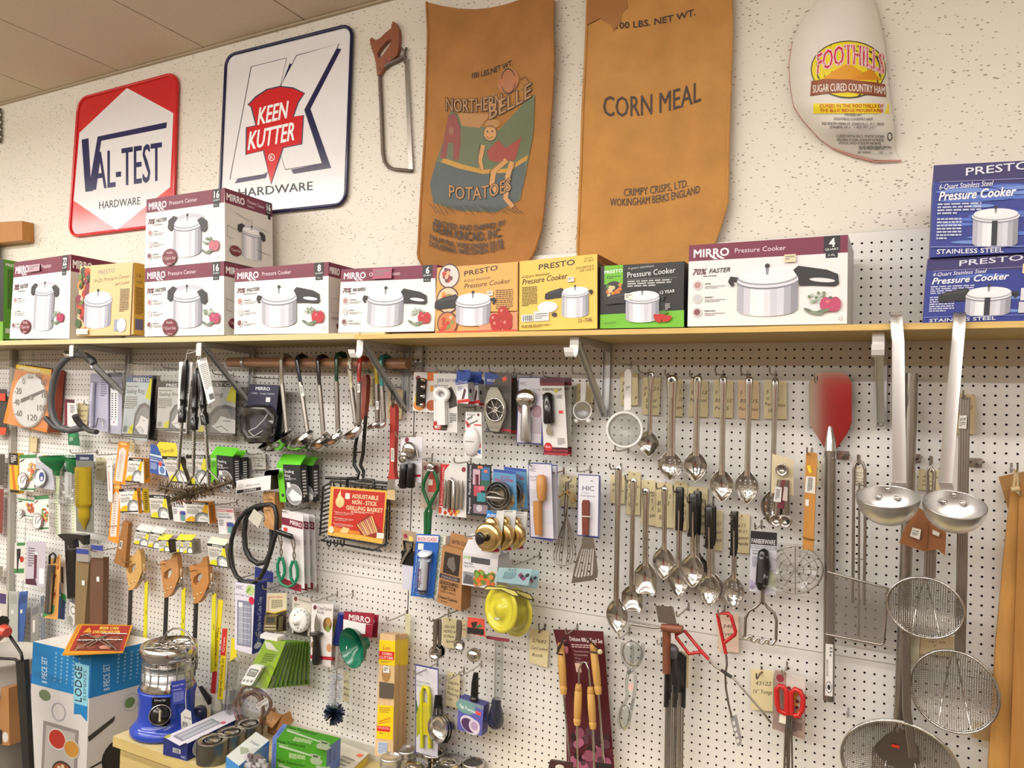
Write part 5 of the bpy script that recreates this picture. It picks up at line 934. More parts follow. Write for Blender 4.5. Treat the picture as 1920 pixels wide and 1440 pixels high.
def strainer(label,o,r,d,hpts,hw,depth,feet):
    t=Th('strainer',label,'strainer','white plastic strainers'); k=HX(*o,d); R=r*k; p=P(*o,d); ax=V((.25,-1,.05))
    m=t.p('rim'); m.lathe(p,ax,[(R*1.0,-depth),(R*1.05,0),(R*1.0,.15),(R*.9,.12),(R*.86,-depth)],'g:f0eeea',36,False)
    m=t.p('mesh_cup'); m.lathe(p,ax,[(R*.9,0),(R*.82,-depth*.6),(R*.5,-depth*1.2),(.01,-depth*1.4)],'gauze',30,False)
    m=t.p('handle'); m.plate(PP(d,hpts),[],(0,.25,0),'g:f0eeea')
    for u,v in feet: t.p('foot').ball(P(u,v,d),.35,.2,.3,'g:f0eeea',8)
mm,nt,bs=newmat('fine_gauze'); bs.inputs['Metallic'].default_value=.5; bs.inputs['Roughness'].default_value=.4; vary(nt,bs,(.6,.6,.58,1),80,.1); tr=nt.nodes.new('ShaderNodeBsdfTransparent'); mx=nt.nodes.new('ShaderNodeMixShader'); mx.inputs[0].default_value=.5; nt.links.new(tr.outputs[0],mx.inputs[1]); nt.links.new(bs.outputs[0],mx.inputs[2]); nt.links.new(mx.outputs[0],nt.nodes['Material Output'].inputs[0]); MC['gauze']=mm
strainer('small white plastic strainer, left of the big one',(1092,770),16.5,2.2,'1089 718 1092 714 1097 715 1099 720 1097 752 1088 754',1,.5,((1080,789),(1103,789)))
strainer('big white plastic strainer with wide round mesh cup',(1171,806),32,4.2,'1171 697 1175 692 1181 693 1184 700 1183 768 1170 770',1,1.6,((1205,842),))
q=Pr(ALL[-1].parts[2],pxmap(lambda u,v:4.21)); q.T('555','$4.95',(1174,728),(1181,728),4,.02); q.G('888',1174,730,1181,733,1)
hook(1156,677,5.5,'the big white strainer'); hook(1153,843,5,'nothing, below the big strainer')
tag((1162,698,1196,699,1196,760,1164,760),.6,[('3..',.1,.3),('1..',.1,.3),('5   r',.1,.9)],'cream tag behind the big white strainer')
# row two of gadgets
def gcard(*a,**k): return goods(*a,**k)
pr=goods('can_opener_card','black handled can opener on a white card','gadget card',(752,822,792,818,790,905,749,900),3.8,'e4e1e6',.06,GG3); pr.E('7a2a3a',.28,.05,.1); pr.R('a82438',0,.9,1,.96); pr.T('8a5a6a','Jar & Can Opener',(.14,.85),(.16,.2),.09); f=pr.mp
m=pr.t.p('steel_head'); m.ball(f(.5,.3,.6),1.1,.5,1.2,'steel',14); m.ball(f(.3,.42,.8),.7,.4,.7,'steel',10); m.lathe(f(.3,.5,.9),(0,-1,0),[(.6,0),(.6,.2),(.2,.25)],'steel',12); m.tube([f(.85,.3,.6),f(.95,.5,.6)],.2,'dsteel',6)
for a,l in ((.32,0),(.66,1)): m=pr.t.p('black_grip'); m.tube([f(a,.62,.6),f(a,.66,.6),f(a-.02,1.15,.6),f(a-.02,1.2,.6)],[.5,.62,.68,.5],'g:131314',10)
hook(741,816,5,'the can opener card'); hook(770,860,5.5,'the green handled jar wrench')
pr=goods('jar_wrench_card','green handled kitchen tongs on a tan and red card','gadget card',(793,867,827,868,823,958,787,951),3.4,'a8978a',.06,GG3); pr.R('b04038',.4,.2,.85,.65); pr.E('6a2f3a',.18,.12,.12); pr.R('ece2cc',.38,.37,.62,.5); pr.G('6a5a50',.6,.75,.95,.95,6); pr.E('8a4a4a',.75,.15,.22)
m=pr.t.p('green_handle'); D=4.2
for s in ('804 884 795 903 793 918 800 935 805 948 799 958 799 972 802 1000','814 884 821 903 821 918 812 935 806 948 808 958 806 972 804 1000'): m.tube(PP(D,s),.26,'g:1a5a34',8)
m.tube(PP(D,'799 960 799 1002'),.34,'g:1a5a34',8); m.tube(PP(D,'806 960 804 1002'),.34,'g:1a5a34',8); m=pr.t.p('steel_jaw'); m.tube(PP(D,'803 876 808 872 814 877'),[.4,.55,.4],'steel',8); m.tube(PP(D,'803 882 814 883'),.25,'steel',6)
pr=goods('nut_cracker_card','nut cracker and picks on a white card with red stripe','gadget card',(826,870,876,872,874,971,822,965),3.4,'e4e0da',.06,GG3); pr.R('bf2b2e',.02,0,.16,.83); pr.F('bf2b2e',(.02,0),(.35,0),(.18,.12),(.1,.3)); pr.T('f4e4e0','Shellfish/Nut Cracker and 4 Picks',(.125,.8),(.15,.05),.07,.0); pr.E('8a3040',.88,.09,.08)
for i in range(16): pr.E(random.choice(['c9482c','d98a2c','b8301c','e0b43a']),random.uniform(.05,.85),random.uniform(.82,.97),.06)
f=pr.mp
for a in (.27,.74,.9): m=pr.t.p('pick'); m.tube([f(a,.3,.3),f(a,.5,.3),f(a-.02,.85,.3)],[.08,.22,.24],'steel',8)
m=pr.t.p('nut_cracker'); m.tube([f(.42,.85,.4),f(.43,.32,.4),f(.5,.28,.4),f(.57,.32,.4),f(.6,.85,.4)],.3,'steel',8)
hook(851,866,4.6,'the nut cracker card')
pr=goods('corkscrew_card','black portable corkscrew card with colourful print','gadget card',(876,869,921,872,921,970,874,965),3.6,'1e1d22',.08,GG3); pr.T('e9e6e8','Progressus   Portable Corkscrew',(.17,.97),(.18,.02),.1,.01); 
for (a,b,c,d,k) in ((.25,.1,.55,.4,'c9a8b8'),(.6,.05,.95,.3,'3a6a9a'),(.3,.42,.6,.62,'b04a5a'),(.45,.55,.8,.72,'3a8a94'),(.6,.3,.95,.5,'2f5a4a'),(.3,.78,.9,.95,'8a7884'),(.5,.42,.75,.5,'d9657a')): pr.R(k,a,b,c,d)
pr.R('ee7a4a',.45,.03,.65,.08); pr.R('ee7a4a',.72,.1,.85,.15); pr.E('c9c4cc',.55,.85,.12); pr.F('5a1a2a',(.35,.2),(.5,.2),(.5,.4),(.38,.4))
BGc='biscuit cutter packs'
for i,(dx,dy,d) in enumerate(((0,0,4.2),(20,-4,2.6))):
    pr=goods('biscuit_cutter_pack',['front biscuit cutter pack with nested steel rings on a blue card','rear biscuit cutter pack on a blue card'][i],'gadget card',(925+dx,879+dy,967+dx,884+dy,970+dx,958+dy,923+dx,953+dy),d,'5a8fb8',.06,BGc); pr.R('2f4a9a',0,0,1,.07); pr.T('a02a4a','BISCUIT CUTTERS',(.1,.3),(.9,.28),.07,.03); pr.T('a02a4a','SET OF 3',(.35,.2),(.75,.19),.05,.02); pr.E('c9b48a',.55,.72,.42,.3)
    for k in range(12): pr.E(random.choice(['b07a3a','8a4a2c','d9b87a']),random.uniform(.6,.95),random.uniform(.5,.95),.06)
    f=pr.mp; m=pr.t.p('steel_cutter_ring')
    for r in (1.75,1.35,.95): m.lathe(f(.4,.62,.1),(0,-1,0),[(r,0),(r,1.0),(r*1.05,1.0),(r*.96,.9),(r*.96,0)],'dsteel',26,False)
    m.tube([f(-.12,.66,1.1),f(.1,.55,1.5),f(.4,.54,1.7),f(.66,.62,1.4)],.12,'dsteel',6); m.ball(f(.28,.7,1.1),1.6,.5,.42,'dsteel',14); blister(pr,.02,.34,.9,.98,1.6)
pr=hic('ice pick with two wooden handles on a blue bordered card, front one','ice_pick_card',(990,867,1035,869,1036,1015,994,1008),4.4,'Ice Pick'); pr.R('c4c2cc',.05,.35,.42,.58); pr.R('cfd2dc',.4,.62,.95,.8); f=pr.mp
m=pr.t.p('ice_pick_handle'); m.tube([f(.62,.15,.6),f(.62,.17,.6),f(.63,.3,.6),f(.62,.46,.6),f(.6,.49,.6)],[.3,.6,.72,.6,.4],'w:c08a50',12); m=pr.t.p('wooden_sheath'); m.tube([f(.44,.5,.6),f(.43,.7,.6),f(.45,.94,.6)],[.58,.6,.48],'w:b57f45',12)
pr=hic('second ice pick card hidden behind the first one','ice_pick_card',(1006,870,1045,872,1044,1013,1008,1010),3,'Ice Pick')
hook(992,871,5.2,'the ice pick cards')
t=Th('wire_whisk','wire balloon whisk hanging in front of a cream tag','whisk'); m=t.p('wire_handle'); m.tube(PP(2.4,'1067 893 1072 895 1070 902 1065 905 1066 920 1062 960'),.12,'wire',6); m.tube(PP(2.4,'1064 903 1060 968 1063 968'),.28,'wire',7)
m=t.p('whisk_wire'); 
for a,b in ((-19,22),(-14,16),(-8,10),(-3,5)): m.tube(PP(2.4,'1062 965 %f 1000 %f 1040 %f 1056 1056 1061 %f 1056 %f 1040 %f 1000 1063 965'%(1060+a*.55,1057+a,1055+a*.75,1058+b*.75,1060+b*.9,1062+b*.55)),.07,'wire',5)
m=t.p('leather_tie'); m.tube(PP(3,'1048 932 1066 919 1076 928 1078 940 1074 942 1068 930 1062 922'),.14,'8a6a3a',5)
tag((1050,890,1081,893,1080,952,1050,949),.6,[('24861',.15,.7),('Whisk',.15,.5)],'cream handwritten tag behind the wire whisk')
hook(1034,884,4,'the wire whisk','m:9a7a6a')
pr=goods('fish_spatula_card','slotted fish spatula with brown handle on a blue bordered card','gadget card',(1084,889,1124,891,1122,1009,1082,1004),3.4,'31377a',.06,'blue bordered gadget cards'); pr.R('e4e2ea',.03,.015,.97,.985); pr.T('34344a','HIC',(.22,.26),(.76,.26),.08,.01); pr.G('aab',.2,.29,.8,.31,1); pr.T('55556a','Fish Spatula',(.16,.36),(.82,.36),.035); pr.G('778',.6,.09,.85,.12,1)
f=pr.mp; m=pr.t.p('brown_handle'); m.hexa([f(.28,.46,.6),f(.32,.41,.6),f(.55,.41,.6),f(.6,.46,.6)][::1],[f(.28,.46,.1),f(.32,.41,.1),f(.55,.41,.1),f(.6,.46,.1)],'w:6b2f22'); m.hexa([f(.28,.46,.6),f(.6,.46,.6),f(.58,.97,.6),f(.32,.97,.6)],[f(.28,.46,.1),f(.6,.46,.1),f(.58,.97,.1),f(.32,.97,.1)],'w:6b2f22'); m=pr.t.p('tie'); m.tube([f(.26,.67,.7),f(.68,.67,.5)],.08,'e8e4de',5)
m=pr.t.p('slotted_blade'); o='1093 1006 1112 1008 1116 1030 1121 1070 1120 1082 1112 1088 1071 1094 1080 1050 1090 1022'; H=[]
for k in range(6):
    a=k/6; b=(k+.62)/6; T=lambda x,y:(1090+x*24-y*(17-14*x),1028+y*(60-6*x)); H.append(PP(3.5,*[c for q in (T(a+.05,.02),T(b+.05,.02),T(b+.05,.92),T(a+.05,.95)) for c in q]))
m.plate(PP(3.5,o),H,(0,.07,0),'dsteel')
pr2=hic('second fish spatula card hidden behind the first','fish_spatula_card',(1092,890,1126,893,1125,1010,1092,1006),2.6,'Fish')
hook(1082,882,4.5,'the fish spatula cards')
# row three
pr=goods('bottle_opener_card','tan card with a black and steel can piercer','gadget card',(753,994,780,998,779,1088,754,1079),3.2,'a8927a',.06,GG3); pr.E('8a3040',.28,.12,.14); pr.F('f0d070',(.5,.1),(.8,.12),(.75,.25),(.5,.25)); f=pr.mp; m=pr.t.p('opener_head'); m.tube([f(.3,.22,.5),f(.9,.22,.5),f(.8,.45,.5),f(.4,.45,.5)],.22,'g:161616',7,True); m.hexa([f(.2,.42,.8),f(.95,.42,.8),f(.95,.72,.8),f(.2,.72,.8)],[f(.2,.42,.1),f(.95,.42,.1),f(.95,.72,.1),f(.2,.72,.1)],'g:1a1a1a'); m=pr.t.p('steel_lever'); m.tube([f(.2,.7,1),f(.9,.3,1)],.2,'steel',6)
m=pr.t.p('white_grip'); m.hexa([f(.2,.72,.7),f(.95,.72,.7),f(.95,1.25,.7),f(.2,1.25,.7)],[f(.2,.72,.1),f(.95,.72,.1),f(.95,1.25,.1),f(.2,1.25,.1)],'g:d8d6e2')
pr=goods('syringe_card','clear marinade syringe on a bright blue card','gadget card',(781,1001,824,1003,812,1122,770,1117),5,'1b55a8',.08,'injector packs'); pr.R('ece4e6',.03,.02,.97,.12); pr.T('b8303a','BAYOU CLASSIC',(.07,.105),(.93,.105),.06,.02); pr.R('e8e4dc',.12,.15,.36,.25); pr.T('cfe0f4','2 Ounce Capacity / Stainless Steel Needle',(.12,.97),(.13,.25),.05,.0); pr.G('9ab4dc',.25,.965,.75,.985,1)
f=pr.mp; m=pr.t.p('syringe_barrel'); m.tube([f(.56,.4,.6),f(.58,.86,.6)],.62,'g:d8dce4',14); q=Pr(m,lambda a,b,h:f(a,b,1.25)); q.T('c43040','INJECTOR',(.6,.82),(.58,.52),.16,.02); m=pr.t.p('plunger'); m.tube([f(.56,.32,.6),f(.56,.4,.6)],.4,'g:e8ecf2',10); m.lathe(f(.56,.29,.6),(.0,-.4,1),[(.01,-.1),(1.,-.1),(1.,.08),(.01,.08)],'g:eef0f6',20,False); m.tube([f(.34,.4,.6),f(.8,.4,.6)],.3,'g:b9cbe4',8,flat=.5); m=pr.t.p('syringe_tip'); m.tube([f(.58,.86,.6),f(.58,.91,.6),f(.58,.95,.6)],[.6,.5,.1],'g:2a3444',10); blister(pr,.36,.3,.86,.97,1.5)
pr=goods('injector_box','white seasoning injector carton with green and brown lettering, edge on','box',(824,1003,836,1006,826,1122,812,1122),4.6,'e4e2d8',1.2,'injector packs',part='printed_box'); pr.T('4a8a5a','SEASONING INJECTOR',(.7,.02),(.45,.95),.55,.02)
t=Th('injector_box','brown cardboard seasoning injector box with dark window','box','injector packs'); m=t.p('printed_box'); q=quad(5,'830 1022 868 1032 864 1146 819 1128'); dep=2.6; m.hexa(q,[p+YV*dep for p in q],'a87b50',['a87b50','8a6238','a87b50','96693f','8a6238','96693f']); mp,asp=quadmap(q[0],q[1],q[3]); pr=Pr(m,mp,asp)
pr.R('2a1f1a',.14,.1,.92,.47); pr.R('d8d4cc',.4,.3,.58,.36); pr.F('6a625c',(.35,.2),(.6,.15),(.75,.35),(.65,.42),(.3,.32)); pr.R('3a3040',.0,.49,1,.57); pr.T('b8a890','STAINLESS STEEL',(.1,.555),(.9,.55),.04); pr.T('2c1c10','SEASONING',(.06,.67),(.96,.66),.07,.03); pr.T('2c1c10','INJECTOR',(.14,.75),(.86,.74),.07,.02); pr.T('5a4028','LIQUID & MINCED',(.12,.81),(.88,.8),.035); pr.T('3a2818','2 Ounce Capacity',(.02,.92),(.98,.91),.05,.02); pr.G('6a5030',.2,.95,.8,.98,1)
m=t.p('hang_panel'); pr=card(m,4,'846 998 886 1008 880 1036 842 1024','a87b50',.06); pr.T('3a2418','BAYOU CLASSIC',(.12,.75),(.95,.72),.3,.02)
pr=goods('steamer_box','white steamer basket box with vegetable photo','box',(868,1035,934,1045,930,1106,866,1096),5.4,'e2e0e2',3.2,None,side='c9c7ca',part='printed_box'); pr.T('7ab03a','prep',(.03,.18),(.22,.17),.12,.02); pr.R('4a4a4e',.24,.1,.78,.28); pr.T('3a3a3a','Steamer Basket',(.04,.34),(.3,.34),.06,.01); pr.G('999',.04,.38,.35,.46,3); pr.R('8a8a90',.03,.58,.35,.95); pr.F('55565a',(.03,.95),(.1,.65),(.3,.7),(.35,.95))
for i in range(50): x=random.uniform(.38,.9); pr.E(random.choice(['5a7a2c','d9682c','d9b03a','4a6a24','e08a4a','7a9a3a']),x,random.uniform(.5,.92),.06)
q=pr.q; m=pr.t.p('top_flap'); m.hexa([V(q[0])+ZV*2.2+YV*2,V(q[1])+ZV*2.6+YV*2,q[1],q[0]],[V(q[0])+ZV*2.1+YV*2.1,V(q[1])+ZV*2.5+YV*2.1,q[1]+YV*.1,q[0]+YV*.1],'dcdadc'); hook(872,1006,7,'the white steamer basket box')
DG='brass doughnut cutter packs'
for i,(dx,dy,d) in enumerate(((0,0,7.4),(22,-1,5.6),(43,2,4))):
    pr=goods('cutter_pack',['front brass biscuit cutter with black knob on a white card','middle brass biscuit cutter card','rear brass biscuit cutter card'][i],'gadget card',(913+dx,957+dy,946+dx*1.0,958+dy,937+dx*1.05,1040-i*4,903+dx*1.05,1033-i*3),d,'e6e3de',.06,DG); pr.R('c02a3c',0,.94,1,1.) 
    pr.F('1f77c4' if not i else 'e6e3de',(0,0),(.55,0),(.55,.18),(0,.18)); pr.T('fff' if not i else '444','PUSH',(.08,.15),(.5,.15),.07,.02) if not i else pr.T('333','Jamco',(.3,.05),(.8,.05),.05,.02,.2); pr.G('888',.1,.18,.9,.22,1); pr.E('a02a3a',.8,.9,.14)
    f=pr.mp; o=f(.45,.62,.2); m=pr.t.p('brass_cutter'); m.lathe(o,(0,-1,0),[(1.75,0),(1.85,.2),(1.85,.9),(1.7,1.15),(1.3,1.3),(0,1.3)],'brass',30); m=pr.t.p('small_brass_dome'); m.lathe(f(.45,.3,.2),(0,-1,0),[(.85,0),(.85,.5),(.6,.8),(0,.85)],'brass',20)
    if not i: m=pr.t.p('black_knob'); m.lathe(o+V((0,-1.3,0)),(-.35,-1,0),[(.5,0),(.45,.5),(.75,.8),(.8,1.1),(.5,1.2),(0,1.2)],'g:1a1a1c',16)
hook(921,958,8.6,'the brass cutter packs')
YG='yellow plastic splatter guards in clear bags'
for i,(dx,dy,d) in enumerate(((0,0,6),(27,6,3.6))):
    t=Th('plastic_lid_pack',['front yellow plastic plate in a clear bag with blue header card','rear yellow plastic plate in a clear bag'][i],'package',YG); m=t.p('yellow_plate'); o=P(940+dx,1142+dy,d); R=HZ(940,1142,d)*44; m.lathe(o,(-.35,-1,.1),[(R,0),(R*.98,.25),(R*.8,.2),(R*.78,.05),(R*.35,.05),(R*.3,.5),(0,.55)],'g:e6dc3a',40); m.lathe(o,(.35,1,-.1),[(R,0),(0,0)],'g:d9cf2f',30)
    q=Pr(m,pxmap(lambda u,v:d+.9)); X=dx; Y=dy
    q.F('3a3410',(906+X,1105+Y),(912+X,1098+Y),(945+X,1100+Y),(968+X,1108+Y),(976+X,1120+Y),(962+X,1118+Y),(940+X,1107+Y)); q.F('ece27a',(908+X,1105+Y),(914+X,1100+Y),(944+X,1102+Y),(966+X,1109+Y),(972+X,1117+Y),(962+X,1116+Y),(940+X,1105+Y)); q.E('f0ecc0',932+X,1160+Y,6,3); q.O('555',932+X,1160+Y,6,3,.15)
    m=t.p('header_card'); pr=card(m,d+.9,(936+dx,1064+dy*.3,998+dx*.5,1067+dy*.5,990+dx*.6,1098+dy,926+dx,1090+dy),'a9cdd4',.05); pr.T('2a5a6a','PLUS',(.3,.22),(.55,.22),.18,.02); pr.G('4a7a8a',.22,.3,.6,.8,5); 
    for k in range(4): pr.E('3a3a44' if k%2 else '8a4a6a',.72+.07*k,.45+.12*(k%3),.06)
    film((918+dx,1062,1002+dx*.4,1066,992+dx*.7,1198,900+dx,1180),d+1.4,t)
hook(961,1058,8,'the yellow plates in clear bags')
# ================= right: serving spoons
SPG='steel serving spoons in two rows'
def spoon(label,top,neck,tip,hw,bw,d=2.6,style='solid',grip=None,tw=None,square=False):
    t=Th('serving_spoon',label,'spoon',SPG); A,N,T=P(*top,d),P(*neck,d),P(*tip,d); k=HX(*neck,d); D=(T-A).normalized(); S=D.cross(YV).normalized(); S=S if S.x>0 else -S
    L=(T-N).length; W=bw*k/2; h=hw*k/2; l=(N-A).length
    m=t.p('handle'); f=lambda s,r:(A+D*s*l,r)
    tp=(tw or hw*1.35)*k/2
    pr=[f(0,tp*.45),f(.012,tp*.8),f(.03,tp),f(.1,tp*1.0),f(.28,h*1.05),f(.34,h),f(.8,h),f(1,h*1.05),f(1.06,h*1.2)]
    m.tube([p for p,r in pr],[r for p,r in pr],'steel',10,flat=.42,up=YV)
    m.tube([A+D*l*.3-YV*.2,A+D*l*.95-YV*.24],h*.38,'steel',6)
    o=A+D*tp*.95-YV*tp*.43; m.lathe(o,(0,-1,0),[(tp*.5,-.1),(tp*.5,.06),(tp*.3,.06),(tp*.3,-.1)],'steel',14,False); m.lathe(o,(0,-1,0),[(tp*.3,.02),(0,.02)],'2a2622',12,False)
    if grip:
        g=P(*grip,d); m2=t.p('black_grip'); q=[A-D*.05,A+D*.15,A+D*.8*(g-A).length,g]; m2.tube(q,[h*1.15,h*1.5,h*1.45,h*1.35],'g:161514',10,flat=.6,up=YV); m2.tube([A+D*tp*.8-YV*h*.95-S*.25,A+D*tp*.8-YV*h*.95+S*.25],.12,'3a3836',6)
    m=t.p('bowl'); dep=W*.62
    def w(b): 
        if square: return W*min(1,(b/.35)**.6 if b<.35 else 1)*(1 if b<.85 else 1-.25*((b-.85)/.15)**2)
        return W*(math.sin(math.pi*min(1,max(0,b))**.92))**.72*(1 if b<.55 else 1-.12*(b-.55))
    def B(a,b):
        x=2*a-1; ww=max(w(b),h*.9*(1-b)); e=(1-x*x)*max(0,math.sin(math.pi*min(1,max(.0,b))))**.8
        return N+D*L*b+S*x*ww+YV*(dep*e-.1)
    nu,nv=(9,11) if style=='perf' else (16,18)
    if style!='perf': m.grid(B,nu,nv,'steel')
    else:
        vs=[];fs=[]
        for j in range(nv):
            for i in range(nu):
                a0,a1,b0,b1=i/nu,(i+1)/nu,j/nv,(j+1)/nv; ac,bc=(a0+a1)/2,(b0+b1)/2; q=len(vs)
                sq=[(a1,bc),(a1,b1),(ac,b1),(a0,b1),(a0,bc),(a0,b0),(ac,b0),(a1,b0)]; vs+=[B(*p) for p in sq]
                if i%2==1 and 3<=j<=8 and (j%2==1 or 1<i<7):
                    vs+=[B(ac+(a1-a0)*.4*math.cos(x*math.pi/4),bc+(b1-b0)*.36*math.sin(x*math.pi/4)) for x in range(8)]
                    fs+=[(q+x,q+8+x,q+8+(x+1)%8,q+(x+1)%8) for x in range(8)]
                else: fs.append(tuple(q+x for x in range(8)))
        m.add(vs,fs,'steel',True)
    m.tube([B(0,.04+.96*i/16) for i in range(17)]+[B(1,1-.96*i/16) for i in range(1,17)],.06,'steel',5)
    if style=='slot':
        for x in (-.4,0,.4): q=Pr(m,lambda a,b,hh:B(a,b)-YV*.03); q.R('3a3632',.5+x*.4-.03,.45,.5+x*.4+.03,.78,4)
for i,a in enumerate([('short pointed steel spoon beside the big white strainer',(1221,697),(1217,808),(1217,857),9,38,2.6,'solid'),('perforated steel spoon, widest handle in the upper row',(1260,703),(1258,846),(1257,901),16,46,2.8,'perf'),('slotted steel spoon, third from the left in the upper row',(1308,704),(1305,846),(1304,903),12,43,2.6,'slot'),('shiny solid steel spoon, fourth from the left in the upper row',(1356,705),(1354,880),(1353,941),11,44,2.6,'solid'),('perforated steel spoon with long handle, fifth in the upper row',(1405,706),(1401,882),(1400,945),11,43,2.6,'perf'),('perforated steel skimmer spoon behind the bagged melon ballers, rightmost in the upper row',(1454,709),(1450,918),(1447,985),10,44,1.8,'perf'),('lowest hanging steel spoon, leftmost in the lower row',(1160,873),(1158,1122),(1154,1187),10,39,2.8,'solid'),('square ended steel spoon in the lower row',(1188,897),(1186,1096),(1183,1145),9,38,2.6,'solid'),('solid steel spoon right of the square ended one',(1211,915),(1211,1052),(1210,1114),11,40,2.6,'solid'),('highest hanging steel spoon in the lower row, next to the black handles',(1246,913),(1245,1024),(1245,1086),9,40,2.6,'solid')]):
    spoon(*a,square='square' in a[0])
spoon('solid spoon with black grip, leftmost of the black gripped ones',(1275,914),(1273,1056),(1271,1120),11,39,2.6,'solid',(1273,994))
spoon('solid spoon with black grip behind its front twin',(1308,921),(1309,1036),(1305,1098),11,40,1.8,'solid',(1306,1002))
spoon('solid spoon with black grip in front of its twin',(1300,926),(1298,1038),(1300,1102),12,42,3.4,'solid',(1296,1006))
spoon('perforated spoon with black grip behind its front twin',(1335,949),(1335,1072),(1336,1132),11,42,1.8,'perf',(1333,1022))
spoon('perforated spoon with black grip in front of its twin',(1330,951),(1329,1074),(1331,1137),12,42,3.2,'perf',(1329,1028))
spoon('perforated spoon with black grip, rightmost in the lower row',(1377,959),(1375,1078),(1376,1141),10,40,2.6,'perf',(1374,1042))
for u,v,w in ((1197,694,'the short pointed spoon'),(1247,701,'the perforated wide handled spoon'),(1293,703,'the slotted spoon'),(1341,697,'the fourth upper spoon'),(1389,697,'the fifth upper spoon'),(1443,697,'the skimmer spoon'),(1143,877,'the lowest hanging spoon'),(1172,899,'the square ended spoon'),(1205,925,'the spoon right of the square ended one'),(1230,914,'the highest lower row spoon'),(1262,920,'the first black gripped spoon'),(1288,940,'the twin solid black gripped spoons'),(1322,946,'the twin perforated black gripped spoons'),(1370,972,'the rightmost lower spoon')): hook(u,v,4.2,w,'dsteel')
TT=[((1206,706,1239,708,1236,779,1203,777),[('0    21',.1,.8),('11',.1,.3),('Solid',.2,.6),('Spoon',.2,.65)],'short pointed spoon'),((1254,711,1281,712,1280,781,1252,780),[('2',.75,.12),('-13',.7,.28),('spoon',.6,.38)],'perforated wide handled spoon'),((1294,712,1328,714,1327,782,1291,781),[('B   -13',.1,.85),('Pe spoon',.05,.9)],'slotted spoon'),((1338,712,1375,714,1374,784,1337,782),[('0',.1,.1),('B5   15',.1,.85),('Per  S',.1,.7)],'fourth upper spoon'),((1384,712,1423,714,1423,786,1384,784),[('0',.1,.1),('BS   15',.1,.85),('Per spoon',.05,.9)],'fifth upper spoon'),((1433,712,1475,715,1475,786,1432,785),[('B',.1,.1),('o     c',.1,.6),('Per  spoon',.05,.9),('18',.2,.2)],'upper skimmer spoon'),
((1145,890,1172,892,1171,945,1144,943),[('B   :',.15,.6),('Sa   n',.1,.8)],'lowest hanging spoon'),((1178,884,1201,886,1200,966,1174,964),[('C    c',.1,.85),('Ser',.1,.4),('Spoon',.1,.8)],'square ended spoon'),((1203,900,1229,901,1229,986,1202,984),[('22',.7,.25),('T.',.7,.2),('d',.75,.12),('spoon',.6,.4)],'spoon right of the square ended one'),((1230,904,1262,906,1262,990,1229,988),[('1',.8,.08),('B   1',.1,.7),('So',.1,.2),('Sp',.2,.2)],'highest lower row spoon'),((1264,902,1289,904,1289,995,1262,993),[('3',.75,.15),('p.',.75,.18),('Sq',.7,.25),('8',.75,.1)],'first black gripped spoon'),((1290,912,1327,914,1326,1000,1288,998),[('R',.7,.12),('-11',.65,.25),('ogson',.6,.38),('Hand',.62,.36)],'twin solid black gripped spoons'),((1326,956,1355,958,1354,1033,1324,1030),[('-11',.6,.3),('spoon',.5,.45),('Handl',.55,.43)],'twin perforated black gripped spoons'),((1376,962,1406,964,1404,1038,1374,1035),[('611',.3,.45),('PP-11',.2,.65),('Spoon',.25,.7),('x Handle',.1,.85)],'rightmost lower spoon')]
for i,(c,l,w) in enumerate(TT): tag(c,.5,l,'cream handwritten price tag behind the '+w,'e6d7aa' if i!=4 else 'e8caa0')
# melon ballers, spider, masher
t=Th('melon_baller_pack','clear bag of steel melon ballers on a cream tag, over the skimmer spoon','package'); m=t.p('paper_tag'); card(m,2.9,'1448 851 1488 862 1488 930 1446 924','e2d3ae',.03)
for u,v in ((1466,881),(1455,976),(1472,978)):
    m=t.p('steel_cup'); o=P(u,v,3.6); m.lathe(o,(0,-1,0),[(.65,0),(.6,.08),(.45,-.25),(0,-.4)],'steel',18,False); m.tube([o+V((.65*math.cos(k*.4),0,.65*math.sin(k*.4))) for k in range(16)],.08,'steel',6,True)
for a,b in ((1465,1457),(1472,1473)): tb(t,'handle',3.3,f'{a} 900 {b} 965',.45,'dsteel',8)
m=t.p('maroon_insert'); card(m,3.8,'1466 900 1472 900 1470 955 1456 952','6a1c2c',.04); m=t.p('barcode_label'); pr=card(m,4,'1454 912 1466 914 1464 942 1450 940','ecebe6',.02); pr.G('333',.2,.15,.8,.85,8); m=t.p('second_label'); card(m,3.9,'1470 912 1477 914 1476 940 1467 938','d8c8c0',.02); film('1444 844 1492 848 1490 990 1442 986',4.5,t)
t=Th('spider_skimmer','wire spider skimmer in a crinkled clear bag with flat wooden handle','skimmer'); D=3.4; m=t.p('wooden_handle'); m.plate(PP(D,'1511 851 1514 848 1529 849 1532 854 1525 1034 1505 1030'),[],(0,.35,0),'w:c48a40')
m=t.p('barcode_label'); pr=card(m,D+.06,'1511 893 1529 894 1528 926 1509 923','ece8de',.02); pr.G('333',.25,.08,.75,.92,12,.6); m=t.p('yellow_price_sticker'); card(m,D+.06,'1513 873 1519 872 1523 886 1517 887','f0d42a',.02); m=t.p('small_label'); card(m,D+.06,'1510 936 1517 937 1516 949 1510 948','f2eee8',.02)
m=t.p('wire_web'); 
for r in (16,30,42,52): m.tube([P(1491+r*math.cos(a),1068+r*.86*math.sin(a),D+.8-r*.03) for a in [k*.2618 for k in range(24)]],.05 if r<52 else .1,'wire',5,True)
for k in range(12): a=k*.5236; m.tube(PP(D+.3,1491,1068,1491+52*math.cos(a),1068+45*math.sin(a)),.05,'wire',5)
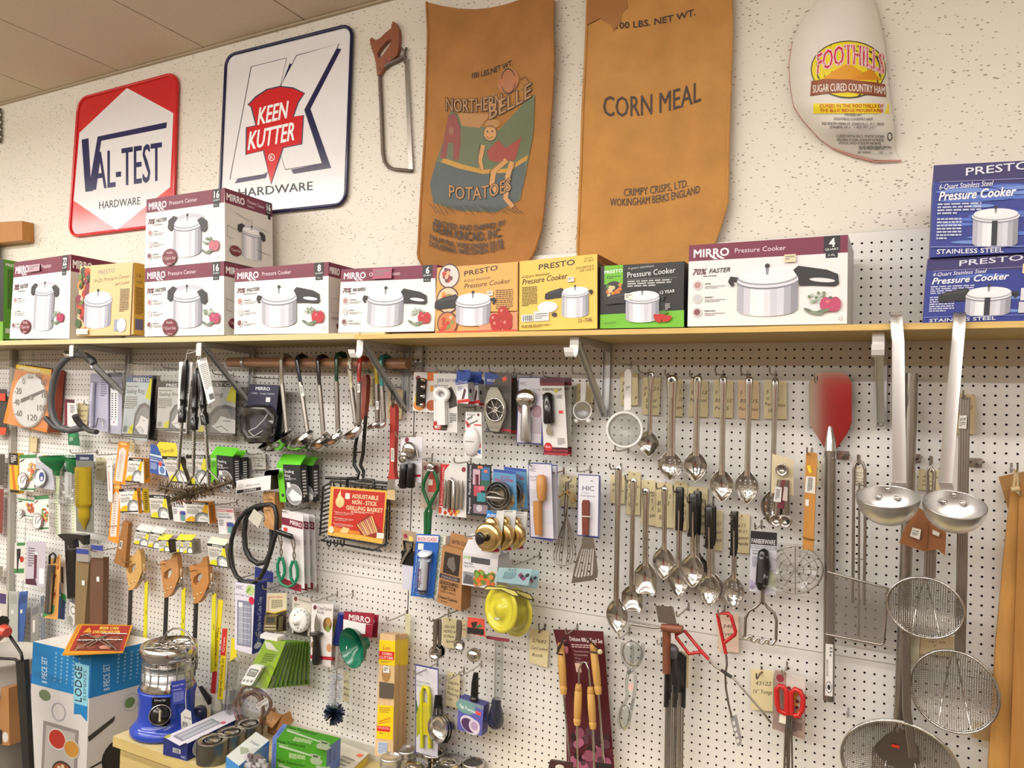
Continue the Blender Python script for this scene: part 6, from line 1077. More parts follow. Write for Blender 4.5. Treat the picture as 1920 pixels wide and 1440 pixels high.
film('1500 1022 1540 1020 1552 1112 1434 1106',D+1.2,t,nx=12,ny=10,amp=.45); film('1436 1030 1500 1024 1520 1114 1430 1100',D+1.3,t,nx=10,ny=10,amp=.4); m=t.p('rubber_band'); m.tube(PP(D+.2,'1504 1006 1515 1010 1529 1012'),.07,'8a5a2a',5)
hook(1513,848,4.5,'the wooden handled spider skimmer')
tag((1530,862,1537,863,1536,913,1531,911),.6,[('o',.2,.4)],'cream tag edge behind the wooden handled skimmer')
pr=goods('masher_card','potato masher with black handle on a black and grey card','gadget card',(1408,995,1457,999,1455,1116,1405,1108),3.2,'cfced6',.06); pr.R('161518',0,0,1,.22); pr.T('e6e4e8','FARBERWARE',(.04,.2),(.95,.2),.08,.01); pr.R('8c8b92',0,.235,1,.29); pr.T('e6e6ea','PROFESSIONAL',(.04,.283),(.96,.283),.035,.01); pr.T('3a3a44','POTATO',(.08,.34),(.3,.34),.03,.01); pr.T('3a3a44','MASHER',(.08,.385),(.34,.385),.03,.01); pr.G('88889a',.08,.42,.3,.6,7); pr.F('c8ccb0',(.3,.9),(.5,.7),(.8,.6),(1,.7),(1,.9)); pr.F('b5a8c8',(.0,.95),(.0,.8),(.4,.9)); pr.E('88869a',.1,.93,.08)
f=pr.mp; m=pr.t.p('black_handle'); m.tube([f(.5,.27,.6),f(.53,.3,.6),f(.56,.55,.6),f(.5,.85,.6),f(.48,.94,.5)],[.25,.6,.85,.75,.4],'g:17171a',12,flat=.7); m.tube([f(.5,.42,1.2),f(.5,.8,1.2)],[.35,.4],'g:3a3a3e',10)
D=3.5; m=pr.t.p('masher_wire'); m.tube(PP(D,'1429 1100 1428 1128 1418 1138 1404 1146 1398 1160 1397 1192'),.17,'dsteel',7); m.tube(PP(D,'1430 1100 1431 1128 1440 1140 1452 1150 1456 1164 1455 1200'),.17,'dsteel',7)
m.tube(PP(D,'1397 1188 1394 1196 1400 1198 1406 1192 1410 1194 1408 1201 1414 1204 1420 1196 1426 1196 1423 1205 1430 1207 1436 1199 1442 1200 1440 1207 1448 1209 1455 1200'),.18,'steel',7)
hook(1415,990,4.5,'the potato masher card')
# pizza peels, square skimmer, strainers
t=Th('pizza_peel','pizza peel with a shiny metal blade and long steel handle','pizza peel'); m=t.p('blade'); m.plate(PP(1.6,'1516 720 1522 708 1533 700 1546 697.5 1579 698 1590 704 1597 719 1597 792 1590 810 1568 843 1546 841 1533 819 1517 795'),[],(0,.08,0),'mirror')
mm,nt,bs=newmat('bright_metal_sheet'); bs.inputs['Metallic'].default_value=1; bs.inputs['Roughness'].default_value=.09; vary(nt,bs,(.72,.7,.68,1),8,.04); MC['mirror']=mm
m=t.p('handle_socket'); m.tube(PP(1.9,'1556 800 1557 830 1557 860'),[.2,.55,.72],'steel',10); m=t.p('handle'); tb(m,None,2.0,'1557 845 1556 1000 1554 1313',.62,'dsteel',12)
m=t.p('paper_label'); a,b=P(1555,1208,2.66),P(1554,1305,2.66); w_=HX(1555,1250,2.66)*7; pr=Pr(m,quadmap(a-XV*w_,a+XV*w_,b-XV*w_)[0],.14); m.hexa([a-XV*w_,a+XV*w_,b+XV*w_,b-XV*w_],[p+YV*.1 for p in (a-XV*w_,a+XV*w_,b+XV*w_,b-XV*w_)],'e6e2dc'); pr.T('333','KING KOOKER',(.4,.62),(.38,.3),.28,.02); pr.O('1a1a1a',.5,.83,.42,.11,.12); pr.E('1a1a1a',.5,.83,.2,.05); pr.G('777',.55,.05,.9,.26,3)
def clip(u,v,w,label):
    m=one('spring_clip',label,'clip','steel spring clips on the pegboard'); x=P(u,v,.1); k=HX(u,v)*w/2; m.box(x+V((-k,-.1,-.45)),x+V((k,.09,.45)),'dsteel'); m.tube([x+V((k*.5,-.1-.02,0)),x+V((k*.6,-.7,0)),x+V((k*.9,-1.,0))],.4,'dsteel',6,flat=.2); m.tube([x+V((-k*.5,-.12,0)),x+V((-k*.6,-.7,0)),x+V((-k*.9,-1.,0))],.4,'dsteel',6,flat=.2)
clip(1576,853,32,'steel spring clip right of the pizza peel handle'); clip(1717,859,18,'steel spring clip beside the second peel handle'); clip(1826,867,30,'steel spring clip right of the long bundled wire handle')
hook(1527,712,3,'the pizza peel')
t=Th('square_skimmer','square flat mesh skimmer with double wire handle','skimmer'); D=2.6
m=t.p('wire_handle'); m.tube(PP(D,'1599 1130 1600 1000 1601 880 1605 868 1611 864 1617 868 1622 880 1622 1000 1620 1135'),.16,'dsteel',7); m.tube(PP(D,'1611 905 1610 1195'),.12,'dsteel',6); m.tube(PP(D,'1601 908 1622 910'),.1,'dsteel',5); m.tube(PP(D,'1601 1047 1621 1049'),.08,'dsteel',5)
m=t.p('frame'); m.tube(PP(D+.2,'1552 1072 1665 1103 1657 1206 1652 1209 1548 1189'),.14,'wire',6); m=t.p('mesh'); A_,B_,C_,E_=PP(D+.1,'1552 1072 1665 1103 1657 1208 1548 1189')
def net(m,a,b,c,e,n,k,r,fn=None):
    for i in range(n+1): s=i/n; m.tube([(a*(1-s)+b*s)*(1-q)+(e*(1-s)+c*s)*q for q in (0,1)],r,'wire',3)
    for i in range(k+1): s=i/k; m.tube([(a*(1-s)+e*s)*(1-q)+(b*(1-s)+c*s)*q for q in (0,1)],r,'wire',3)
net(m,A_,B_,C_,E_,44,44,.03)
tag((1601,874,1622,876,1622,912,1601,910),2.4,[('Square',.1,.85),('Mesh',.1,.6),('Skimmer',.1,.8),('96038',.1,.8)],'cream tag inside the square skimmer handle loop','e9e0c8')
hook(1608,862,3.5,'the square mesh skimmer')
def bigladle(label,top,hook_,neck,o,R,tilt,d=13.2):
    t=Th('ladle',label,'ladle','big aluminium ladles hung from the shelf edge'); A,B,N=P(*top,d),P(*hook_,d),P(*neck,d); k=HX(*neck,d); w=k*13
    m=t.p('handle'); 
    path=[A+V((0,2.4,-2.2)),A+V((0,2.3,-.9)),A+V((0,1.7,-.15)),A+V((0,.9,.05)),A+V((0,.1,-.5)),B,B*.5+N*.5,N]
    wd=[.85,.9,.95,1,1,1,1.05,1.15]; vs=[]
    for p,q in zip(path,wd): vs+=[p-XV*w*q*.9,p+V((0,.22,0)),p+XV*w*q*.9]
    m.add(vs,[(3*i+j,3*i+j+1,3*i+4+j,3*i+3+j) for i in range(7) for j in (0,1)],'brushed',True); vs=[v+V((0,.1,0)) for v in vs]; m.add(vs,[(3*i+j,3*i+3+j,3*i+4+j,3*i+j+1) for i in range(7) for j in (0,1)],'brushed',True)
    m=t.p('bowl'); c=P(*o,d+2.6); r=R*HX(*o,d+2.6); ax=V(tilt).normalized()
    pf=[(r*math.sin(a),-r*1.0*math.cos(a)) for a in [k*math.pi/24 for k in range(13)]]
    m.lathe(c,ax,[(max(.01,a),b) for a,b in pf]+[(r*1.0,.06),(r*.97,.06)]+[(max(.01,a*.965),b*.96) for a,b in reversed(pf)],'brushed',44,False)
    bk=YV-ax*ax.dot(YV); bk.normalize()
    for dx,dz in ((0,-.12),(-.42,-.5),(.42,-.5)):
        t.p('rivet').ball(c+bk*r*(.93 if dx==0 else .8)+XV*dx*1.7+ax*r*(.0+dz*.7)-bk*.1,.28,.28,.28,'steel',10)
    m=t.p('handle_tang'); e=c+bk*r*.98; m.hexa([N-XV*w,N+XV*w,e+XV*w*.9-ax*1.4,e-XV*w*.9-ax*1.4],[p+YV*.15 for p in (N-XV*w,N+XV*w,e+XV*w*.9-ax*1.4,e-XV*w*.9-ax*1.4)],'brushed')
bigladle('left big aluminium ladle hooked over the shelf edge',(1680,584),(1684,640),(1686,905),(1664,931),61,(-.02,-.3,1)); bigladle('right big aluminium ladle hooked over the shelf edge, reflecting red',(1800,584),(1796,640),(1772,905),(1790,946),62,(.08,-.42,1))
t=Th('pizza_peel','second pizza peel, its long steel handle behind the left big ladle','pizza peel'); tb(t,'handle',2.0,'1710 700 1704 900 1694 1180 1686 1370',.62,'dsteel',12); m=t.p('blade'); m.plate(PP(1.7,'1680 1366 1694 1366 1702 1378 1722 1400 1728 1470 1630 1470 1636 1402 1660 1378'),[],(0,.08,0),'dsteel'); m=t.p('red_price_sticker'); card(m,1.9,'1672 1395 1687 1398 1686 1404 1671 1400','e8402c',.03)
def rstrainer(label,o,rx,ry,dep,hpts,d,hw=3,wires=4,yaw=0):
    t=Th('wire_strainer',label,'strainer','round wire mesh strainers'); c=P(*o,d); R=rx*HX(*o,d); ky=ry*HZ(*o,d)/R
    f=lambda x,z:c+V((x*R,dep*(1-min(1,x*x+z*z))-x*yaw,z*R*ky))
    m=t.p('rim'); 
    for q in (1,.985): m.tube([f(q*math.cos(a),q*math.sin(a))-YV*(.12 if q==1 else -.25) for a in [k*math.pi/24 for k in range(48)]],.13,'steel',6,True)
    m=t.p('mesh'); n=int(R*2/.2)
    for i in range(1,n):
        x=-1+2*i/n; h=math.sqrt(1-x*x); k=max(3,int(9*h)+2)
        m.tube([f(x,h*(-1+2*j/k)) for j in range(k+1)],.045,'wire',3); m.tube([f(h*(-1+2*j/k),x)+YV*.03 for j in range(k+1)],.045,'wire',3)
    m=t.p('brace_wire'); 
    for s in (-.18,.22): m.tube([f(s*(1-.9*z),z*.97)+YV*.12 for z in (-.95,-.5,0,.5,.95)],.09,'steel',5)
    m=t.p('wire_handle'); 
    for i in range(wires): x=(i/(max(1,wires-1))-.5)*2*hw; q=[float(v) for v in hpts.split()]; m.tube([P(q[j]+x,q[j+1],d-.3) for j in range(0,len(q),2)],.17,'dsteel',6)
    return t
rstrainer('upper round wire mesh strainer below the brown cardboard','' or (1734,1139),72,56,1.6,'1743 1083 1745 1000 1746 930',4.6,8,4,.4)
rstrainer('middle round wire mesh strainer, right of the lower wire handle',(1788,1296),82,76,1.7,'1800 1222 1803 1100 1806 900 1809 745',4.2,7,4,.4)
rstrainer('deep wire mesh basket strainer at the bottom edge',(1686,1437),110,84,5.,'1712 1420 1700 1330 1698 1190',5.8,5,4,.2)
tb(ALL[-3],'hang_loop',4.4,'1740 930 1738 885 1745 873 1752 885 1750 930',.18,'dsteel',7)
hook(1747,866,6,'the upper round strainer'); hook(1806,742,5,'the middle round strainer')
m=one('strainer_label','white price label round the long bundled wire handle','label'); pr=card(m,4.4,'1799 779 1813 779 1812 804 1797 803','e6e2da',.03); pr.T('333','$12.99',(.15,.4),(.85,.4),.22,.02); pr.G('777',.1,.5,.9,.9,3)
t=Th('cardboard_wrap','torn brown cardboard wrapped round the wire handles under the big ladles','cardboard'); m=t.p('card'); m.prism(PP(5.4,'1722 952 1758 975 1774 1000 1772 1042 1758 1030 1732 1034 1686 1018 1698 988'),(0,.5,0),'8a5a36'); m.prism(PP(5.5,'1724 955 1742 968 1738 1028 1730 1032 1708 1000'),(0,.08,0),'7c4f2e'); m=t.p('price_label'); pr=card(m,5.7,'1711 989 1727 993 1724 1012 1706 1005','ebe7dc',.03); pr.T('333','17.99',(.15,.4),(.8,.4),.2,.02); pr.G('777',.15,.5,.85,.85,2); m=t.p('small_label'); card(m,5.7,'1749 993 1762 999 1760 1006 1748 1001','e6e2d6',.03)
tag((1723,879,1772,884,1770,920,1720,918),.6,[('33414',.15,.8),('Short',.15,.5),('Handle',.15,.5)],'cream handwritten short handle tag between the big ladles','dccda0')
tag((1790,737,1829,740,1828,814,1788,812),.6,[('3',.75,.12)],'cream tag behind the long bundled wire handle','d6bf96')
tag((1705,1192,1725,1196,1722,1248,1702,1242),1,[(' ',.2,.1)],'plain pale tag left of the sixteen inch tag','dcd2b4'); tag((1726,1190,1790,1194,1786,1232,1724,1226),.8,[('16" SS',.25,.5),('T',.4,.1)],'cream sixteen inch handwritten tag between the round strainers','d4bd94'); tag((1824,1352,1862,1356,1858,1392,1822,1382),.8,[('asker',.3,.5)],'tan tag below the middle round strainer','cfb07c')
hook(1588,1344,2.,'nothing, low beside the deep basket strainer','zinc')
t=Th('wooden_paddle','long tan wooden paddle at the right edge of the pegboard','paddle'); D=3; m=t.p('paddle'); m.plate(PP(D,'1897 915 1906 908 1930 908 1930 1460 1852 1460 1868 1200 1886 1010'),[],(0,1,0),'w:c08f4c'); m=t.p('second_board'); m.plate(PP(D+1,'1912 905 1930 905 1930 1460 1893 1460'),[],(0,.9,0),'w:a8763a')
m=t.p('twine'); m.tube(PP(D+1.3,'1905 880 1900 915 1912 930 1906 880'),.14,'c9b083',6); m.tube(PP(D+1.2,'1896 918 1912 915'),.3,'c9b083',6)
pr=one('brown_card','brown card fixed behind the wooden paddle twine','card'); pr.prism(PP(2,'1872 894 1930 882 1930 940 1900 935 1892 962'),(0,.06,0),'9c7444'); hook(1908,880,5.2,'the wooden paddle')
# ================= lower middle right: barbecue set, tongs, skewers
t=Th('tool_set_card','maroon barbecue tool set card with four turned wooden handles','tool set'); m=t.p('card'); CC=lambda a,b:P(*(lambda l,r:(l[0]+(r[0]-l[0])*a,l[1]+(r[1]-l[1])*a))((1037+22*min(1,b/.35)+ (6*(b-.35) if b>.35 else 0),1180+262*b),(1131+(21*b),1184+262*b)),1.4+.35*math.sin(b*6+a*2))
m.grid(lambda a,b:CC(a,b),8,20,'521320'); m.grid(lambda a,b:CC(a,b)+YV*.06,8,20,'521320',flip=True)
pr=Pr(m,lambda a,b,h:CC(a,b)-YV*(h+.02),.36); pr.T('f0e4e4','Deluxe BBQ Tool Set',(.3,.075),(.97,.085),.03,.02); pr.G('d9b8b8',.31,.1,.8,.13,2)
for i,s in enumerate(('Heavy duty chrome plated steel','Extra long wood handles','20" long','Dishwasher safe')): pr.T('d9b8b8','* '+s,(.32,.155+i*.025),(.85 if i==0 else .62 if i!=2 else .45,.157+i*.025),.012,.01)
pr.R('ecccba',.31,.235,.43,.3); pr.E('c97a8a',.18,.12,.05,.05); pr.E('3a0c14',.2,.1,.06,.02)
for i in range(40): pr.E(random.choice(['6a2f44','8a4a5e','3a1420','a8607a','55303c','2a0c14']),random.uniform(.1,.95),random.uniform(.72,.99),random.uniform(.04,.12),None,random.random())
def turned(m,a,b,d): A,B=P(*a,d),P(*b,d); D=B-A; R=HX(*a,d)*6.5; pf=((0,.75),(.03,.8),(.13,1),(.14,.85),(.16,.85),(.18,1),(.5,1.06),(.8,.98),(.82,.85),(.84,.85),(.86,1),(.9,1.02),(.97,.86),(1,.8)); m.tube([A+D*s for s,r in pf],[R*r for s,r in pf],'w:cfa159',12)
for a,b,e in (((1051,1206),(1057,1301),(1070,1440)),((1112,1207),(1122,1301),(1133,1440)),((1085,1283),(1082,1359),(1083,1440)),((1107,1288),(1112,1366),(1114,1440))):
    m=t.p('wooden_handle'); turned(m,a,b,3.); m=t.p('steel_rod'); m.tube([P(*b,3),P(*e,2.6)],.14,'steel',6)
m=t.p('tongs_arch'); m.tube(PP(3,'1085 1285 1086 1254 1092 1241 1099 1242 1104 1256 1107 1290'),.14,'steel',6); m=t.p('leather_loop'); m.tube(PP(3.5,'1044 1226 1056 1200 1060 1195 1046 1215 1046 1226 1055 1227'),.12,'2a1a14',5); m.tube(PP(3.5,'1106 1222 1118 1224 1124 1218 1100 1196'),.1,'2a1a14',5); m.ball(P(1125,1222,3.5),.35,.3,.35,'d9c9a0',8)
hook(1060,1188,4,'the barbecue tool set card')
m=t.p('black_spatula_end'); card(m,3.2,'1118 1429 1146 1433 1148 1462 1116 1460','1b1517'); 
pr=goods('tool_box_card','dark maroon hang card at the bottom edge left of the barbecue set','package',(1031,1426,1072,1432,1070,1470,1022,1470),4,'3a1d1c',.5); pr.E('d8d0c8',.5,.22,.2,.12)
t=Th('plastic_tongs','clear plastic scissor tongs hanging beside the barbecue set','tongs'); D=2.4
m=t.p('tongs'); G_='g:dfe6e4'
for q in ('1168 1205 1166 1222 1170 1240 1178 1250 1180 1252','1205 1206 1206 1224 1200 1242 1190 1252 1178 1262','1184 1202 1186 1222 1184 1250','1180 1252 1175 1275 1176 1310','1178 1262 1190 1260 1192 1285 1188 1310 1184 1330','1176 1310 1164 1330 1160 1350 1164 1366','1188 1310 1182 1340 1178 1360 1170 1368'): m.tube(PP(D,q),.22,'clear2',7)
mm,nt,bs=newmat('clear_acrylic'); tr=nt.nodes.new('ShaderNodeBsdfTransparent'); tr.inputs[0].default_value=(.86,.88,.88,1); gl=node(nt,'ShaderNodeBsdfGlossy',Roughness=.08); lw=node(nt,'ShaderNodeLayerWeight',Blend=.5); mx=nt.nodes.new('ShaderNodeMixShader'); nt.links.new(lw.outputs['Facing'],mx.inputs[0]); nt.links.new(tr.outputs[0],mx.inputs[1]); nt.links.new(gl.outputs[0],mx.inputs[2]); nt.links.new(mx.outputs[0],nt.nodes['Material Output'].inputs[0]); MC['clear2']=mm
for c_ in ((1186,1225,20,24),(1172,1345,11,24)): m.ball(P(c_[0],c_[1],D),c_[2]*HX(1180,1250,D),.5,c_[3]*HZ(1180,1250,D),'clear2',14)
card(t.p('pink_label'),D+.3,'1179 1282 1188 1282 1186 1294 1177 1293','e9bdb8',.02); hook(1160,1196,4,'the clear plastic tongs','steel'); hook(1232,1208,2,'nothing, right of the clear plastic tongs','steel')
t=Th('spatula','steel bladed spatula standing out from the board with wooden handle','spatula'); m=t.p('blade'); card(m,5,'1229 1135 1262 1138 1269 1171 1235 1167','dsteel',.06); m=t.p('steel_shank'); m.tube(PP(4.6,'1182 1170 1205 1173 1225 1177 1245 1176'),.16,'dsteel',7); m=t.p('wooden_handle'); m.tube(PP(4.6,'1240 1175 1260 1178 1280 1180'),[.35,.55,.45],'w:7c4630',10); m=t.p('second_handle'); m.tube(PP(4,'1246 1178 1250 1184 1250 1262'),[.7,.5,.5],'w:7c4630',10); hook(1268,1155,5.6,'the steel bladed spatula')
t=Th('skewer_pack','bundle of black handled skewers in clear film','package'); m=t.p('paper_tag'); card(m,1,'1276 1222 1292 1224 1290 1290 1274 1288','ddc99a',.03)
for i in range(9): u=1249+i*4; d=3.4-.15*(i%3); m=t.p('black_grip'); m.tube([P(u+2,1222+i%3*4,d),P(u,1325-(i%4)*14,d)],.3,'g:1a191a',8); m=t.p('skewer_rod'); m.tube([P(u,1325-(i%4)*14,d),P(u-2,1450,d)],.13,'wire',6)
m=t.p('bundle_knob'); m.ball(P(1260,1222,3.4),.9,.7,1.0,'g:4a4a4e',12); film('1244 1208 1284 1210 1283 1452 1238 1450',4.3,t,nx=8,ny=14,amp=.35); hook(1300,1232,3,'the skewer bundle','steel')
t=Th('crossed_tongs','pair of crossed wire tongs with red loop handles','tongs'); D=3
m=t.p('red_handle'); m.tube(PP(D,'1329 1236 1316 1222 1284 1183 1267 1190 1268 1195 1292 1226 1318 1222'),.22,'g:b8282c',8); m.tube(PP(D,'1361 1226 1345 1151 1366 1150 1371 1156 1379 1184 1378 1190 1358 1205'),.22,'g:b8282c',8)
m=t.p('wire_arm'); m.tube(PP(D,'1327 1234 1340 1250 1358 1260 1372 1268 1400 1300 1430 1335 1446 1356 1441 1350 1427 1331'),.13,'wire',7); m.tube(PP(D,'1361 1224 1363 1245 1360 1265 1361 1290 1366 1320 1372 1345'),.13,'dsteel',7); m.tube(PP(D+.1,'1352 1256 1372 1270'),.2,'2a2626',7)
m=t.p('mesh_turner'); m.plate(PP(D,'1368 1344 1381 1340 1391 1385 1390 1396 1383 1400'),[PP(D,*[c for p in circ(1376+i*2.5,1356+i*11,3,10,1.4) for c in p]) for i in range(4)],(0,.05,0),'zinc')
tag((1344,1150,1385,1152,1385,1224,1347,1220),.8,[('5348',.05,.7),('Fryer',.1,.6)],'pinkish handwritten tag behind the red tongs loop','e9d0b8'); hook(1346,1153,3.6,'the crossed red tongs')
tag((1408,1254,1450,1258,1449,1334,1408,1330),.8,[('43122',.2,.7),('16" Tongs',.1,.85)],'cream sixteen inch tongs tag left of the red scissor tongs card'); hook(1418,1272,3.5,'nothing, on the sixteen inch tongs tag','rust')
t=Th('scissor_tongs_card','red handled scissor tongs on a tan card with kebab photo','tongs'); m=t.p('card'); pr=card(m,2.4,'1453 1256 1511 1269 1509 1387 1448 1366','a08a80',.07); pr.F('d8d0c8',(.38,0),(1,0),(1,.75),(.6,.4),(.38,.35)); pr.E('8a2f3a',.18,.12,.13); 
for i in range(24): pr.E(random.choice(['c9482c','d9a03a','7a2a20','e0b87a','3a2a24']),random.uniform(.45,.98),random.uniform(.15,.65),.06)
pr.G('5a4a44',.65,.78,.95,.95,5); m=t.p('price_sticker'); card(m,3.2,'1462 1339 1474 1342 1473 1358 1460 1354','efe6d4',.03)
m=t.p('red_handle'); m.tube(PP(3.2,'1474 1338 1460 1332 1457 1318 1456 1292 1462 1286 1470 1288 1475 1298 1475 1325 1476 1340'),.3,'g:bf2a2a',9); m.tube(PP(3.2,'1484 1340 1484 1318 1484 1298 1491 1292 1500 1296 1506 1310 1505 1330 1498 1342 1488 1342'),.3,'g:bf2a2a',9)
m=t.p('steel_rod'); 
for u,e in ((1474,1470),(1477,1476),(1481,1479),(1485,1486)): m.tube(PP(3,f'{u} 1340 {u-1} 1365 {e} 1455'),.13,'dsteel',6)
hook(1466,1265,4,'the red scissor tongs card')

t=Th('red_reflector','added red board behind the camera, seen only as a red reflection in the pizza peel blade','reflector board'); t.p('panel').box((-9,-108,-62),(12,-107,1),'g:b81f28'); t.p('foot').box((-9,-114,-84),(13,-101,-62),'2a2a2a')  # unseen board added for the red reflection, in place of someone's red shirt
# ================= bottom: hanging things above the counter
pr=goods('ice_tray_box','white ice cube tray box with navy side','box',(441,1091,478,1096,472,1227,440,1217),5.4,'dfdbe6',2.6,None,side='23307a',part='printed_box'); pr.T('3a3a4a','HIC',(.06,.1),(.4,.1),.06); pr.T('4a4a5a','Ice Cube Tray',(.06,.19),(.72,.2),.035); pr.E('b5c98a',.78,.09,.22,.08); pr.F('7a9a3a',(.55,.12),(.75,.04),(.8,.08),(.6,.15)); pr.R('7f8294',.12,.26,.85,.93); pr.R('a9adba',.2,.3,.42,.9); pr.R('9a9eae',.48,.32,.62,.9); pr.R('9094a6',.66,.32,.8,.9); 
for i in range(7): pr.R('c4c8d4',.2,.34+.08*i,.8,.35+.08*i)
pr.R('e8e8ee',.2,.29,.4,.36); pr.E('c42444',.85,.24,.14)
s=sidepr(pr.m,pr.q,2.6); s.T('d8dcf0','Vintage-Style Ice Cube Tray',(.62,.88),(.6,.2),.3,.0); s.E('d8dcec',.45,.9,.3,.045)
q=pr.q; pr.t.p('hang_flap').prism([q[0]*.6+q[1]*.4+YV*2.4,q[1]+XV*1.4+YV*2.4,q[1]+XV*1.4+YV*2.4+ZV*1.6,q[0]*.6+q[1]*.4+YV*2.4+ZV*2.2],(0,.05,0),'23307a')
hook(480,1088,6,'the white ice cube tray box')
pr=goods('timer_card','cream and brown quick timer card with bronze timer','timer',(500,1112,538,1112,536,1187,499,1182),4,'d9cfae',.06); pr.T('c4482c','quick-timer',(.08,.14),(.82,.13),.08,.01,.15); pr.T('b8502c','Automatic',(.14,.48),(.15,.16),.1); pr.G('6a6048',.25,.18,.8,.42,8); pr.F('3a2c22',(0,1),(0,.5),(.5,.52),(1,.45),(1,1)); pr.F('c9b02c',(0,.48),(.4,.52),(1,.42),(1,.45),(.4,.55),(0,.51)); f=pr.mp; m=pr.t.p('timer_body'); m.hexa([f(.15,.56,1),f(.75,.56,1),f(.72,.98,1),f(.1,.98,1)],[f(.15,.56,.1),f(.75,.56,.1),f(.72,.98,.1),f(.1,.98,.1)],'m:a89a78'); q=Pr(m,lambda a,b,h:f(a,b,1+h),pr.asp); q.R('3a3a2a',.24,.6,.64,.76); q.R('d9cfa8',.15,.82,.72,.84); q.R('d9cfa8',.15,.9,.72,.92); m.tube([f(.85,.6,.5),f(.84,.95,.5)],.4,'m:8a8468',8)
pr=goods('timer_card','white round sixty minute dial timer on a clear card','timer',(548,1117,584,1122,581,1192,547,1186),3.4,'d6d0c2',.05); pr.E('6a3a3a',.18,.07,.09); pr.T('555','60 minute timer',(.35,.1),(.98,.14),.06); pr.G('777',.1,.2,.4,.3,2); m=pr.t.p('round_dial'); o=P(564,1162,3.6); R=HZ(564,1162,3.5)*23; m.lathe(o,(0,-1,0),[(R,0),(R,.5),(R*.9,.8),(R*.6,.85),(R*.25,.9),(R*.2,1.4),(0,1.4)],'g:f0eee8',32); q=Pr(m,pxmap(lambda u,v:4.5)); 
for k in range(12): q.R('444',564+13*math.sin(k*.5236)-.8,1162-18*math.cos(k*.5236)-1,564+13*math.sin(k*.5236)+.8,1162-18*math.cos(k*.5236)+1.5)
pr.t.p('black_base').box(o+V((-R*.7,-.1,-R*1.25)),o+V((R*.7,.05,-R*.8)),'26221f')
hook(492,1104,6,'the quick timer card'); hook(554,1114,5,'the round dial timer')
for i,(dx,d) in enumerate(((0,4.6),(16,3))):
    pr=goods('oyster_knife_card',['front oyster knife card with black handled knife','rear oyster knife card half hidden behind its twin'][i],'gadget card',(584+dx,1131+i,625+dx*.7,1133+i*2,620+dx,1252-i,582+dx,1239),d,'e8e2de' if not i else 'b8b2ae',.06,'oyster knife cards'); pr.R('a8283a',0,.9,1,.96); pr.E('5a2a3a',.17,.07,.08); pr.T('4a3a3a','Clam/Oyster',(.28,.1),(.95,.12),.06); pr.T('4a3a3a','Knife',(.28,.17),(.6,.18),.06)
    for x,y,r,c in ((.75,.35,.2,'6a4a2a'),(.8,.3,.12,'a8824a'),(.85,.75,.12,'c9946a'),(.12,.72,.1,'8a6a4a'),(.18,.82,.1,'a8886a'),(.78,.42,.1,'7a8a3a')): pr.E(c,x,y,r,r*pr.asp*1.2)
    if not i:
        f=pr.mp; m=pr.t.p('blade'); m.plate([f(a,b,.5) for a,b in ((.33,.17),(.45,.27),(.48,.42),(.42,.48),(.28,.48),(.25,.4),(.27,.27))],[],(0,.08,0),'steel'); m=pr.t.p('handle'); m.lathe(f(.36,.49,.5),f(.4,.9,.5)-f(.36,.49,.5),[(.3,-.1),(1.05,0),(1.0,.25),(.6,.5),(.5,1.2),(.62,2.6),(.75,4.),(.6,4.6),(.01,4.8)],'g:191818',16)
hook(583,1127,6,'the oyster knife cards'); 
TG='green timer packs fanned on one hook'
for i in range(10):
    dx=5.2*i; d=6.2-.45*i
    t=Th('digital_timer_pack','front digital timer pack, white timer on a lime green card' if i==0 else 'lime green timer pack, fanned behind the front one on the same hook','timer',TG); m=t.p('card'); pr=card(m,d,(497+dx,1200,536+dx*.93,1203,500+dx*1.7,1292-i*.7,452+dx*2.3,1284-i*.5),'94b82a' if i==0 else '5f8424',.08); pr.t=t
    if i==0:
        pr.F('e6ecd8',(0,.02),(.35,.05),(.9,.22),(.6,.2),(.3,.18)); pr.G('4a6a1a',.35,.28,.9,.5,5); f=pr.mp; m=t.p('white_timer'); m.prism(rrect([f(.12,.5,.9),f(.72,.53,.9),f(.68,.95,.9),f(.1,.93,.9)],.2),(0,.7,0),'g:ecebe8'); q=Pr(m,lambda a,b,h:f(a,b,.9+h),pr.asp); q.F('5a5c58',(.2,.58),(.64,.6),(.62,.76),(.18,.74)); q.F('b9bdb4',(.24,.6),(.6,.62),(.58,.74),(.22,.72)); q.T('333','0:00',(.26,.72),(.55,.73),.08,.01,.1)
        for x in (.2,.38,.57): q.E('8a8c88',x,.85,.06); 
    blister(pr,.0,.0,1,1,.34)
t=Th('digital_timer_pack','clear timer pack lying flat across the top of the fanned green packs','timer',TG); m=t.p('white_timer'); m.hexa([PZ(496,1185,-42.2)]+[PZ(534,1190,-42.2),PZ(520,1196,-42.2),PZ(488,1190,-42.2)],[p-ZV*.5 for p in (PZ(496,1185,-42.2),PZ(534,1190,-42.2),PZ(520,1196,-42.2),PZ(488,1190,-42.2))],'e6e4e0')
hook(480,1192,7,'the fanned green timer packs')
t=Th('basting_tool','blue and white plastic brush handle behind the green funnel card','brush'); m=t.p('blue_grip'); m.tube(PP(3,'641 1150 636 1180 631 1208'),.6,'g:22348a',8); m=t.p('white_shaft'); m.tube(PP(3,'632 1209 631 1240 629 1258'),.25,'e6e4e2',6)
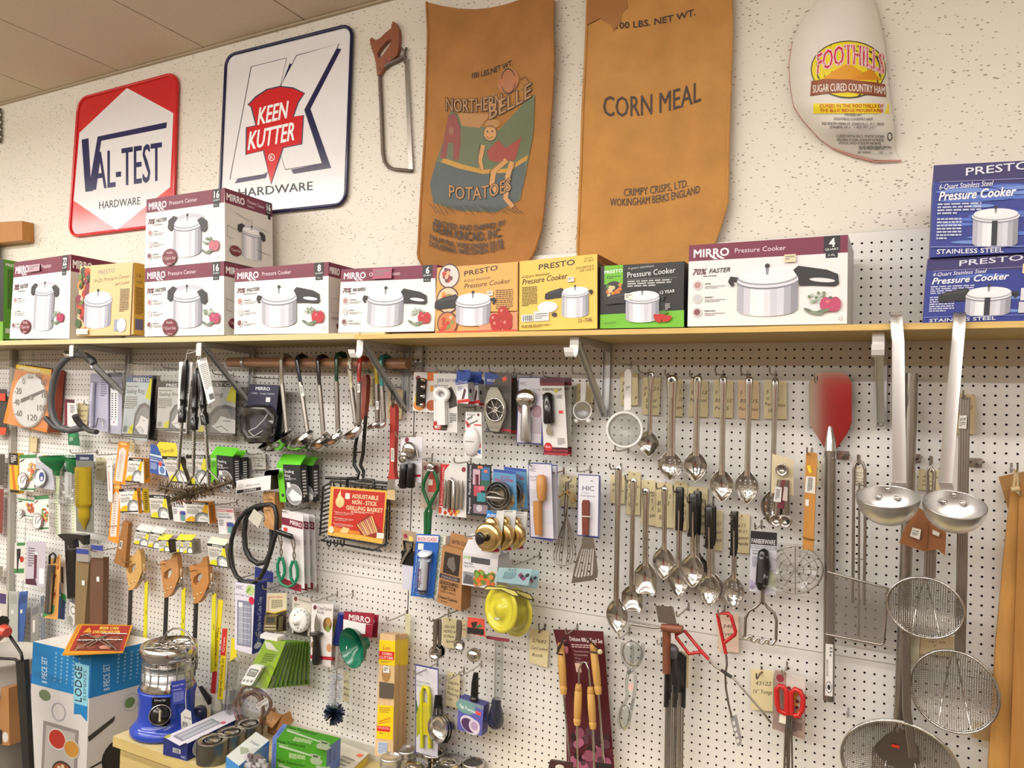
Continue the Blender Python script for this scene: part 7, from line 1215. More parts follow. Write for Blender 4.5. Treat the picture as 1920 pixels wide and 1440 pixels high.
for i,(dx,d) in enumerate(((0,4.2),(10,2.8))):
    pr=goods('funnel_card',['green canning funnel on a maroon card','second maroon canning funnel card behind the first'][i],'funnel',(645+dx,1146+i*3,702+dx*.8,1150+i*3,697+dx,1196,642+dx,1188),d,'8a1c34',.06,'canning funnel cards'); pr.T('f4eaec','MIRRO',(.18,.36),(.88,.44),.26,.03); pr.F('f0ecea',(.0,.35),(.55,.45),(.95,.5),(.95,.97),(.02,.85)); pr.F('8a1c34',(.75,.5),(.95,.5),(.95,1),(.75,1))
    if i: continue
    m=pr.t.p('green_funnel'); o=P(670,1211,5.2); k=HZ(670,1211,5)*37; ax=V((.25,1,.06)).normalized(); m.lathe(o,-ax,[(k*.32,-1.6),(k*.34,-.6),(k*.9,.3),(k,1.1),(k*1.02,1.1),(k*.96,1.0),(k*.86,.35),(k*.3,-.5),(k*.28,-1.6)],'g:11664e',36,False); m.ball(o-ax*.2+V((-k*.45,-.6,-k*.1)),.1,.1,.3,'e8f0ec',6)
hook(613,1126,6,'the canning funnel cards','steel')
CGp='wooden corn cutters in yellow sleeves'
for i,(dx,d) in enumerate(((0,5),(9,3.7),(17,2.4))):
    t=Th('corn_cutter',['front wooden corn cutter board with yellow and red sleeve','middle wooden corn cutter board','rear wooden corn cutter board'][i],'corn cutter',CGp); m=t.p('wooden_board'); pr=card(m,d,(713+dx,1188,741+dx*.9,1191,737+dx,1420,703+dx*1.4,1417),'w:dcbc8e',1.0,'w:cfa878'); pr.t=t
    m2=t.p('yellow_sleeve'); s=card(m2,d+.05,(711+dx,1200,741+dx*.9,1202,740+dx,1249,710+dx,1245),'efd01c',1.1,'e6c41a'); s.T('b8382c','Lee',(.25,.38),(.7,.4),.2,.01,.3); s.R('cf2c22',0,.45,.96,.8); s.T('f4e4d8','CORN',(.2,.6),(.8,.61),.11,.03); s.T('f4e4d8','CUTTER',(.05,.76),(.9,.77),.11,.03); s.G('b8862c',.15,.85,.85,.95,2)
    m2=t.p('yellow_sleeve'); s=card(m2,d+.05,(709+dx,1322,738+dx*.95,1324,736+dx,1388,706+dx*1.2,1384),'efd01c',1.1,'e6c41a'); s.G('b8862c',.1,.06,.8,.24,3); s.L('cf3a22',.04,(.1,.5),(.5,.42),(.85,.36)); s.L('cf3a22',.03,(.05,.56),(.85,.45)); s.R('cf2c22',.0,.62,.85,.78); s.T('f4e0d0','STAINLESS STEEL',(.05,.7),(.8,.71),.06); s.G('b8862c',.15,.82,.7,.88,1)
    if not i: pr.E('a8804e',.52,.32,.3,.07); m2=t.p('steel_blade'); card(m2,d+.25,'711 1278 738 1282 736 1310 711 1308','dsteel',.06); m2=t.p('price_sticker'); k=card(m2,d+.06,'719 1248 730 1250 730 1262 718 1261','efe9e4',.02); k.G('666',.15,.2,.85,.8,2); m2=t.p('blue_label'); k=card(m2,d+.06,'709 1390 727 1392 725 1416 708 1413','d8dce4',.02); k.G('5a86b8',.05,.08,.95,.95,7)
film('710 1144 762 1150 760 1192 712 1190',4.6,ALL[-3]); tag((760,1150,770,1153,768,1212,758,1210),1,[(' ',.2,.1)],'cream tag edge beside the wooden corn cutters','d6d4ae'); hook(724,1163,5,'the wooden corn cutters')
t=Th('bottle_brush','bagged bottle brush with white bristles and dark blue tip','brush'); D=3.6; m=t.p('wire_core'); m.tube(PP(D,'632 1258 628 1330'),.12,'steel',5); m=t.p('white_bristles')
def bristles(m,a,b,r,n,cols,w=.05,rnd=(.85,1.1)):
    d=b-a; x=d.normalized(); y=x.orthogonal().normalized(); z=x.cross(y)
    for i in range(n): an=random.uniform(0,6.28); p=a+d*random.random(); e=p+(y*math.cos(an)+z*math.sin(an))*r*random.uniform(*rnd); o=x*w; m.add([p-o,p+o,e+o,e-o],[(0,1,2,3)],random.choice(cols))
bristles(m,P(631,1264,D),P(628,1322,D),1.1,260,['e4e6ee','cfd4e0','f0f0f4']); m=t.p('blue_tip'); o=P(627,1338,D)
for i in range(230):
    v=V((random.gauss(0,1),random.gauss(0,1),random.gauss(0,1))).normalized(); e=o+v*random.uniform(1.2,1.75); x=v.orthogonal().normalized()*.12; m.add([o-x,o+x,e+x,e-x],[(0,1,2,3)],random.choice(['12203e','1a2a50','0c162c']))
film('616 1256 640 1262 640 1330 612 1326',4.8,t); tag((644,1258,655,1262,653,1318,643,1314),1.4,[('07',.1,.7),('Ba',.1,.7),('Bru',.1,.8)],'cream tag beside the bottle brush','e2d9b6'); hook(616,1258,5.5,'the bottle brush','steel')
# blade packs and tubes at the left
for c,l,sp in (((417,1178,426,1179,419,1312,408,1311),'red and yellow saw blade strip reading twenty four inch',.38),((409,1124,418,1126,403,1300,395,1299),'long yellow saw blade strip with red lower end',-.24)):
    pr=goods('saw_blade_strip',l,'saw blade',c,3.4 if sp>0 else 2.4,'e9cf2a',.1,'saw blade strips'); 
    if sp>0: pr.R('c0282c',0,0,1,sp); pr.T('f0e0d0','Crown',(.7,.33),(.75,.12),.5); pr.T('3a2c10','24" Butchers Saw Blade',(.85,.42),(.8,.96),-.5,.02)
    else: pr.R('c0282c',0,1+sp,1,1); pr.T('3a2c10','Meat Cutting - 18"',(.8,.3),(.8,.72),-.5,.02)
t=Th('clear_tube','clear plastic tube with yellow cap beside the saw blade strips','tube'); m=t.p('tube'); m.tube(PP(3.6,'438 1238 431 1330'),.9,'clear2',12); m=t.p('yellow_cap'); m.hexa(quad(4.4,'434 1197 442 1196 444 1232 431 1240'),quad(3,'434 1197 442 1196 444 1232 431 1240'),'e6d32a')
for u,v0,v1,l in ((412,1302,1342,'left grey banded white tube on the counter behind the tray box'),(432,1290,1336,'right grey banded white tube on the counter behind the tray box')):
    t=Th('cardboard_tube',l,'tube'); m=t.p('tube'); a,b=P(u,v0,2.2),P(u-1,v1,2.2); b.z=-62.4; m.tube([a,b],1.25,'cfcabb',16); m=t.p('grey_band'); h=a.z-2.2; m.lathe(V((a.x,a.y,h)),(0,0,-1),[(1.28,0),(1.3,.02),(1.3,1.8),(1.28,1.82)],'7d7a72',16,False)
t=Th('tubing_coil','brown rubber tubing coiled in a clear bag','tubing'); m=t.p('tubing'); D=5
for cx,cy,a,b,s in ((466,1330,27,38,.3),(478,1322,30,36,1.2),(470,1340,26,32,2.4)): m.tube([P(cx+a*math.cos(k*.2618+s),cy+b*math.sin(k*.2618+s)+8*math.sin(k*.5),D-.2*s) for k in range(24)],.28,'6a4a3a',7,True)
m=t.p('paper_label'); pr=card(m,D+.8,'478 1322 500 1308 504 1316 483 1330','e4dfd8',.02); pr.G('777',.1,.2,.9,.8,3); film('430 1226 520 1250 512 1352 440 1345',D+1,t,nx=10,ny=10,amp=.5)
# centre bottom: measuring spoons, baster, egg poacher ...
MG='measuring spoons and cups'
def mspoon(l,tops,b,r,d,hw=.42):
    t=Th('measuring_spoons',l,'measuring spoon',MG); 
    for i,((u,v),(x,y)) in enumerate(zip(tops,b)): m=t.p('handle'); A,B=P(u,v,d-.3*i),P(x,y-r*.8,d-.3*i); m.tube([A,A*.7+B*.3,B],[hw*.8,hw,hw*.7],'dsteel',8,flat=.4,up=YV); m=t.p('bowl'); k=r*HX(x,y,d); m.lathe(P(x,y,d-.3*i),(-.1,-1,.1),[(k,.0),(k*.9,-.25),(k*.55,-.5*k),(.01,-.62*k)],'steel',22,False,1.15); m.tube([P(x,y,d-.3*i)+V((k*1.0*math.cos(q*.3142),0,k*1.15*math.sin(q*.3142))) for q in range(20)],.06,'steel',5,True)
    return t
mspoon('pair of steel measuring spoons left of the handwritten tag',((817,1162),(824,1160)),((815,1226),(824,1220)),10,3.6); mspoon('oval steel measuring spoon with white price sticker',((861,1163),),((861,1209),),10,3.4,.5)
card(ALL[-1].p('price_sticker'),3.9,'857 1206 866 1208 865 1214 856 1212','ece9e2',.02)
tag((830,1157,857,1160,852,1216,828,1213),.8,[('09139',.15,.7),('MSPD-4',.1,.8),('SS Meas',.1,.75),('Spoons',.3,.6)],'cream handwritten measuring spoon tag'); tag((866,1160,875,1162,874,1196,864,1194),.7,[('4P',.3,.5),('ing',.3,.6)],'cream tag sliver behind the oval measuring spoon','e0d2a8'); hook(805,1164,5,'the pair of measuring spoons'); hook(841,1149,4.5,'the oval measuring spoon')
t=Th('tea_ball_pack','steel tea ball in a clear bag with black and red header','package'); m=t.p('header'); pr=card(m,3.8,'877 1157 908 1161 910 1194 876 1187','d9503f',.05); pr.R('1c1a1c',0,.62,1,1); pr.F('3a6a4a',(.5,.5),(.8,.3),(.9,.5),(.6,.62)); pr.F('2a2020',(.2,.3),(.6,.2),(.5,.6),(.3,.6)); m=t.p('tea_ball'); m.ball(P(889,1228,4),1.05,.9,.95,'steel',16); film('876 1190 912 1196 908 1246 872 1240',5,t)
t=Th('baster','clear tube baster with navy rubber bulb','baster'); m=t.p('tube'); m.tube(PP(2.8,'936 1200 935 1310'),.62,'clear2',12); m=t.p('navy_bulb'); o=P(931,1310,2.8); m.lathe(o,(0,0,-1),[(.6,0),(.66,.4),(.62,.7),(.95,1.8),(1.1,2.8),(1.0,3.5),(.6,3.9),(.01,4.05)],'g:161c3a',20); m=t.p('header_card'); card(m,3,'912 1192 955 1198 954 1204 912 1198','8a3a44',.04); film('912 1198 956 1204 952 1362 914 1360',3.6,t); hook(962,1178,3,'the navy bulb baster')
tag((993,1178,1030,1184,1026,1252,992,1242),.6,[('27682',.15,.7),('CanCooker',.1,.85),('Rack',.15,.55)],'cream handwritten can cooker rack tag left of the barbecue card'); hook(1010,1181,2,'the can cooker rack tag','rust')
pr=hic('yellow corn cutter on a blue bordered card above the shaker jars','corn_cutter_card',(779,1245,822,1254,821,1412,779,1412),3,'Corn Cutter'); f=pr.mp; m=pr.t.p('yellow_cutter'); m.tube([f(.36,.9,.4),f(.34,.3,.4),f(.42,.22,.4),f(.6,.22,.4),f(.68,.3,.4),f(.7,.88,.4)],.3,'g:cfcb2c',8); m.hexa([f(.3,.4,.5),f(.7,.4,.5),f(.66,.75,.5),f(.28,.75,.5)],[f(.3,.4,.2),f(.7,.4,.2),f(.66,.75,.2),f(.28,.75,.2)],'g:c9b924'); pr.F('a8a82c',(.03,.55),(.28,.36),(.25,.75),(.05,.82)); pr.F('3f6a3a',(.03,.38),(.12,.5),(.03,.56)); hook(776,1264,6,'the yellow corn cutter card')
t=Th('measuring_cups','bagged steel measuring cups on black handles','measuring cup',MG); o=P(819,1367,5.4); k=HX(819,1367,5.4)*21; 
for i in range(3): m=t.p('cup'); m.lathe(o+V((.15*i,.5*i,-.1*i)),(-.25,-1,.1),[(k,0),(k*.95,-.6),(k*.8,-1.1),(.01,-1.15)],'steel' if i==0 else 'dsteel',28,False); m=t.p('handle'); m.tube([o+V((-.5+.3*i,.5*i,k*.9)),P(818+i*4,1303,5-.3*i)],.22,'g:1a1a1c',7,flat=.6)
film('794 1322 840 1330 842 1372 798 1366',6.6,t); hook(824,1281,6.4,'the bagged measuring cups')
tag((838,1258,863,1266,860,1329,835,1322),.8,[('04099',.15,.75),('SS 4-cup',.1,.85),('Measuring',.1,.85),('Cups',.1,.4)],'cream handwritten measuring cups tag')
pr=goods('egg_poacher_box','purple egg poacher box with a black clip on top','box',(860,1308,907,1324,903,1380,857,1368),4,'5a5aa8',1.6,None,side='3a3a7a',part='printed_box'); pr.F('7a8a94',(0,0),(1,.0),(1,.12),(0,.12)); pr.E('6f9a94',.3,.22,.4,.2); pr.T('e8eef0','Egg Poacher',(.06,.26),(.72,.32),.1,.02); pr.R('e85a4a',.7,.22,.9,.32); pr.E('d8d0e0',.5,.72,.4,.26,.3); pr.E('4a2f5a',.45,.74,.3,.2,.3); pr.E('e0d4e4',.68,.7,.22,.2); pr.E('b89ac0',.68,.7,.14,.13)
f=pr.mp; m=pr.t.p('black_clip'); m.tube([f(.55,-.02,-.5),f(.56,-.6,-.4),f(.58,-.9,-.4)],[.55,.5,.35],'g:1c1b1c',8,flat=.4); m.lathe(f(.55,-.05,-.5),(0,0,1),[(.6,-.1),(.6,.3),(.3,.5),(0,.5)],'g:1c1b1c',12); hook(861,1267,6,'the purple egg poacher box','steel')
# ================= counter and floor standing things
CT=-62.4   # top of the counter
def PT(u,v,h=0): return PZ(u,v,CT+h)
t=Th('counter','low tan painted wooden counter along the foot of the pegboard','counter'); c0=PT(212,1380); x0=c0.x; yf=PZ(470,1460,CT).y; yf=c0.y
m=t.p('top'); m.box((x0,yf,CT-1.6),(40,-.3,CT),'x:d9c58c',['x:cdb676','x:d9c58c','x:dac892','x:cdb676','x:bda56a','x:cdb676']); m=t.p('cabinet'); m.box((x0+.8,yf+.8,-84),(40,-.4,CT-1.6),'x:c9b274'); m=t.p('back_rail'); m.box((x0,-.28,CT),(40,-.02,CT+2.0),'d9d5ca')
def cyl(t,name,o,pf,c,n=28,label=None): return t.p(name,label).lathe(o,(0,0,1),pf,c,n)
# heater
t=Th('kerosene_heater','blue portable heater with wire guard and big black dial on the counter','heater'); k=4.5; o=PT(310,1396); vn=V((CP.x-o.x,CP.y-o.y,0)).normalized(); o=o-vn*k*1.18; H=lambda v:(P(312,v,-o.y).z-CT)
BL='g:2440a8'
cyl(t,'blue_body',o,[(k*1.05,.0),(k*1.18,.35),(k*1.18,1.0),(k*1.05,1.7),(k*.98,1.9),(k*.93,H(1335)),(k*.93,H(1300)),(k*.98,H(1288)),(k*.96,H(1285)),(k*.8,H(1285))],BL,40)
cyl(t,'steel_rim',o,[(k*.92,H(1284)),(k*.92,H(1276)),(k*.86,H(1272)),(k*.86,H(1268)),(k*.78,H(1266)),(k*.5,H(1266))],'steel',36); cyl(t,'burner',o,[(k*.5,H(1272)),(k*.5,H(1262)),(k*.42,H(1258)),(k*.42,H(1222)),(k*.3,H(1216)),(.01,H(1215))],'dsteel',28)
cyl(t,'perforated_collar',o,[(k*.86,H(1270)),(k*.84,H(1252)),(k*.6,H(1248))],'zinc',36)
m=t.p('wire_guard'); zt=H(1222)
for q in range(18): a=q*.349; m.tube([o+V((k*.86*math.cos(a),k*.86*math.sin(a),z)) for z in (H(1274),H(1240),zt)],.09,'steel',5)
for z in (H(1250),H(1238)): m.tube([o+V((k*.87*math.cos(a*.2618),k*.87*math.sin(a*.2618),z)) for a in range(24)],.08,'steel',5,True)
cyl(t,'top_ring',o,[(k*.88,zt-.6),(k*.96,zt-.3),(k*.96,zt+1.4),(k*.9,zt+1.5),(k*.86,zt-.2)],'steel',36); m=t.p('pot_support'); 
for a in (0,1.57,.785,2.356): m.box(o+V((-.06,-.06,zt+.2)),o+V((.06,.06,zt+.4)),'steel'); m.tube([o+V((k*.88*math.cos(a),k*.88*math.sin(a),zt+.9)),o-V((k*.88*math.cos(a),k*.88*math.sin(a),-zt-.9))],.14,'steel',6)
for r in (.25,.5): m.tube([o+V((k*r*math.cos(a*.4),k*r*math.sin(a*.4),zt+1.)) for a in range(16)],.1,'steel',5,True)
m=t.p('bail_handle'); m.tube([o+V((k*math.cos(a),.4*k,H(1235)+k*1.0*math.sin(a))) for a in [-.3+q*.37 for q in range(11)]],.14,'dsteel',6)
def fr(u,v,dd=0.):
    r=ray(u,v); return CP+r*((o+vn*(k*.97+dd)-CP).dot(vn)/r.dot(vn))
m=t.p('control_panel'); m.prism([fr(285,1309,.1),fr(319,1308,.1),fr(319,1356,.15),fr(312,1362,.2),fr(284,1360,.2)],-vn*.5,'g:161618'); q=Pr(m,lambda u,v,h:fr(u,v,.22+h)); q.T('d8d8dc','Power Star',(293,1315),(311,1314),3.5,.02); q.O('d8d8dc',290.5,1313.5,1.6,2,.3)
m=t.p('dial'); c=fr(300,1339,.3); m.lathe(c,vn,[(1.55,0),(1.55,.3),(1.3,.4),(1.25,.9),(0,.95)],'g:1b1a1b',28); vs=ZV.cross(vn); m.tube([c+vn*.32+vs*1.5*math.cos(a*.2618)+ZV*1.5*math.sin(a*.2618) for a in range(24)],.13,'steel',6,True); m.tube([c+vn*1.-ZV*.7,c+vn*1.+ZV*.9],.16,'c9c4a8',6)
m=t.p('blue_leaflet'); q=[fr(u,v,.55) for u,v in ((321,1278),(348,1274),(347,1318),(322,1322))]; m.prism(q,-vn*.03,'2c3c9c'); pr=Pr(m,*quadmap(q[0],q[1],q[3])); pr.T('d8dcf0','Power Star',(.1,.24),(.9,.2),.07,.02); pr.G('aab4e0',.1,.36,.9,.42,1); pr.G('8f9ad4',.12,.48,.85,.9,9)
m=t.p('paper_tag'); m.prism([fr(u,v,.9) for u,v in ((339,1338),(348,1329),(358,1334),(360,1358),(354,1372),(340,1366))],-vn*.04,'ebe8e0'); q=Pr(m,lambda u,v,h:fr(u,v,.92+h)); q.T('444','89.',(342,1362),(353,1364),10); q.T('444','Special',(345,1346),(358,1350),5); m=t.p('string'); m.tube([fr(349,1332,.9),fr(348,1308,.6),fr(349,1292,.4)],.05,'ecebe6',5)
m=t.p('rating_plate'); m.lathe(o,(0,0,1),[(k*.945,H(1350)),(k*.945,H(1312))],'8f8a7c',40,False); m.v=[v for v in m.v]
a0=[i for i,f in enumerate(m.f) if (sum((m.v[j]-o for j in f),V())/4).normalized().dot(V((-.25,-.97,0)))>.93]; m.f=[m.f[i] for i in a0]; m.mi=[0]*len(a0); m.sm=[True]*len(a0)
cyl(t,'fuel_cap',o+V((k*.6,k*.95,0)),[(1.1,0),(1.1,2.4),(.8,2.9),(0,2.9)],'g:2a2c48',18)
m=t.p('clear_bag'); m.tube([o+V((-k*.95,-.2*k,H(1255))),o+V((-k*1.1,-.1*k,H(1270)))],.6,'film',8); m.tube([o+V((k*.9,0,H(1262))),o+V((k*1.3,-.2*k,H(1268))),o+V((k*1.45,-.3*k,H(1256)))],.5,'film',8)
# tray box lying on the counter
def lie(name,label,cat,base,h,cols,grp=None):
    """box standing on the counter from its top outline: near-left, near-right, far-right, far-left photo points of the TOP face, h tall"""
    t=Th(name,label,cat,grp); m=t.p('printed_box'); q=[PZ(u,v,CT+h) for u,v in base]; m.hexa([q[3],q[2],q[1],q[0]],[p-ZV*(h-.01) for p in (q[3],q[2],q[1],q[0])],cols[0],[cols[0],cols[1],cols[1],cols[2],cols[1],cols[3]])
    m.f[-6:]=m.f[-6:]; top=Pr(m,quadmap(q[3],q[2],q[0],ZV)[0],(q[1]-q[0]).length/(q[3]-q[0]).length); fm,fa=quadmap(q[0],q[1],q[0]-ZV*h); fnt=Pr(m,fm,fa); rm,ra=quadmap(q[1],q[2],q[1]-ZV*h); rt=Pr(m,rm,ra); top.t=t; return top,fnt,rt
top,fnt,rt=lie('ice_tray_box','flat navy and white ice cube tray box lying on the counter before the heater','box',((307,1382),(352,1394),(458,1342),(428,1328)),2.6,('dcd8e4','1f2a6a','1f2a6a','1f2a6a'))
top.R('e4e0ea',.02,.0,.98,1); top.R('8a8d9c',.2,.32,.8,.92); top.R('b5b8c4',.28,.36,.72,.88); top.R('7a7d8e',.47,.36,.53,.88); top.E('d45a7a',.82,.3,.1); top.T('4a4a5a','HIC',(.3,.12),(.6,.12),.05); top.F('b5b84a',(0,.9),(.2,.95),(.15,1),(0,1)); fnt.R('e8e6ee',.4,.45,.72,.7); fnt.T('c8ccea','HIC',(.75,.9),(.95,.9),.15); rt.E('e0e0ec',.2,.5,.12)
for i in range(10): fnt.R('222',.42+.028*i,.47,.42+.028*i+.012,.68)
CNG='small tin cans on the counter'
for u,v,r,l in ((399,1386,23,'nearest grey tin can with silver lid on the counter'),(434,1371,22,'middle grey tin can with silver lid on the counter'),(467,1355,22,'farthest grey tin can with silver lid on the counter')):
    t=Th('tin_can',l,'tin can',CNG); o=PZ(u,v,CT+3.1); o.z=CT+.01; R=r*.098; cyl(t,'can',o,[(R,0),(R,3.0),(R*.99,3.1),(R*.93,3.1),(R*.92,3.0)],'m:77736a',30); cyl(t,'lid',o,[(R*.92,3.0),(R*.62,3.02),(R*.6,2.85),(R*.55,2.85),(R*.5,3.05),(0,3.05)],'steel',30)
t=Th('cardboard_box','open brown cardboard box against the pegboard foot','box'); D=[PZ(u,v,CT+3.6) for u,v in ((503,1332),(530,1341),(558,1326),(530,1318))]; m=t.p('box'); 
for i in range(4): a,b=D[i],D[(i+1)%4]; m.prism([a,b,V((b.x,b.y,CT)),V((a.x,a.y,CT))],(D[(i+2)%4]-b).normalized()*.12,'b07c48')
m=t.p('flap'); m.prism([D[0],D[1],D[1]+V((-.6,-1.6,-1.6)),D[0]+V((-1.2,-1.6,-1.2))],(0,0,.06),'b8854e'); m.prism([D[1],D[2],D[2]+V((.9,-1.2,-1.5)),D[1]+V((.3,-1.6,-1.8))],(0,0,.06),'b07c48')
TNG='meat tenderizer cartons stacked on the counter'
for i in (0,1):
    h=2.7; z=CT+h*i+.02; t=Th('tenderizer_carton',['lower green meat tenderizer carton','upper green and blue meat tenderizer carton'][i],'box',TNG); m=t.p('printed_box')
    q=[PZ(u,v,CT+2*h) for u,v in ((511,1383),(613,1402),(639,1384),(531,1357))]; dz=ZV*(h*(1-i)); q=[p-dz for p in q]; m.hexa([q[3],q[2],q[1],q[0]],[p-ZV*h for p in (q[3],q[2],q[1],q[0])],'3f8a1c',['3f8a1c','3f8a1c','3f8a1c','5f78c0','3f8a1c','5f78c0'])
    for (A,B,Cc,a0) in ((q[3],q[2],q[0],.02),(q[0],q[1],q[0]-ZV*h,.0)):
        f,a=quadmap(A,B,Cc); pr=Pr(m,f,a); pr.R('5f78c0',0,0,.08,1); pr.T('14260c','inco',(.065,.75),(.065,.3),.05); pr.T('14260c','Meat Tenderizer',(.1,.2),(.62,.2),.15,.01); pr.G('d9e0b8',.1,.25,.45,.29,1); pr.F('b5c4a8',(.12,.34),(.16,.3),(.72,.5),(.72,.58),(.14,.42)); pr.F('9aa88a',(.7,.45),(.8,.42),(.9,.5),(.88,.62),(.94,.72),(.9,.95),(.74,.95),(.7,.75),(.74,.62)); pr.F('3a4a2c',(.75,.5),(.86,.5),(.84,.6),(.76,.6)); pr.G('cfe0b0',.32,.62,.62,.9,5)
    f,a=quadmap(q[1],q[2],q[1]-ZV*h); pr=Pr(m,f,a); pr.T('1c2450','Meat Tenderizer',(.3,.9),(.3,.2),.14); pr.T('1c2450','inco',(.6,.9),(.6,.55),.14)
top,fnt,rt=lie('freezer_box','blue and white freezer bag box at the bottom edge beside the tenderizer cartons','box',((424,1418),(448,1436),(505,1388),(480,1372)),4.5,('d5dad6','3f86c4','3f86c4','3f86c4')); top.T('4a5a6a','Freezer',(.25,.35),(.85,.32),.1,0,.2); top.F('9aa890',(.1,.6),(.5,.5),(.8,.6),(.5,.75)); fnt.T('e8f0f8','Mixer',(.3,.4),(.8,.4),.12); fnt.T('e8f0f8','20',(.1,.9),(.4,.9),.2,.02); rt.E('c0c4c8',.5,.6,.3); 
t=Th('bag_of_clips','clear bag of white and grey pieces leaning on the tenderizer cartons','bag'); m=t.p('pieces'); r2=random.Random(4)
for i in range(26): p=P(r2.uniform(468,503),r2.uniform(1412,1446),16.5)+V((0,r2.uniform(-1,0),0)); e=r2.uniform(.3,.6); m.box(p-V((e,.2,.25)),p+V((e,.2,.25)),r2.choice(['e4e2e2','cfcdd0','6a5a60','8a8488']))
film('466 1404 506 1396 506 1450 456 1450',18,t)
top,fnt,rt=lie('flat_box','flat cream box with orange sticker on the counter right of the tenderizer cartons','box',((560,1440),(655,1447),(692,1412),(642,1392)),1.5,('d9d3c4','b5a07a','c9b48a','b5a07a')); top.R('e8704a',.8,.1,.97,.2); top.G('8f8a80',.5,.3,.95,.9,6); rt.R('d9c83a',.1,.2,.9,.8)
JGp='steel and glass shaker jars at the bottom edge'
for u,v,r,k,l in ((733,1418,17,0,'left glass jar with flat brushed lid'),(762,1404,16,0,'rear glass jar with flat brushed lid'),(812,1410,18,1,'rear steel shaker with dark mesh top'),(846,1423,19,2,'steel shaker with perforated dome top'),(887,1428,18,1,'rightmost steel shaker with dark mesh top'),(782,1432,18,2,'front shaker jar with perforated lid'),(828,1440,17,1,'front steel shaker between the perforated ones')):
    t=Th('shaker_jar',l+' at the bottom edge','jar',JGp); h=4.6; o=PZ(u,v,CT+h); o.z=CT+.01; R=r*.088
    cyl(t,'body',o,[(R*.9,0),(R*.95,.2),(R*.95,h-1.3)],'clear2' if k==0 else 'steel',26); cyl(t,'lid',o,[(R*.98,h-1.3),(R,h-1.2),(R,h-.7),(R*.96,h-.6),(R,h-.5),(R,h-.1),(R*.94,h),(R*.88,h),(R*.86,h-.1+(.25 if k==2 else -.15)),(0,h-.1+(.4 if k==2 else -.15))],'brushed' if k==0 else 'steel',26)
    if k==1: cyl(t,'mesh_top',o,[(R*.85,h-.2),(0,h-.18)],'3a3832',22)
    if k==2:
        m=t.p('holes'); 
        for a in range(30): q=2.4*a; rr=R*.14*math.sqrt(a); m.lathe(o+V((rr*math.cos(q),rr*math.sin(q),h-.1+.41-.15*rr/R)),(0,0,1),[(.07,0),(0,.01)],'2a2826',6,False)
# cookware carton
t=Th('cookware_carton','big white and blue cast iron cookware set carton standing at the lower left','box'); zt=P(172,1228,14).z; A=PZ(62,1203,zt); B=PZ(171,1228,zt); Cc=PZ(292,1200,zt); D=A+Cc-B; dn=ZV*(zt+84); m=t.p('carton'); m.hexa([A,D,Cc,B],[p-dn for p in (A,D,Cc,B)],'e2ddd8',['e9e6e2','e2ddd8','d8d3ce','d8d3ce','d8d3ce','d8d3ce'])
for (p,q,side) in ((A,B,0),(B,Cc,1)):
    f,a=quadmap(p,q,p-ZV*30); pr=Pr(m,f,a); hb=.235
    pr.R('1f7ab8',0,0,1,hb); pr.T('e8f0f6','8 PIECE SET',(.28 if not side else .3,hb-.02),(.26 if not side else .28,.07),.1 ,.0); 
    for i in range(5): pr.G('8fc0e0',.4+.1*i,.03,.43+.1*i,.2,8,.5)
    if not side:
        pr.R('8fcde0',.74,.06,.98,.28); pr.T('1a2a34','LODGE',(.88,.265),(.86,.075),.12,.03); pr.T('2a4450','ELEMENTS',(.95,.25),(.94,.09),.05,.01); pr.F('1f7ab8',(.76,.28),(.98,.28),(.98,.36),(.87,.33),(.76,.34))
        pr.E('6a7a5a',.25,.28,.1,.03); pr.O('a8aab0',.5,.35,.12,.05,.12); pr.R('8a8480',.25,.42,.85,1.2); pr.R('b5b0aa',.3,.44,.8,1.2)
        for (x,y,r,c,c2) in ((.5,.5,.14,'d8ccc4','b03224'),(.75,.53,.12,'c9bfae','c08a3a'),(.62,.68,.17,'2a2624','8a4a22'),(.45,.84,.18,'cfd0bc','d9d6b0')): pr.E(c,x,y,r*1.12,r*.42); pr.E(c2,x,y,r,r*.36)
        for i in range(8): pr.E('e6c8a4',.62+.09*math.cos(i*.785),.68+.04*math.sin(i*.785),.03,.014)
        pr.E('c02c44',.8,.7,.06,.025)
    else:
        pr.E('6a8a5a',.62,.32,.08,.03); pr.O('b0b4b8',.64,.32,.12,.05,.08); pr.F('3a3632',(.0,.44),(.4,.37),(.38,.4),(.02,.47)); pr.O('8a8480',.9,.42,.1,.05,.06); pr.E('1c1a1a',.5,.6,.28,.1); pr.E('2c2a2a',.5,.59,.25,.085); pr.E('c02c44',.1,.72,.12,.02,-.3); pr.L('2a2826',.03,(0,.62),(.24,.6)); pr.E('1c1a1a',.4,.86,.22,.06)
GPG='red grill sheet packs piled on the cookware carton'
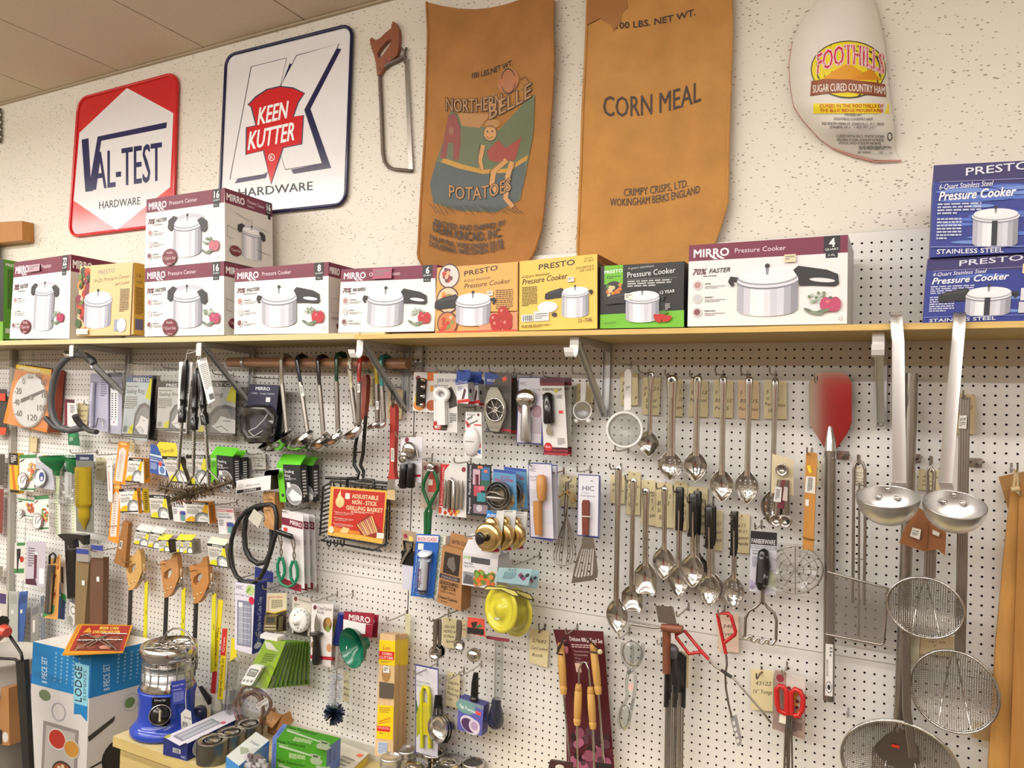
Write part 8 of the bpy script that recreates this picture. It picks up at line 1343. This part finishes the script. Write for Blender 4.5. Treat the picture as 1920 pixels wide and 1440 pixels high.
for i,(dx,dy) in enumerate(((0,0),(-2,.3),(3,.6))):
    t=Th('grill_pack',['lowest red grill pack in the pile on the cookware carton','middle red grill pack in the pile on the cookware carton','topmost red beer can chicken holder pack with wires'][i],'package',GPG); z=zt+.3+.45*i; q=[PZ(u+dx,v+dy,z) for u,v in ((148,1170),(246,1171),(228,1221),(119,1226))]; m=t.p('card'); m.hexa(q,[p-ZV*.25 for p in q],'d99a2a'); f,a=quadmap(q[0],q[1],q[3],ZV); pr=Pr(m,f,a); pr.R('a82a1e',.04,.04,.96,.9); pr.R('6a2a1e',.1,.4,.9,.88); pr.T('f0d060','BEER CAN',(.4,.18),(.75,.18),.1,.03); pr.T('f0d060','CHICKEN HOLDER',(.3,.32),(.8,.32),.1,.03); pr.F('e0a03a',(.12,.3),(.2,.1),(.28,.3))
    for k in range(16): pr.E(random.choice(['8a4a34','b5705a','c98a7a','5a2a20']),random.uniform(.15,.85),random.uniform(.45,.82),.08,.06)
    if i==2:
        m=t.p('chrome_wire')
        for s in ((.1,.6,.9,.6),(.2,.4,.55,.62),(.5,.36,.95,.4),(.15,.9,.5,.5),(.85,.9,.5,.5),(.5,.62,.75,.85),(.35,.8,.6,.4),(.12,.45,.3,.4)): m.tube([f(s[0],s[1],.2),f(s[2],s[3],.35)],.12,'steel',5)
# things at the lower left corner
t=Th('hand_truck','black metal frame with red grip at the lower left corner','frame'); m=t.p('black_post'); m.prism(PP(20,'29 1240 45 1238 56 1460 44 1460'),(0,.8,0),'1a1918'); m=t.p('wire_handle'); m.tube(PP(20,'-20 1233 28 1236 33 1240 42 1238 40 1225 14 1186'),.25,'1c1a1a',6); m=t.p('red_grip'); m.tube(PP(21,'-25 1205 4 1180 14 1186'),[1.3,1.3,.8],'g:c8503c',10); m.tube(PP(21,'-14 1170 6 1166'),1,'17171a',8)
t=Th('white_bucket','pale plastic bucket behind the black frame at the lower left','bucket'); o=P(-6,1284,12); o.z=-84; m=t.p('bucket'); z=P(0,1228,12).z+84; m.lathe(o,(0,0,1),[(6,0),(6.6,z-6),(7.4,z-5.6),(7.4,z-4),(7,z-3.8),(7.4,z-.5),(7.6,z),(7.2,z),(6.9,z-3)],'a8a49a',32)
t=Th('cardboard_carton','plain brown cardboard carton on the floor at the lower left corner','box'); m=t.p('carton'); q=quad(15,'-60 1286 16 1290 18 1398 -60 1392'); m.hexa(q,[p+YV*3.5 for p in q],'a8794a'); pr=Pr(m,*quadmap(q[0],q[1],q[3])); pr.R('2a2624',.72,.72,.85,.97); pr.E('d8d4cc',.92,.84,.07)
t=Th('navy_box','small navy and red box between the black frame and the cookware carton','box'); m=t.p('box'); q=quad(14,'46 1266 63 1270 62 1330 48 1328'); m.hexa(q,[p+YV*4 for p in q],'3a3a6a'); Pr(m,*quadmap(q[0],q[1],q[3])).R('7a2a34',0,.45,1,1)
m=one('black_bracket','black diagonal metal arm at the foot of the pegboard by the heater','bracket'); m.prism(PP(1,'372 1288 374 1294 390 1322 390 1312'),(0,.8,0),'1b1a1a')
fin()
